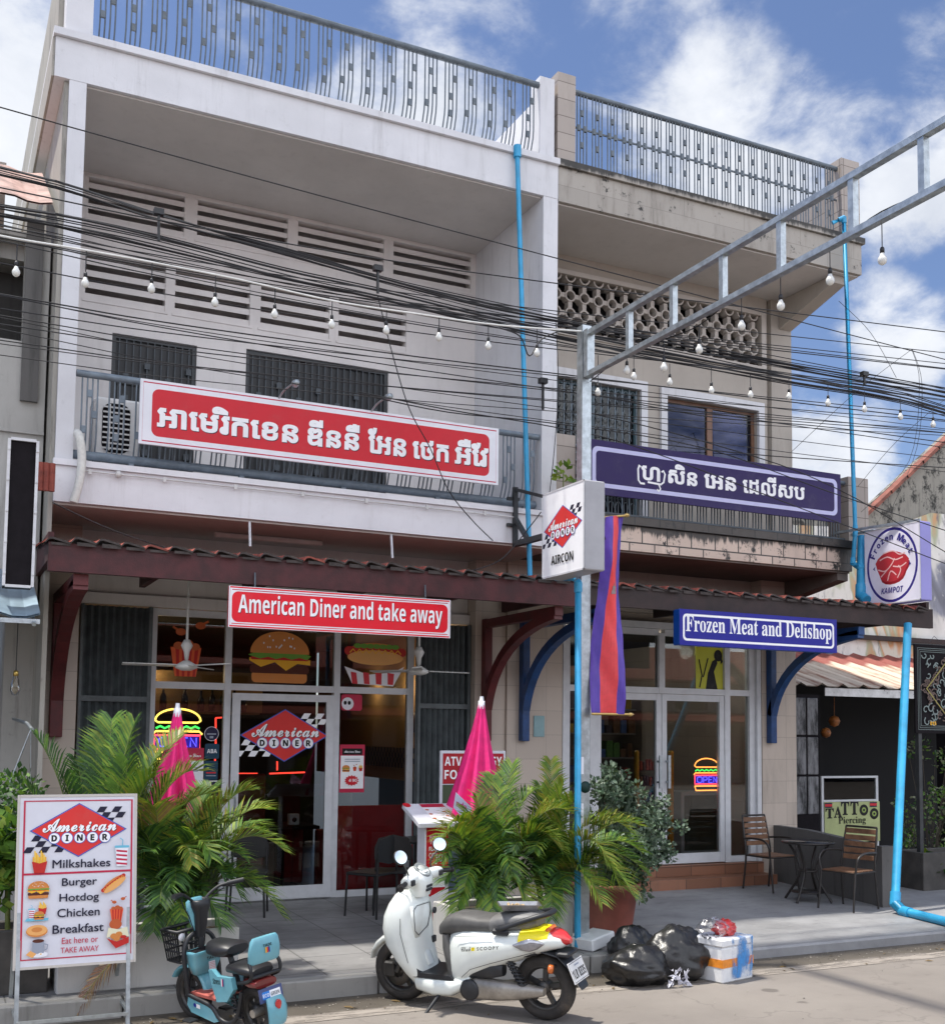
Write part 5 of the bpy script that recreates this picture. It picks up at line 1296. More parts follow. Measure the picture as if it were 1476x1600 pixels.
cable([(82, 785), (180, 830), (300, 868), (350, 880)], .006, 10.9, 'thin dark wire sagging under the left end of the white balcony')
for (px, y0, y1) in ((248, 332, 376), (590, 420, 458), (848, 596, 640), (1350, 585, 600)):
    a = P(px, y0, Y=9.5); b_ = P(px, y1, Y=9.5); q = MB(BLACK); q.bar(a, b_, .02, .02); q.box(a.x - .04, a.x + .04, 9.47, 9.53, a.z - .02, a.z + .03)
    tag(q.build('cable_spacer'), 'short black bracket holding two cable bundles together', 'cable clamp', 'cable clamps on the bundles')

# ------------------------------------------------------------------ neighbours
t = thing('grey_house', 'weathered grey concrete house with rusty sheet roof at the left edge', 'building', (-1, 11.7, 0))
q = MB(plaster('pale_grey_render', (.42, .41, .385), .6, (.12, .11, .10))); holes_wall(q, -8, .93, 3.2, 7.0, 11.75, 12.0, [(.42, .70, 5.9, 6.95)]); q.box(-8, .93, 12.001, 20, 6.8, 7.0); q.box(.68, .99, 12.2, 12.6, .15, 3.2)
q.box(-8, .93, 11.72, 11.749, 4.98, 5.01); q.build('wall', t)
q = MB(DARKC); q.box(.70, .86, 11.70, 11.749, 5.3, 7.1); q.box(-8, .93, 12.4, 12.5, 3.2, 6.8); q.box(-8, .65, 13.0, 13.1, .15, 3.2); q.build('dark_room', t)
q = MB(mat('rusty_sheet', (.34, .22, .19), .7, .4, 5, dirt=.5, dirtcol=(.10, .045, .03))); n = 60
vs = []
for y, z in ((11.35, 7.15), (12.9, 8.15)):
    for k in range(n + 1): vs.append((-6 + k * 6.9 / n, y, z + (.03 if k % 4 < 2 else 0)))
q.add(vs, [(k, k + 1, k + n + 2, k + n + 1) for k in range(n)]); q.add([v + Vector((0, 0, -.02)) for v in q.v[:]], [(k + n + 1, k + n + 2, k + 1, k) for k in range(n)]); q.build('roof', t)
q = MB(TAN); q.box(.45, .98, 15, 17, 7.6, 8.1); q.box(.3, .55, 13.2, 13.6, 7.3, 8.35); q.build('parapet', t)
t = thing('sheet_awning', 'small pale blue corrugated sheet awning below the tall black sign', 'awning', (.4, 10.4, 3.1))
q = MB(mat('pale_blue_sheet', (.28, .38, .46), .4, .15, 5, metal=.4)); n = 36; vs = []
for y, z in ((10.35, 3.06), (11.7, 3.62)):
    for k in range(n + 1): vs.append((-3.2 + k * 4.05 / n, y, z + (.035 if k % 4 < 2 else 0)))
q.add(vs, [(k, k + 1, k + n + 2, k + n + 1) for k in range(n)]); q.add([v + Vector((0, 0, -.015)) for v in q.v[:]], [(k + n + 1, k + n + 2, k + 1, k) for k in range(n)]); q.build('sheet', t)
q = MB(GALV); q.bar((-3.2, 10.36, 3.02), (.85, 10.36, 3.02), .03, .04); q.bar((.80, 11.7, 3.54), (.80, 10.3, 2.99), .03, .03); q.build('frame', t)
t = thing('hanging_bulb', 'clear filament bulb with brass cap hanging at the grey house front', 'lamp', P(25, 1060, Y=11.2))
c = P(25, 1048, Y=11.2); q = MB(BLACK); q.tube([c, (c.x, 11.2, 3.5)], .005, 5); q.build('cord', t); q = MB(mat('brass_cap', (.6, .42, .12), .3, .1, 5, metal=.8)); q.lathe([(0, .0), (.022, 0), (.024, -.05), (0, -.05)], c, 'z', 12); q.build('cap', t)
q = MB(glassmat('bulb_clear', (.95, .9, .8))); q.lathe([(.02, -.05), (.038, -.12), (.045, -.18), (.03, -.22), (0, -.23)], c, 'z', 14); q.build('bulb', t)
q = MB(TERRA); c = P(70, 745, Y=11.0)
for k in range(4): q.tube([(c.x - .09 + k * .05, 11.0, c.z - .13), (c.x - .09 + k * .05, 11.0, c.z + .13)], .03, 8)
tag(q.build('roof_tile'), 'small stack of orange curved roof tiles beside the white balcony corner', 'tiles')

# right: mural house, tattoo stall
def mural():
    mt, nt, b = newmat('mural_wall'); v = vecof(nt)
    big = nz(nt, .9, 3, .5, v, (1.0, 1.0, .45), .8)
    cr = nt.nodes.new('ShaderNodeValToRGB'); nt.links.new(big, cr.inputs[0]); e = cr.color_ramp.elements
    e[0].position = .30; e[0].color = (.10, .10, .12, 1); e[1].position = .44; e[1].color = (.62, .60, .56, 1)
    for pos, c in ((.40, (.26, .27, .32)), (.50, (.74, .72, .68)), (.575, (.70, .68, .62)), (.60, (.42, .44, .30)), (.64, (.60, .30, .14)), (.67, (.66, .60, .50))):
        k = e.new(pos); k.color = (*c, 1)
    edge = nz(nt, 6, 9, .75, v, (1.6, 1.6, .6))
    col = mixnode(nt, ramp(nt, edge, .55, .66), cr.outputs[0], (.52, .51, .48))
    col = mixnode(nt, mth(nt, 'MULTIPLY', ramp(nt, nz(nt, 2.4, 9, .78, v, (2.5, 2.5, .5)), .54, .66), .85), col, (.16, .16, .18))
    nt.links.new(col, b.inputs['Base Color']); b.inputs['Roughness'].default_value = .85; return mt
t = thing('gable_house', 'house with stained grey gable wall, painted mural below and red tiled verge', 'building', (17, 15, 0))
g0, g1 = P(1372, 785, Y=15.0), P(1480, 684, Y=15.0); sl = (g1.z - g0.z) / (g1.x - g0.x)
zm = P(1440, 812, Y=15.0).z; xl = P(1215, 900, Y=15).x - 1.0; xr = 24.0; xp = g0.x - .3
q = MB(mural()); q.prism([(xl, 0), (xr, 0), (xr, zm + .3), (g0.x + 1.3, zm + .15), (g0.x + .2, zm - .25), (xl, zm - .45)], 'y', 15.0, 15.3); q.build('mural_wall', t)
GST = plaster('gable_render', (.27, .255, .22), 1.0, (.03, .03, .027), mould=.35)
q = MB(GST); q.prism([(xl, zm - .45), (g0.x + .2, zm - .25), (g0.x + 1.3, zm + .15), (xr, zm + .3), (xr, g0.z + sl * (xr - g0.x)), (g0.x, g0.z), (xl, g0.z - .6)], 'y', 15.05, 15.3); q.build('gable_wall', t)
q = MB(mat('verge_clay', (.24, .085, .06), .8, .35, 7, dirt=.5)); k = g0.x - .6
while k < xr: z = g0.z + sl * (k - g0.x); q.bar((k, 14.98, z + .02), (k + .42, 14.98, z + .42 * sl + .03), .18, .06); k += .40
q.build('verge_tile', t)
q = MB(BROWNB); q.box(xl, xr, 14.90, 14.99, zm - 2.28, zm - 2.2); q.build('ledge', t)
t = thing('market_stall', 'dark tattoo stall under a rust streaked sheet roof', 'stall', (13.2, 13, 0))
def rustsheet():
    mt, nt, b = newmat('rust_streaked_sheet'); v = vecof(nt)
    s_ = nz(nt, 2.4, 7, .7, v, (3.2, .28, .28)); col = mixnode(nt, ramp(nt, s_, .46, .66), (.58, .50, .40), (.24, .085, .04))
    sp = nt.nodes.new('ShaderNodeSeparateXYZ'); nt.links.new(v, sp.inputs[0])
    top = ramp(nt, mth(nt, 'ADD', sp.outputs[1], mth(nt, 'MULTIPLY', s_, .3)), 14.30, 14.45); col = mixnode(nt, top, col, (.26, .07, .055))
    nt.links.new(col, b.inputs['Base Color']); b.inputs['Roughness'].default_value = .55; return mt
q = MB(rustsheet()); n = 80; vs = []
for y, z in ((12.75, 2.86), (15.0, 3.55)):
    for k in range(n + 1): vs.append((11.0 + k * 8 / n, y, z + (.045 if k % 4 == 0 else 0)))
q.add(vs, [(k, k + 1, k + n + 2, k + n + 1) for k in range(n)]); q.add([v + Vector((0, 0, -.012)) for v in q.v[:]], [(k + n + 1, k + n + 2, k + 1, k) for k in range(n)]); q.build('roof', t)
q = MB(mat('foil_edge', (.5, .5, .5), .3, .2, 6, metal=.6)); q.box(11.9, 16, 12.80, 12.82, 2.72, 2.84); q.build('roof_edge', t)
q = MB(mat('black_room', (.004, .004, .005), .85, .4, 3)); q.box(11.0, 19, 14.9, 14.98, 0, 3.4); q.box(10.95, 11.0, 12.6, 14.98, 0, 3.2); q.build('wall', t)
q = MB(GREYC); q.box(10.95, 19, 11.6, 14.9, .05, .12); q.build('floor', t)
q = MB(BLACKM); q.box(14.25, 14.45, 12.7, 12.9, .12, 2.8); q.build('post', t)
def burnt():
    mt, nt, b = newmat('scorched_metal_panel'); v = vecof(nt)
    col = mixnode(nt, ramp(nt, nz(nt, 3.2, 8, .72, v, (2.2, 2.2, .55)), .38, .60), (.015, .015, .016), (.22, .22, .23))
    nt.links.new(col, b.inputs['Base Color']); b.inputs['Roughness'].default_value = .6; return mt
d = thing('metal_gate', 'scorched grey panelled metal gate beside the beige pillar', 'gate', (11.3, 12.55, .1))
bm_ = burnt(); c0 = P(1241, 1090, Y=12.55); c1 = P(1281, 1290, Y=12.55)
for i in range(2):
    for j in range(3):
        w = (c1.x - c0.x) / 2; x0 = c0.x + i * w + .015; z1 = c0.z - j * .56; q = MB(bm_); q.bbox(x0, x0 + w - .03, 12.55, 12.57, z1 - .53, z1, .012); q.build('panel', d)
q = MB(BLACKM); q.box(c0.x - .02, c1.x + .03, 12.572, 12.60, .1, c0.z + .05); q.build('frame', d)
# glass cabinet
ca, cb_, cc = P(1284, 1213, Y=13.2), P(1369, 1213, Y=13.2), P(1284, 1291, Y=13.2)
t = thing('display_cabinet', 'glass display cabinet with green TATTOO Piercing panel in the dark stall', 'cabinet', (ca.x, 13.2, .12))
x0, x1, z0, z1 = ca.x, cb_.x, cc.z, ca.z; zm_ = z0 + (z1 - z0) * .50
q = MB(ALU); w = .022
for x in (x0, x1): q.box(x - w, x + w, 13.19, 13.23, .12, z1)
q.box(x0 + w, x1 - w, 13.19, 13.23, z1 - .03, z1); q.box(x0 + w, x1 - w, 13.19, 13.23, zm_ - .015, zm_ + .015); q.build('frame', t)
q = MB(GLASS); q.box(x0 + w, x1 - w, 13.205, 13.211, zm_ + .015, z1 - .03); q.build('pane', t)
q = MB(mat('pale_goods', (.72, .70, .64), .6, .4, 8), mat('pink_goods', (.70, .20, .18), .6, .3, 8), mat('dark_goods', (.03, .04, .07), .6, .3, 8))
rnd2 = random.Random(8)
for k in range(16):
    q.cur = rnd2.choice((0, 0, 1, 2)); x = x0 + .05 + k * (x1 - x0 - .1) / 16; q.bbox(x, x + .045, 13.3, 13.33, z1 - .06 - rnd2.uniform(.08, .2), z1 - .05, .006)
    q.cur = rnd2.choice((0, 2, 2)); q.bbox(x, x + .06, 13.4 + rnd2.uniform(0, .1), 13.55, zm_ + .016, zm_ + rnd2.uniform(.05, .12), .01)
q.build('goods', t)
q = MB(mat('tattoo_board', srgb(178, 186, 128), .5, .08, 5)); q.box(x0 + w, x1 + .03, 13.175, 13.189, z0 - .25, zm_ - .02); q.build('panel', t)
a = Art((x0, 13.174, z0 - .02), EX, EZ); W = x1 - x0; H = zm_ - z0
for s_, u, v, h_ in (('T', .03, .30, .15), ('A', .18, .32, .17), ('T', .31, .42, .20), ('T', .48, .42, .20)): a.text(B(s_, 'serif'), u * W, v * H + .02, h_, BLK, w=.15 * W, bold=.02)
for cx, cy in ((.73, .66), (.92, .50)): a.ell(cx * W, cy * H, .08 * W, .23 * H, BLK, 20); a.ell(cx * W, cy * H, .04 * W, .11 * H, GRNP, 14); a.ell(cx * W, cy * H, .02 * W, .05 * H, BLK, 10)
a.text(B('Piercing', 'serif'), .26 * W, .02, .13, BLK, w=.50 * W)
for u in (.02, .84): a.rect(u * W, .78 * H, (u + .13) * W, .98 * H, NAVY); a.rect(u * W, .83 * H, (u + .13) * W, .93 * H, RED_)
a.build('lettering', t)
q = MB(mat('amber_lantern', (.30, .10, .02), .5, .5, 12))
for (px, py, r_) in ((1303, 1127, .09), (1290, 1145, .08)):
    c = P(px, py, Y=13.4); q.lathe([(0, -r_), (r_ * .7, -r_ * .7), (r_, 0), (r_ * .7, r_ * .7), (0, r_)], c, 'z', 14)
q.tube([P(1303, 1120, Y=13.4), P(1303, 1090, Y=13.4)], .006, 5)
tag(q.build('lantern'), 'dim amber lanterns hanging in the dark stall beside the gate', 'lantern')
# tapestry
A0, A1, A2 = P(1428, 1006, Y=11.05), P(1436, 1146, Y=11.05), P(1520, 1002, Y=11.05)
t = thing('tapestry', 'black tapestry banner with pale dragon diamond pattern at the right edge', 'banner', (A0.x, 11.05, A1.z)); W = 1.2; H = A0.z - A1.z
q = MB(BLACKM); q.bbox(A0.x, A0.x + W, 11.05, 11.075, A1.z, A0.z, .004); q.build('cloth', t)
a = Art((A0.x, 11.048, A1.z), EX, EZ); LG = rgb('print_tapestry_grey', 128, 140, 138, .7); GO = rgb('print_dull_gold', 150, 140, 80, .7); BRW = rgb('print_dull_brown', 108, 92, 86, .7)
for k, c in ((.05, LG), (.075, LG), (.10, LG)): a.line([(k, k), (W - k, k), (W - k, H - k), (k, H - k)], .008, c, True)
cx, cy = W / 2, H / 2
rnd2 = random.Random(9)
for k in range(150):
    x = rnd2.uniform(.14, W - .14); y = rnd2.uniform(.14, H - .14); d = abs(x - cx) / (W * .36) + abs(y - cy) / (H * .36)
    c = BRW if .75 < d < 1.25 else LG
    if d > 1.25 and rnd2.random() < .45: continue
    r_ = rnd2.uniform(.03, .08); a0 = rnd2.uniform(0, 6)
    a.line([(x + r_ * (1 - i / 9) * math.cos(a0 + i * .7), y + r_ * (1 - i / 9) * math.sin(a0 + i * .7)) for i in range(8)], .016, c)
a.line([(cx - W * .36, cy), (cx, cy - H * .36), (cx + W * .36, cy), (cx, cy + H * .36)], .022, GO, True)
a.text(B('015'), .22, .11, .05, CHEE, bold=.01)
a.build('print', t)
q = MB(DARKMET); q.tube([P(1452, 1003, Y=11.06), P(1459, 994, Y=11.06), P(1468, 1003, Y=11.06)], .004, 4); q.bar((A0.x - .05, 11.1, A0.z), (A0.x + W, 11.1, A0.z), .03, .03); q.bar((A0.x + .1, 11.1, A0.z), (A0.x + .1, 11.1, .1), .06, .06); q.build('hanger', t)
# low wall at the edge of the delishop terrace
a, b_ = P(1397, 1422, Z=.12), P(1238, 1384, Z=.14); u = (b_ - a); u.z = 0; L = u.length; u.normalize(); a = a + u * .30; L -= .3; n_ = Vector((-u.y, u.x, 0))
M = Matrix(((u.x, n_.x, 0, a.x), (u.y, n_.y, 0, a.y), (0, 0, 1, 0), (0, 0, 0, 1)))
q = MB(DARKC); q.prism([(0, .0), (L + .6, .0), (L + .6, .90), (L - .3, .90), (.25, .84), (0, .80)], 'y', -.10, .0, M); q.box(-.12, .0, -.16, .02, 0, .83, M)
tag(q.build('low_wall'), 'low dark cement wall edging the delishop terrace behind the chairs', 'wall')
# ------------------------------------------------------------------ pavement sign
TL, TR, BL = P(37, 1243, Y=8.66), P(222, 1241, Y=8.66), P(20, 1517, Y=8.50)
W = TR.x - TL.x; H = (TL - BL).length; V = Vector((0, TL.y - BL.y, TL.z - BL.z)).normalized()
t = thing('pavement_sign', 'white menu board on thin steel legs with diner logo and food pictures', 'sign', (BL.x + W / 2, 8.6, 0))
O = Vector((BL.x, BL.y, BL.z)); N = EX.cross(V)
Mb = Matrix(((1, 0, N.x, O.x), (0, V.y, N.y, O.y), (0, V.z, N.z, O.z), (0, 0, 0, 1)))
q = MB(rgb('board_white', 214, 214, 222, .45)); q.bbox(0, W, 0, H, -.02, 0, .004, Mb); q.build('board', t)
q = MB(rgb('board_edge', 196, 190, 182, .5)); f = .014
for x0, x1, y0, y1 in ((0, f, 0, H), (W - f, W, 0, H), (f, W - f, 0, f), (f, W - f, H - f, H)): q.box(x0 - .002, x1 + .002, y0 - .002, y1 + .002, .0005, .006, Mb)
q.build('frame', t)
q = MB(GALV)
for x in (.03, W - .05):
    a = O + EX * x - V * .02 - N * .03
    q.bar(a + V * 1.2, Vector((a.x, a.y - .09, 0)), .028, .028); q.bar(a + V * .9, Vector((a.x, a.y + .55, 0)), .026, .026)
    q.bar((a.x, a.y - .06, .12), (a.x, a.y + .50, .12), .022, .022)
q.bar((O.x + .03, O.y - .07, .10), (O.x + W - .05, O.y - .07, .10), .022, .022); q.build('legs', t)
a = Art(O + N * .002, EX, V); a.M2 = None
def bx(x, y): return ((x - (145 - 65 * (y - 85) / 1185)) / 797 * W, (1270 - y) / 1185 * H)
def sc_(d): return d / 797 * W
p0, p1 = bx(188, 128), bx(905, 128); p2, p3 = bx(123, 1218), bx(845, 1185)
x0, x1, y0, y1 = p0[0], p1[0], p2[1] + .01, p0[1]
a.line([(x0, y0), (x1, y0), (x1, y1), (x0, y1)], .014, CRIM, True); yd = bx(500, 632)[1]; a.line([(x0, yd), (x1, yd)], .014, CRIM)
cx, cy = bx(535, 335); logo(a, cx, cy, sc_(648), INK)
def wrd(s_, x_l, x_r, yb, h, mt, bold=.012):
    u0, v0 = bx(x_l, yb); u1, _ = bx(x_r, yb); a.text(s_, u0, v0, h / 1185 * H, mt, w=u1 - u0, bold=bold)
wrd('Milkshakes', 350, 735, 598, 58, INK); wrd('Burger', 407, 640, 738, 70, INK); wrd('Hotdog', 387, 648, 845, 70, INK); wrd('Chicken', 370, 650, 935, 58, INK); wrd('Breakfast', 336, 672, 1045, 60, INK)
wrd('Eat here or', 394, 632, 1116, 42, CRIM, .004); wrd('TAKE AWAY', 384, 634, 1178, 38, CRIM, .006)
def ic(fn, x, y, w): u, v = bx(x, y); fn(a, u, v, sc_(w))
ic(fries, 215, 627, 100); ic(cup, 762, 598, 100); ic(burger, 180, 798, 145); ic(combo, 175, 950, 140); ic(pancake, 165, 1062, 138); ic(coffee, 160, 1198, 140)
u, v = bx(690, 790); hotdog(a, u, v - .01, sc_(185), .62); ic(bucket, 712, 985, 92); ic(drumstick, 708, 1045, 105); ic(traybox, 682, 1168, 150)
a.build('print', t)

# ------------------------------------------------------------------ white scooter (own coordinates: x forward, y to its left)
SW = mat('scooter_white', (.78, .82, .78), .25, .05, 3, coat=.5, dirt=.22, dirtcol=(.30, .27, .2)); SGREY = mat('scooter_seat', (.085, .083, .08), .55, .15, 14, bump=.15); SGREY2 = mat('scooter_seat_rear', (.15, .148, .145), .5, .12, 14, bump=.15)
SBLK = mat('scooter_black', (.018, .02, .024), .45, .25, 8, dirt=.3, dirtcol=(.10, .08, .06)); TYRE = mat('tyre_rubber', (.035, .031, .028), .8, .35, 9, dirt=.7, dirtcol=(.15, .115, .085)); RIM = mat('dark_rim', (.06, .058, .056), .4, .25, 8, metal=.5, dirt=.6, dirtcol=(.16, .12, .09))
ENG = mat('engine_case', (.36, .33, .29), .42, .25, 8, metal=.6, dirt=.6, dirtcol=(.16, .12, .09)); TLRED = mat('tail_red', (.55, .03, .03), .15, .1, 4, coat=.8); AMB = mat('amber_lens', (.60, .14, .02), .2, .1, 4, coat=.6); CLR = mat('clear_lens', (.34, .34, .37), .10, .25, 18, metal=.6, coat=.8); CHROME = mat('mirror_face', (.75, .85, .88), .04, .02, 3, metal=1.0)
yaw = rad(126.4)
sc1 = thing('scooter', 'white motor scooter with dark grey seat and yellow tail sticker parked at the kerb', 'scooter', (3.86, 7.97, 0), (rad(-5), 0, yaw), None, True)
def wheel(parent, x, z, R0, w, spokes=5):
    q = MB(TYRE); rm = R0 - w * .5
    prof = [(rm + w * .5 * math.cos(a) * .98, w * .56 * math.sin(a)) for a in [rad(k) for k in range(-125, 126, 25)]]
    q.lathe([(r_, y) for r_, y in prof], (x, 0, z), 'y', 36, caps=False); tw = q.build('tyre', parent)
    q = MB(RIM); ri = R0 - w * .78
    q.lathe([(ri, -w * .45), (ri + .012, -w * .3), (ri - .016, 0), (ri + .012, w * .3), (ri, w * .45), (ri - .022, w * .3), (ri - .03, 0), (ri - .022, -w * .3), (ri, -w * .45)], (x, 0, z), 'y', 32, caps=False)
    q.lathe([(0, -w * .5), (.045, -w * .5), (.05, w * .5), (0, w * .5)], (x, 0, z), 'y', 16)
    for k in range(spokes):
        an = 2 * math.pi * k / spokes + .4; d = Vector((math.cos(an), 0, math.sin(an))); q.bar(Vector((x, 0, z)) + d * .04, Vector((x, 0, z)) + d * (ri - .02), .034, .03, (0, 1, 0))
    q.build('rim', parent); return tw
def body(parent, name, mt, rings, smooth=True):
    q = MB(mt); q.loft(rings, True, smooth); return q.build(name, parent)
def xring(x, zc, hh, hw, e=2.6, n=24, yc=0): return ring((x, yc, zc), (0, 1, 0), (0, 0, 1), hw, hh, n, e)
def zring(z, xc, hx, hw, e=2.6, n=24): return ring((xc, 0, z), (1, 0, 0), (0, 1, 0), hx, hw, n, e)
wheel(sc1, .615, .245, .245, .098); wheel(sc1, -.615, .245, .245, .105)
body(sc1, 'front_fender', SW, [ring((.615 + .275 * math.cos(rad(a)), 0, .245 + .275 * math.sin(rad(a))), (math.cos(rad(a)), 0, math.sin(rad(a))), (0, 1, 0), .028 if 30 < a < 150 else .012, .075 if 20 < a < 150 else .05, 12, 2.2) for a in range(15, 166, 15)])
q = MB(RIM)
for s_ in (-1, 1): q.tube([(.615, s_ * .085, .245), (.50, s_ * .085, .56)], .022, 8)
q.lathe([(.05, .068), (.11, .068), (.11, .073), (.05, .073)], (.615, 0, .245), 'y', 24, caps=False); q.bbox(.64, .73, .06, .10, .20, .32, .012); q.build('fork', sc1)
# leg shield: outline of its section lofted upward
LS = [(.19, .40, .08, .12), (.26, .43, .09, .175), (.36, .485, .115, .205), (.48, .54, .145, .22), (.60, .555, .155, .225), (.70, .55, .145, .22), (.79, .535, .12, .195), (.86, .52, .085, .155), (.895, .51, .045, .10)]
apron = body(sc1, 'leg_shield', SW, [zring(z, xc, hx, hw, 3.0) for z, xc, hx, hw in LS])
q = MB(SW); q.loft([ring((.43, 0.03, z), (1, 0, 0), (0, 1, 0), .03, hw, 20, 5) for z, hw in ((.535, .05), (.54, .11), (.66, .135), (.78, .125), (.785, .07))]); q.build('glove_box', apron)
q = MB(SBLK); q.tube([(.398, .165, .76), (.397, .155, .60), (.398, .10, .555), (.398, -.04, .60), (.398, -.09, .70), (.398, -.08, .775), (.398, .12, .785), (.398, .165, .76)], .003, 5); q.lathe([(0, 0), (.026, 0), (.024, .012), (0, .012)], (.38, -.13, .70), 'x', 12); q.bbox(.385, .41, -.15, -.10, .45, .50, .003); q.build('ignition_lock', apron)
body(sc1, 'front_panel', SBLK, [zring(z, xc, hx, hw, 2.6) for z, xc, hx, hw in ((.80, .60, .02, .06), (.86, .585, .03, .09), (.93, .53, .03, .08), (.96, .50, .02, .05))])
# floorboard and belly
q = MB(SBLK); q.prism([(.48, .30), (.40, .33), (.36, .285), (.10, .285), (.06, .255), (.42, .245)], 'y', -.165, .165); q.build('floor_mat', sc1)
body(sc1, 'belly', SW, [xring(.47, .26, .05, .10), xring(.40, .20, .075, .165, 3), xring(.25, .185, .08, .185, 3.2), xring(.10, .195, .075, .185, 3.2), xring(.0, .235, .06, .18, 3), xring(-.07, .28, .03, .165, 3)])
body(sc1, 'seat_front_panel', SGREY, [zring(.24, .10, .04, .13, 3), zring(.36, .12, .05, .13, 3), zring(.48, .15, .05, .125, 3), zring(.58, .17, .03, .11, 3)])
# rear body
tail = body(sc1, 'rear_body', SW, [xring(.13, .41, .20, .105, 2.6), xring(.08, .40, .235, .15, 2.8), xring(.0, .425, .225, .188, 2.8), xring(-.10, .47, .19, .206, 2.7), xring(-.25, .512, .158, .212, 2.5), xring(-.42, .553, .132, .20, 2.4), xring(-.58, .588, .10, .172, 2.3), xring(-.70, .605, .075, .13, 2.3), xring(-.78, .60, .05, .08, 2.2), xring(-.81, .595, .02, .035, 2)])
q = MB(SBLK); q.loft([xring(.04, .34, .06, .14), xring(-.05, .40, .05, .165), xring(-.30, .455, .035, .17), xring(-.60, .52, .03, .13)]); q.build('under_tray', tail)
body(sc1, 'tail_lamp', TLRED, [xring(-.66, .635, .052, .10, 2.2), xring(-.73, .63, .06, .092, 2.2), xring(-.79, .615, .05, .065, 2.2), xring(-.835, .605, .02, .03, 2)])
for s_ in (-1, 1):
    q = MB(CLR); q.loft([ring((x, s_ * y, z), (0, 0, 1), (0, s_ * 1.0, 0), hz, .016, 14, 2.2) for x, y, z, hz in ((-.46, .196, .585, .006), (-.52, .193, .585, .035), (-.58, .180, .59, .048), (-.64, .160, .595, .032), (-.68, .142, .60, .006))]); q.build('turn_signal', sc1)
q = MB(mat('yellow_sticker', srgb(240, 222, 20), .35, .04, 6)); q.loft([ring((x, 0, z), (0, 1, 0), (0, 0, 1), hw, hh, 20, 2.4) for x, z, hw, hh in ((-.49, .612, .186, .082), (-.56, .618, .172, .080), (-.63, .622, .150, .076), (-.70, .622, .125, .066))], False); q.build('tail_sticker', sc1)
q = MB(AMB); q.bbox(-.70, -.66, -.07, .09, .655, .70, .015); q.build('sticker_mark', sc1)
# seat in two tones
def seat(xs, mt, name): body(sc1, name, mt, [xring(x, (zt + zb) / 2, (zt - zb) / 2, hw, 2.8) for x, zt, zb, hw in xs])
seat([(.235, .62, .56, .06), (.22, .66, .56, .095), (.17, .715, .57, .115), (.08, .75, .585, .13), (-.02, .752, .60, .14), (-.14, .742, .615, .145), (-.24, .75, .625, .15)], SGREY, 'seat')
seat([(-.24, .754, .625, .15), (-.32, .782, .64, .152), (-.44, .795, .655, .145), (-.54, .80, .67, .125), (-.60, .79, .70, .09)], SGREY2, 'rear_seat')
q = MB(SBLK); q.tube(spline([(-.30, .165, .67), (-.36, .185, .69), (-.50, .165, .745), (-.62, .12, .785), (-.68, .06, .80), (-.69, 0, .803), (-.68, -.06, .80), (-.62, -.12, .785), (-.50, -.165, .745), (-.36, -.185, .69), (-.30, -.165, .67)], 4), .021, 8); q.bbox(-.42, -.28, .165, .20, .64, .69, .015); q.bbox(-.42, -.28, -.20, -.165, .64, .69, .015); q.build('grab_rail', sc1)
# engine side
eng = body(sc1, 'engine', ENG, [xring(-.02, .20, .07, .05, 2.4, 20, .10), xring(-.12, .21, .085, .055, 2.4, 20, .115), xring(-.30, .215, .078, .055, 2.4, 20, .12), xring(-.46, .225, .062, .05, 2.4, 20, .12), xring(-.58, .235, .045, .04, 2.4, 20, .115), xring(-.66, .24, .03, .03, 2.4, 20, .11)])
q = MB(SBLK); q.lathe([(0, .155), (.078, .155), (.08, .175), (.06, .185), (0, .185)], (-.07, 0, .205), 'y', 20); q.build('fan_cover', eng)
body(sc1, 'air_box', SBLK, [xring(.0, .33, .05, .03, 3, 16, .10), xring(-.06, .345, .065, .05, 3, 16, .115), xring(-.25, .365, .062, .05, 3, 16, .12), xring(-.34, .37, .045, .04, 3, 16, .115)])
q = MB(SBLK); q.tube([(-.40 - .10 * k / 90 + .0, .13, .0) for k in ()] or [(-.38 - .12 * u, .125, .47 - .22 * u) for u in (0, 1)], .017, 8)
q.tube([(-.38 - .12 * k / 80 + .032 * math.cos(k * .62), .125 + .032 * math.sin(k * .62), .46 - .19 * k / 80) for k in range(81)], .0065, 5); q.build('shock_absorber', sc1)
q = MB(ENG); q.tube([(-.15, -.13, .17), (-.55, -.15, .21), (-.82, -.15, .27)], [.035, .05, .05], 12); q.build('exhaust', sc1)
q = MB(SBLK); q.tube([(.20, .14, .14), (.26, .30, .0)], .013, 8); q.tube([(.20, .14, .14), (.10, .12, .15)], .016, 8); q.bbox(.22, .31, .27, .32, .0, .012, .004); q.build('side_stand', sc1)
q = MB(SBLK); q.loft([ring((x, 0, z), (.3, 0, 1), (0, 1, 0), .012, hw, 12, 3) for x, z, hw in ((-.62, .53, .11), (-.76, .50, .10), (-.86, .40, .085), (-.93, .28, .07))]); q.bbox(-.85, -.74, -.10, .10, .50, .535, .01); q.build('rear_fender', sc1)
q = MB(AMB, SBLK)
for s_ in (-1, 1): q.use(SBLK); q.tube([(-.73, s_ * .06, .43), (-.735, s_ * .15, .43)], .012, 6); q.use(AMB); q.lathe([(0, -.02), (.03, -.015), (.034, .01), (0, .02)], (-.74, s_ * .165, .43), 'x', 14)
split_build(q, 'reflector', sc1)
pl = MB(rgb('plate_white', 224, 222, 220, .4)); PU = Vector((0, -1, 0)); PV = Vector((.42, 0, 1)).normalized(); PO = Vector((-.915, .13, .325)); a = Art(PO, PU, PV)
Mp = Matrix(((PU.x, PV.x, a.N.x, PO.x), (PU.y, PV.y, a.N.y, PO.y), (PU.z, PV.z, a.N.z, PO.z), (0, 0, 0, 1)))
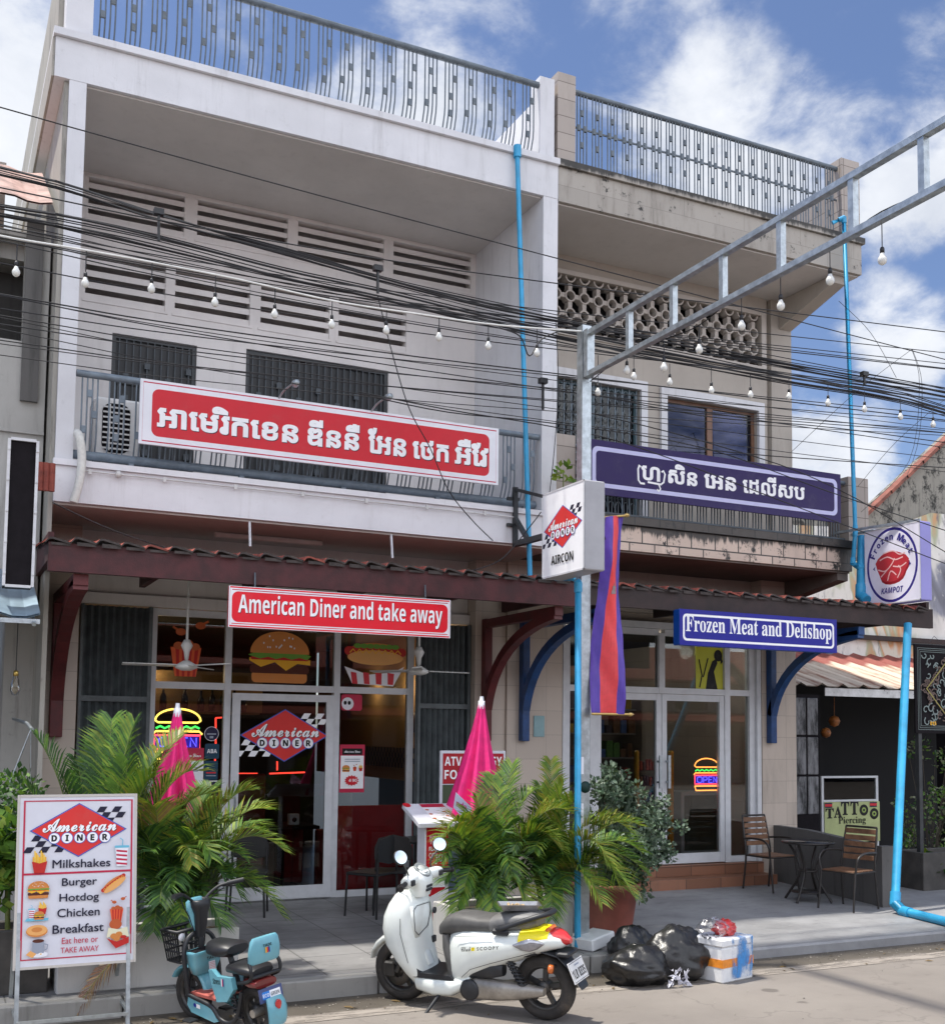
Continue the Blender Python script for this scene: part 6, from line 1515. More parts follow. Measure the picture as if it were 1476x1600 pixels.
pl.bbox(0, .26, 0, .155, -.006, 0, .002, Mp); plate = pl.build('number_plate', sc1)
a.line([(.01, .01), (.25, .01), (.25, .145), (.01, .145)], .004, BLK, True); a.text(B('1LR-8335'), .13, .03, .065, BLK, w=.215, align='c'); a.rect(.09, .118, .17, .128, GREYP); a.build('lettering', plate)
# handlebar
hc = body(sc1, 'handlebar_cover', SW, [zring(.845, .43, .06, .085, 3), zring(.92, .43, .08, .105, 3), zring(.985, .435, .088, .115, 2.8), zring(1.035, .45, .072, .10, 2.6), zring(1.06, .465, .04, .065, 2.4)])
q = MB(SW)
for s_ in (-1, 1): q.loft([ring((x, s_ * y, z), (1, 0, 0), (0, 0, 1), rx_, rz_, 14, 2.4) for x, y, z, rx_, rz_ in ((.44, .06, .985, .055, .055), (.43, .14, .985, .048, .042), (.415, .21, .985, .048, .048), (.41, .265, .985, .036, .036))])
q.build('switch_housing', hc)
Mm = Matrix.Translation((.405, 0, 1.045)) @ Matrix.Rotation(rad(-38), 4, 'Y')
q = MB(mat('meter_grey', (.20, .22, .22), .3, .1, 8)); q.lathe([(0, 0), (.06, 0), (.072, .006), (.075, -.01), (.06, -.02), (0, -.02)], (0, 0, 0), 'z', 24, Mm); q.build('meter', hc)
q = MB(mat('meter_lcd', (.42, .46, .44), .15, .05, 8)); q.lathe([(0, .002), (.045, .002), (.045, .006), (0, .006)], (0, 0, 0), 'z', 20, Mm); q.build('meter_display', hc)
q = MB(SBLK)
for k in range(2): q.bbox(.342, .362, -.04, .04, .885 + k * .028, .905 + k * .028, .003)
for s_ in (-1, 1): q.bbox(.355, .378, s_ * .215 - .024, s_ * .215 + .024, .96, 1.005, .006)
q.build('switches', hc)
for s_ in (-1, 1):
    q = MB(BLACK); q.tube([(.405, s_ * .26, .985), (.37, s_ * .385, .975)], .019, 10); q.tube([(.368, s_ * .387, .975), (.36, s_ * .405, .973)], .023, 10); q.tube([(.43, s_ * .22, .985), (.44, s_ * .30, .975), (.42, s_ * .36, .97)], .007, 6); q.build('grip', sc1)
    q = MB(BLACK); top = Vector((.42, s_ * .30, 1.19)); q.tube(spline([(.43, s_ * .17, 1.02), (.44, s_ * .19, 1.08), top - Vector((0, s_ * .03, .04))], 4), .007, 6)
    Mr = Matrix.Translation(top) @ Vector((-.80, .42, .42) if s_ > 0 else (-.62, .68, .38)).to_track_quat('Z', 'Y').to_matrix().to_4x4()
    q.lathe([(0, -.03), (.035, -.028), (.056, -.012), (.058, .004), (.054, .006)], (0, 0, 0), 'z', 24, Mr); mr_ = q.build('mirror', sc1)
    q = MB(CHROME); q.lathe([(0, .0068), (.052, .0068), (.052, .009), (0, .009)], (0, 0, 0), 'z', 24, Mr, False); q.build('mirror_glass', mr_)
q = MB(SBLK)                                                       # panel gaps and brake hose
q.tube([(-.02, .197, .30), (-.10, .206, .37), (-.25, .206, .425), (-.45, .194, .49), (-.62, .160, .54)], .0022, 4)
q.tube([(.04, .178, .595), (-.10, .196, .612), (-.28, .200, .628)], .0022, 4); q.tube([(.44, .203, .36), (.46, .214, .45), (.49, .223, .58), (.49, .219, .70)], .0022, 4); q.build('panel_gap', sc1)
q = MB(SBLK); q.tube(spline([(.42, .16, 1.0), (.52, .14, .93), (.56, .10, .84)], 5), .006, 6); q.tube(spline([(.56, .10, .55), (.60, .09, .42), (.60, .085, .30)], 5), .006, 6); split_build(q, 'brake_hose', sc1)
a = Art((-.02, .2235, .50), (-1, .06, .16), (0, 0, 1)); GD = rgb('badge_dark', 60, 62, 58, .4)
a.text('SCOOPY', .16, .0, .026, GD, w=.19, bold=.03, space=1.4); a.text(B('Club', 'script'), .02, -.002, .036, GD, w=.085, bold=.01); a.rect(.11, .0, .14, .026, YELP); a.build('badge', sc1)
# tray lying on the seat
Ms = Matrix.Rotation(yaw, 4, 'Z'); Ms = Matrix.Translation((3.86, 7.97, 0)) @ Ms @ Matrix.Rotation(rad(-5), 4, 'X')
c = Ms @ Vector((-.42, 0, .800)); t = thing('metal_tray', 'small grey metal tray with food scraps lying on the scooter seat', 'tray', c)
Mt = Matrix.Translation(c) @ Matrix.Rotation(yaw + .55, 4, 'Z')
q = MB(mat('tray_steel', (.32, .32, .33), .3, .15, 12, metal=.8)); w, l, h_ = .10, .15, .045
vs = []
for (k, z) in ((.80, .0), (1.0, h_), (1.06, h_), (1.06, h_ - .006), (.97, h_ - .006), (.78, .006)):
    vs += [Mt @ Vector((sx * l * k, sy * w * k, z)) for sx, sy in ((-1, -1), (1, -1), (1, 1), (-1, 1))]
fs = [(3, 2, 1, 0)]
for i in range(5): fs += [(i * 4 + j, i * 4 + (j + 1) % 4, (i + 1) * 4 + (j + 1) % 4, (i + 1) * 4 + j) for j in range(4)]
fs.append((20, 21, 22, 23)); q.add(vs, [f_[::-1] for f_ in fs]); q.build('pan', t)
q = MB(mat('food_scraps', (.5, .36, .2), .8, .5, 30)); rnd2 = random.Random(2)
for k in range(26): p_ = Mt @ Vector((rnd2.uniform(-.04, .09), rnd2.uniform(-.05, .05), .02 + rnd2.uniform(0, .02))); q.lathe([(0, -.012), (.014, 0), (0, .012)], p_, 'z', 6)
q.build('scraps', t)

# ------------------------------------------------------------------ teal electric bicycle
TEAL = mat('teal_plastic', (.15, .40, .48), .32, .08, 4, coat=.3, dirt=.2, dirtcol=(.2, .18, .13)); TEALG = mat('teal_grey_fade', (.20, .26, .28), .4, .2, 4); EBLK = mat('bike_black', (.014, .015, .018), .45, .2, 8); MATRED = mat('red_mat', (.46, .11, .085), .6, .12, 6)
eb = thing('electric_bike', 'small teal electric bike with black seats and red foot mat at the kerb', 'electric bike', (2.06, 8.12, 0), (rad(-6), 0, rad(115)), None, True); eb.scale = (.94, .94, .94)
wheel(eb, .47, .20, .20, .075, 6); wheel(eb, -.30, .19, .19, .085, 6)
body(eb, 'front_fender', TEAL, [ring((.47 + .215 * math.cos(rad(a)), 0, .205 + .215 * math.sin(rad(a))), (math.cos(rad(a)), 0, math.sin(rad(a))), (0, 1, 0), .018, .062, 10, 2.2) for a in range(30, 176, 15)])
q = MB(EBLK)
for s_ in (-1, 1): q.tube([(.47, s_ * .062, .20), (.40, s_ * .062, .46)], .014, 8)
q.use(AMB); q.bbox(.44, .46, .06, .085, .28, .36, .006); q.build('fork', eb)
q = MB(EBLK); q.tube(spline([(.335, .15, .25), (.345, .155, .40), (.36, .15, .56), (.37, .10, .66), (.375, 0, .69), (.37, -.10, .66), (.36, -.15, .56), (.345, -.155, .40), (.335, -.15, .25)], 5), .018, 8)
q.tube(spline([(.335, .15, .25), (.26, .15, .235), (.06, .15, .20), (-.02, .14, .12), (-.12, .13, .10), (-.20, .12, .16), (-.24, .10, .34)], 5), .017, 8); q.tube(spline([(.335, -.15, .25), (.26, -.15, .235), (.06, -.15, .20), (-.02, -.14, .12), (-.12, -.13, .10), (-.20, -.12, .16), (-.24, -.10, .34)], 5), .017, 8)
q.tube([(.34, 0, .26), (.345, 0, .70)], .024, 10); q.tube([(-.10, 0, .14), (-.20, 0, .48)], .022, 8); q.build('frame', eb)
box = body(eb, 'storage_box', TEAL, [zring(z, xc, hx, hw, 4) for z, xc, hx, hw in ((.375, .335, .02, .08), (.39, .33, .045, .10), (.46, .32, .06, .128), (.54, .315, .068, .138), (.555, .313, .074, .145), (.565, .313, .07, .14))])
q = MB(BLACKM); q.bbox(.26, .365, -.12, .12, .5655, .569, .001); q.build('box_opening', box)
a = Art((.235, .09, .43), (0, -1, 0), (.06, 0, 1)); a.text(B('TADI'), .10, .065, .022, BLK, w=.085, align='c'); a.rect(.07, -.02, .13, .05, W_); [a.rect(.075, -.012 + k * .012, .125, -.008 + k * .012, rgb('print_pink', 226, 150, 150, .5)) for k in range(5)]; a.build('sticker', box)
hd_ = body(eb, 'head_cover', EBLK, [zring(.66, .345, .025, .035, 3), zring(.74, .335, .035, .045, 3.4), zring(.84, .325, .04, .052, 3.4), zring(.89, .322, .055, .07, 3), zring(.935, .325, .06, .078, 2.6), zring(.95, .33, .05, .066, 2.4), zring(.945, .33, .04, .052, 2.4), zring(.925, .33, .035, .046, 2.4)])
body(eb, 'nose_cover', TEAL, [zring(.68, .38, .015, .025, 2.6), zring(.76, .375, .03, .06, 2.8), zring(.86, .38, .035, .085, 2.8), zring(.93, .385, .035, .085, 2.6), zring(.955, .38, .02, .05, 2.4)])
q = MB(EBLK)
for s_ in (-1, 1):
    q.tube(spline([(.34, s_ * .05, .93), (.33, s_ * .11, .98), (.30, s_ * .18, 1.02), (.25, s_ * .25, 1.03)], 5), .012, 8); q.tube([(.27, s_ * .22, 1.03), (.20, s_ * .33, 1.045)], .019, 10); q.tube([(.30, s_ * .20, 1.01), (.25, s_ * .29, 1.0)], .007, 6)
q.build('handlebar', eb)
bk = MB(EBLK)
for z in (.46, .54, .60, .66, .70):
    k = .8 + .2 * (z - .46) / .24; x0, x1, y_ = .555 - .10 * k, .555 + .10 * k, .135 * k
    bk.tube([(x0, -y_, z), (x1, -y_, z), (x1, y_, z), (x0, y_, z), (x0, -y_, z)], .008 if z < .69 else .014, 6)
for i in range(7):
    for s_ in (-1, 1):
        u = -1 + i / 3; bk.tube([(.555 + u * .08, s_ * .108, .46), (.555 + u * .10, s_ * .135, .70)], .006, 5); bk.tube([(.555 + s_ * .08, u * .108, .46), (.555 + s_ * .10, u * .135, .70)], .006, 5)
bk.bbox(.48, .63, -.105, .105, .445, .46, .005); bk.use(W_); bk.lathe([(0, 0), (.03, 0), (.03, .004), (0, .004)], (.445, .10, .66), 'x', 14); bk.build('basket', eb)
q = MB(MATRED); q.prism([(.33, .262), (.30, .268), (.08, .262), (.03, .255), (.03, .24), (.33, .245)], 'y', -.135, .135); q.build('foot_mat', eb)
a = Art((.27, .09, .2695), (-.62, -.5, 0), (.5, -.62, 0)); a.line([(.02, .01), (.16, .02)], .012, rgb('print_pale_pink', 240, 200, 190, .6)); a.ell(.2, -.02, .03, .02, GRNP, 12); a.build('mat_print', eb)
for s_ in (-1, 1):
    q = MB(TEAL); q.prism([(.33, .235), (.05, .185), (-.015, .10), (.03, .085), (.30, .12), (.345, .17)], 'y', s_ * .145 - .012, s_ * .145 + .012); q.build('side_panel', eb)
    q = MB(EBLK); q.bbox(.20, .30, s_ * .17 - .0, s_ * .17 + s_ * .0 + .08 if s_ > 0 else s_ * .17 + .08, .075, .09, .004); q.build('footpeg', eb)
a = Art((.27, .158, .165), (-1, 0, -.1), (0, 0, 1)); a.ell(.02, .02, .016, .016, BLUE, 12); a.rect(.04, .005, .085, .035, WH); a.build('panel_label', eb)
q = MB(EBLK); q.tube(spline([(.28, .20, 1.0), (.36, .14, .93), (.37, .07, .80), (.36, .04, .66)], 5), .005, 5); q.tube(spline([(.28, -.20, 1.0), (.36, -.14, .93), (.37, -.07, .80), (.36, -.04, .66)], 5), .005, 5); split_build(q, 'brake_cable', eb)
body(eb, 'front_seat', EBLK, [xring(.20, .60, .03, .06), xring(.16, .605, .06, .10), xring(.04, .605, .06, .13, 2.4), xring(-.06, .615, .055, .13, 2.4), xring(-.10, .62, .03, .10)])
q = MB(EBLK); q.tube([(.0, 0, .56), (-.10, 0, .30)], .022, 8); q.build('seat_post', eb)
body(eb, 'rear_seat', EBLK, [xring(-.06, .49, .025, .09), xring(-.10, .495, .04, .125, 2.8), xring(-.32, .495, .04, .125, 2.8), xring(-.37, .49, .025, .10)])
body(eb, 'backrest', TEAL, [zring(z, xc, hx, hw, 3.2) for z, xc, hx, hw in ((.56, -.385, .022, .13), (.58, -.39, .03, .142), (.66, -.40, .032, .142), (.73, -.405, .028, .125), (.75, -.405, .018, .11))])
a = Art((-.437, .05, .66), (0, -1, 0), (0, 0, 1)); a.text(B('TADI'), .05, .02, .02, BLK, w=.08, align='c'); [a.rect(.03 + k * .014, -.025, .042 + k * .014, .015, c_) for k, c_ in enumerate((CHEE, RED_, BLUE))]; a.build('backrest_print', eb)
q = MB(EBLK)
for s_ in (-1, 1): q.tube(spline([(-.36, s_ * .12, .60), (-.40, s_ * .135, .54), (-.40, s_ * .135, .47), (-.33, s_ * .12, .43), (-.20, s_ * .10, .40)], 4), .014, 8)
q.tube([(-.40, -.135, .47), (-.40, .135, .47)], .014, 8); q.build('rear_rack', eb)
for s_ in (-1, 1):
    q = MB(TEAL); q.prism([(.08, .47), (.04, .475), (-.02, .435), (-.18, .445), (-.20, .36), (-.12, .26), (.0, .24), (.05, .36)], 'y', s_ * .125 - .02, s_ * .125 + .02); sh = q.build('seat_shroud', eb)
a = Art((.03, .1462, .375), (-1, 0, .05), (0, 0, 1)); a.text(B('Stress', 'ital')[:6], .0, .0, .04, BLK, w=.085) ; [a.rect(.10 + k * .010, -.01, .108 + k * .010, .045, c_) for k, c_ in enumerate((WH, RED_, BLUE))]; a.build('shroud_print', eb)
body(eb, 'tail_lamp', mat('dark_red_lens', (.16, .022, .022), .2, .1, 5, coat=.5), [xring(-.26, .41, .03, .10, 3), xring(-.34, .41, .038, .115, 3), xring(-.40, .405, .03, .10, 3)])
a = Art((-.455, .11, .285), (0, -1, 0), (.2, 0, 1)); a.rect(0, 0, .22, .10, rgb('plate_slate', 74, 84, 126, .4)); a.rr(.03, .02, .11, .075, .01, rgb('plate_blue', 50, 130, 216, .4)); a.rect(.10, .02, .20, .075, WH); a.text(B('ECO'), .065, .034, .026, WH, w=.06, align='c'); a.text(B('GREEN'), .15, .034, .026, BLK, w=.08, align='c'); a.build('number_plate', eb)
body(eb, 'rear_fender', TEAL, [ring((-.30 + .215 * math.cos(rad(a)), 0, .195 + .215 * math.sin(rad(a))), (math.cos(rad(a)), 0, math.sin(rad(a))), (0, 1, 0), .018, hw, 10, 2.4) for a, hw in ((146, .075), (158, .086), (170, .09), (188, .086), (200, .08))])
q = MB(rgb('dirty_white', 200, 205, 190, .5)); q.loft([ring((-.30 + .216 * math.cos(rad(a)), 0, .195 + .216 * math.sin(rad(a))), (math.cos(rad(a)), 0, math.sin(rad(a))), (0, 1, 0), .020, .068, 10, 2.4) for a in (200, 206, 212)]); q.use(TLRED); q.loft([ring((-.525, 0, z), (1, 0, 0), (0, 1, 0), .014, hw, 10, 2) for z, hw in ((.24, .01), (.26, .028), (.285, .03), (.305, .012))]); q.build('fender_tip', eb)
q = MB(EBLK); q.tube([(-.13 - .07 * k / 60 + .028 * math.cos(k * .7), .10 + .028 * math.sin(k * .7), .36 - .22 * k / 60) for k in range(61)], .007, 5); q.tube([(-.13, .10, .36), (-.20, .10, .14)], .014, 8); q.build('shock_absorber', eb)
q = MB(ENG); q.tube([(-.30, -.05, .10), (-.42, -.18, .02)], .012, 6); q.tube([(-.30, .05, .10), (-.40, .18, .0)], .012, 6); q.tube([(-.36, -.11, .2), (-.36, .11, .2)], .03, 12); q.build('centre_stand', eb)
# ------------------------------------------------------------------ planters and plants
LG1 = leafmat('palm_green', (.12, .24, .035), rough=.55); LG2 = leafmat('palm_yellow_green', (.22, .31, .04), rough=.55); LG3 = leafmat('palm_dark_green', (.04, .105, .025), trans=.25, rough=.55); LG4 = leafmat('palm_yellow', (.33, .31, .05)); LG5 = leafmat('palm_dry', (.26, .16, .06), trans=.15)
STEM = mat('palm_stem', (.16, .19, .05), .5, .3, 9); SOIL = mat('soil', (.05, .037, .025), .95, .3, 20, bump=.5)
def planter(label, x0, x1, y0, y1, z0, z1, mt, w=.05):
    t = thing('planter', label, 'planter', ((x0 + x1) / 2, (y0 + y1) / 2, z0))
    q = MB(mt); q.bbox(x0, x1, y0, y0 + w, z0, z1, .008); q.bbox(x0, x1, y1 - w, y1, z0, z1, .008); q.box(x0, x0 + w, y0 + w + .001, y1 - w - .001, z0, z1 - .002); q.box(x1 - w, x1, y0 + w + .001, y1 - w - .001, z0, z1 - .002); q.build('box', t)
    q = MB(SOIL); q.box(x0 + w, x1 - w, y0 + w, y1 - w, z0 + .02, z1 - .06); q.build('soil', t); return t
PLC = plaster('planter_concrete', (.52, .51, .49), .35, (.15, .14, .12))
planter('long grey concrete planter on the kerb behind the menu board and electric bike', .95, 2.30, 8.98, 9.50, .15, .56, PLC)
planter('pale concrete planter with palm at the foot of the galvanised pole', 4.28, 5.46, 9.16, 9.70, .15, .56, PLC)
def frond(q, base, tip, lift, nl, L, rnd, mats, droop=.42, stem_r=.008, w=.018):
    base = Vector(base); tip = Vector(tip); mid = (base + tip) / 2 + Vector((0, 0, lift))
    pts = bez(base, mid, tip, 16)
    q.use(STEM); q.tube(pts, [stem_r * (1 - .75 * i / 16) for i in range(17)], 5)
    sp = [Vector(p_) for p_ in pts]
    for k in range(nl):
        u = .22 + .78 * k / (nl - 1); f_ = u * 16; i = min(15, int(f_)); c = sp[i].lerp(sp[i + 1], f_ - i)
        tg = (sp[min(i + 1, 16)] - sp[max(i - 1, 0)]).normalized()
        side = tg.cross(Vector((0, 0, 1)))
        if side.length < .1: side = Vector((1, 0, 0))
        side.normalize(); nrm = side.cross(tg).normalized()
        ln = L * (math.sin(math.pi * (.18 + .75 * u)) ** .7) * rnd.uniform(.85, 1.1)
        for s_ in (-1, 1):
            d = (side * s_ * .72 + tg * (.55 + .35 * u) + nrm * (.30 + rnd.uniform(-.08, .08))).normalized()
            a = c; b_ = c + d * ln * .5 + Vector((0, 0, -.04 * droop * ln)); e = c + d * ln * .95 + Vector((0, 0, -droop * ln * rnd.uniform(.35, .6)))
            wv = (tg * .8 - d * .2).normalized() * w * rnd.uniform(.8, 1.1)
            q.use(rnd.choice(mats))
            q.add([a - wv * .35, a + wv * .35, b_ + wv * .5, b_ - wv * .5, e], [(0, 1, 2, 3), (3, 2, 4)])
def palm(label, spots, Yb, seed, group='areca palms'):
    """spots: (base px, base Y, tip px, tip py, tip Y, lift, leaf length, tone)"""
    rnd = random.Random(seed)
    b0 = spots[0]; t = thing('palm', label, 'palm', (P(b0[0], 1430, Y=b0[1]).x, Yb, .5))
    tones = {'g': [LG1, LG1, LG2, LG3], 'y': [LG2, LG2, LG1, LG4], 'd': [LG3, LG3, LG1], 'o': [LG4, LG2, LG5, LG1]}
    for bx_, by_, tx, ty, tY, lift, L, tone in spots:
        bs = Vector((P(bx_, 1430, Y=by_).x, by_, .50)); tp = P(tx, ty, Y=tY)
        q = MB(); frond(q, bs, tp, lift, 42, L * 1.12, rnd, tones[tone]); q.build('frond', t)
    q = MB(STEM)
    for k in range(9):
        a = Vector((P(b0[0], 1430, Y=b0[1]).x + rnd.uniform(-.15, .15), Yb + rnd.uniform(-.1, .1), .48)); q.tube([a, a + Vector((rnd.uniform(-.1, .1), rnd.uniform(-.1, .1), rnd.uniform(.3, .7)))], [.016, .010], 6)
    q.build('stem', t); return t
palm('tall areca palm behind the white menu board', [
    (150, 9.2, 210, 1130, 9.3, .55, .42, 'g'), (150, 9.2, 55, 1150, 9.4, .5, .36, 'd'), (170, 9.2, 315, 1205, 9.0, .75, .42, 'y'), (140, 9.3, 100, 1215, 9.2, .3, .34, 'd'), (165, 9.25, 250, 1180, 9.4, .6, .40, 'g'),
    (180, 9.2, 335, 1240, 9.1, .6, .36, 'y'), (160, 9.2, 285, 1150, 9.4, .6, .42, 'y'), (155, 9.2, 175, 1125, 9.5, .5, .40, 'g'), (170, 9.2, 240, 1215, 9.0, .6, .36, 'y'), (150, 9.2, 120, 1190, 9.5, .4, .34, 'd'), (150, 9.3, 150, 1160, 9.6, .4, .36, 'g'), (175, 9.25, 200, 1190, 9.1, .3, .36, 'g'), (190, 9.25, 270, 1220, 9.3, .45, .36, 'd'), (130, 9.25, 40, 1225, 9.2, .3, .3, 'd')], 9.25, 3)
palm('bushy areca palm beside the electric bike, overhanging the tiled pavement', [
    (265, 9.2, 395, 1235, 8.9, .62, .34, 'y'), (265, 9.2, 445, 1330, 8.9, .75, .36, 'y'), (270, 9.2, 440, 1430, 8.85, .75, .36, 'g'), (260, 9.2, 300, 1350, 8.7, .75, .28, 'y'), (255, 9.2, 240, 1260, 8.8, .5, .32, 'o'),
    (270, 9.2, 360, 1285, 9.3, .5, .36, 'g'), (270, 9.25, 410, 1300, 9.6, .6, .36, 'g'), (265, 9.25, 330, 1230, 9.5, .4, .34, 'g'), (265, 9.2, 275, 1380, 8.75, .6, .30, 'd'), (275, 9.2, 375, 1400, 8.9, .7, .32, 'd'),
    (260, 9.2, 235, 1330, 8.8, .45, .32, 'd'), (265, 9.2, 330, 1340, 8.7, .75, .32, 'g'), (270, 9.2, 395, 1390, 9.4, .6, .34, 'd'), (260, 9.2, 250, 1410, 8.7, .55, .3, 'd'), (265, 9.2, 300, 1300, 8.9, .45, .34, 'd'), (265, 9.2, 290, 1265, 9.2, .4, .32, 'o'), (260, 9.2, 235, 1380, 8.9, .4, .3, 'd'), (255, 9.15, 240, 1455, 8.75, .5, .3, 'd'), (265, 9.15, 285, 1450, 8.7, .5, .3, 'g'), (272, 9.15, 345, 1445, 8.75, .55, .32, 'd'), (270, 9.2, 420, 1265, 9.2, .6, .34, 'y'), (260, 9.2, 350, 1255, 9.0, .5, .34, 'o'), (262, 9.2, 310, 1400, 8.85, .45, .3, 'd'), (268, 9.2, 350, 1370, 8.85, .5, .3, 'd'), (262, 9.2, 270, 1340, 8.9, .35, .3, 'd'), (270, 9.2, 380, 1340, 8.9, .55, .32, 'g'), (255, 9.2, 225, 1300, 8.95, .35, .3, 'd')], 9.2, 4)
palm('areca palm in the pale planter by the pink umbrella', [
    (760, 9.4, 800, 1195, 9.6, .25, .34, 'g'), (765, 9.4, 900, 1275, 9.1, .75, .36, 'y'), (760, 9.4, 700, 1290, 9.2, .6, .32, 'y'), (755, 9.4, 690, 1345, 9.0, .6, .30, 'g'), (750, 9.4, 715, 1320, 9.0, .5, .32, 'g'), (765, 9.4, 770, 1215, 9.7, .3, .34, 'g'), (760, 9.4, 735, 1275, 9.2, .5, .32, 'g'), (770, 9.4, 870, 1320, 8.95, .7, .36, 'y'), (758, 9.4, 780, 1400, 8.9, .6, .28, 'd'), (770, 9.4, 890, 1345, 9.0, .8, .36, 'y'),
    (760, 9.4, 745, 1250, 9.5, .4, .32, 'o'), (765, 9.4, 830, 1240, 9.4, .45, .36, 'g'), (760, 9.4, 725, 1390, 8.95, .6, .28, 'g'), (770, 9.4, 800, 1370, 8.9, .7, .30, 'g'), (765, 9.4, 860, 1300, 9.3, .55, .34, 'g'), (760, 9.4, 700, 1330, 9.5, .4, .3, 'd'), (765, 9.4, 790, 1300, 9.1, .5, .34, 'd'), (770, 9.4, 850, 1380, 9.0, .5, .32, 'd'), (750, 9.35, 695, 1375, 9.1, .5, .3, 'd'), (752, 9.25, 712, 1425, 8.95, .5, .3, 'g'), (762, 9.25, 770, 1432, 8.85, .5, .3, 'g'), (770, 9.25, 828, 1425, 8.85, .55, .3, 'y'), (756, 9.3, 688, 1310, 9.0, .6, .32, 'y'), (755, 9.35, 740, 1400, 8.95, .45, .3, 'd'), (765, 9.35, 820, 1395, 8.95, .45, .3, 'd'), (770, 9.35, 780, 1360, 9.0, .4, .3, 'd'), (760, 9.35, 720, 1350, 9.2, .4, .3, 'd'), (770, 9.35, 840, 1345, 9.1, .45, .3, 'g')], 9.4, 5)
palm('areca palm at the pole reaching over the terracotta pot', [
    (860, 9.4, 985, 1300, 8.9, .75, .36, 'y'), (865, 9.4, 970, 1385, 8.8, .8, .38, 'y'), (860, 9.4, 860, 1190, 9.5, .2, .32, 'y'), (862, 9.4, 950, 1345, 8.8, .75, .36, 'y'), (862, 9.4, 900, 1250, 9.2, .5, .34, 'y'), (858, 9.4, 845, 1230, 9.6, .3, .34, 'g'), (860, 9.4, 835, 1330, 9.0, .6, .32, 'g'), (855, 9.4, 880, 1225, 9.3, .35, .34, 'y'), (865, 9.4, 1000, 1330, 9.4, .6, .36, 'g'),
    (860, 9.4, 940, 1410, 8.75, .6, .36, 'y'), (865, 9.4, 930, 1290, 9.2, .5, .34, 'g'), (855, 9.4, 820, 1290, 9.2, .4, .34, 'g'), (850, 9.4, 800, 1330, 9.0, .6, .3, 'd'), (865, 9.4, 905, 1340, 9.1, .6, .34, 'd'), (860, 9.4, 880, 1390, 9.0, .5, .3, 'd'), (850, 9.35, 810, 1385, 9.0, .45, .3, 'd'), (858, 9.25, 862, 1435, 8.85, .5, .3, 'g'), (866, 9.3, 990, 1400, 8.7, .7, .34, 'y'), (862, 9.3, 1000, 1290, 9.1, .6, .34, 'y'), (860, 9.35, 920, 1375, 8.9, .5, .3, 'g'), (855, 9.35, 850, 1360, 9.0, .4, .3, 'd'), (865, 9.35, 960, 1360, 9.0, .55, .34, 'g'), (860, 9.35, 1010, 1365, 8.9, .65, .34, 'g')], 9.4, 6)
def leafy(q, c, r, n, size, rnd, mats, flat=.5):
    for k in range(n):
        d = Vector((rnd.gauss(0, 1), rnd.gauss(0, 1), rnd.gauss(0, 1))); d.normalize(); p_ = Vector(c) + d * r * (rnd.random() ** .45)
        a = Vector((rnd.gauss(0, 1), rnd.gauss(0, 1), rnd.gauss(0, .6) + .3)).normalized(); a = (a + d * .8).normalized(); b_ = a.orthogonal().normalized()
        b_ = (Matrix.Rotation(rnd.uniform(0, 6.3), 3, a) @ b_); s_ = size * rnd.uniform(.6, 1.2); q.use(rnd.choice(mats))
        q.add([p_, p_ + a * s_ * .5 + b_ * s_ * .32, p_ + a * s_, p_ + a * s_ * .5 - b_ * s_ * .32], [(0, 1, 2, 3)])
# crested euphorbia in the terracotta pot
t = thing('pot', 'large round terracotta pot standing beside the galvanised pole', 'plant pot', (6.30, 9.95, .12))
q = MB(mat('terracotta_pot', (.22, .062, .042), .55, .2, 3, bump=.1, dirt=.35, dirtcol=(.09, .04, .03))); q.lathe([(0, 0), (.255, 0), (.275, .05), (.335, .44), (.36, .44), (.365, .50), (.335, .50), (.32, .46), (.31, .40)], (6.30, 9.95, .115), 'z', 32, caps=False); q.build('bowl', t)
q = MB(SOIL); q.lathe([(0, .44), (.315, .44)], (6.30, 9.95, .115), 'z', 24, caps=False); q.build('soil', t)
t = thing('potted_plant', 'grey green crested succulent bush growing in the terracotta pot', 'plant', (6.30, 9.95, .56))
E1 = leafmat('euphorbia_green', (.08, .135, .08), .35, .1, .5); E2 = leafmat('euphorbia_grey', (.15, .205, .14), .3, .1, .5); E3 = leafmat('euphorbia_dark', (.035, .06, .035), .3, .05, .6)
rnd2 = random.Random(21)
for px, py, Y, r in ((938, 1232, 9.9, .13), (958, 1222, 10.0, .13), (948, 1255, 9.9, .15), (985, 1238, 9.9, .14), (1000, 1262, 9.9, .16), (1008, 1290, 9.8, .17), (985, 1285, 9.9, .17), (1030, 1272, 10.0, .12), (1034, 1300, 10.0, .14), (1038, 1330, 9.95, .12), (1020, 1345, 9.8, .15), (1000, 1325, 9.7, .17), (965, 1300, 9.9, .16), (975, 1340, 9.8, .18), (1005, 1365, 9.75, .14), (950, 1285, 10.1, .14), (955, 1335, 10.0, .16)):
    c = P(px, py, Y=Y); q = MB(E3); q.tube(spline([(6.30 + rnd2.uniform(-.1, .1), 9.95, .56), (c.x * .5 + 3.15, 9.93, c.z * .45 + .35), c], 4), [.035] * 8 + [.02], 6)
    for k in range(5):
        d = Vector((rnd2.gauss(0, .6), rnd2.gauss(0, .6), rnd2.gauss(.2, .6))) * r; leafy(q, c + d, r * .62, 60, .055, rnd2, [E1, E1, E2, E2, E3])
    q.build('branch', t)
q = MB(LG1, LG3)
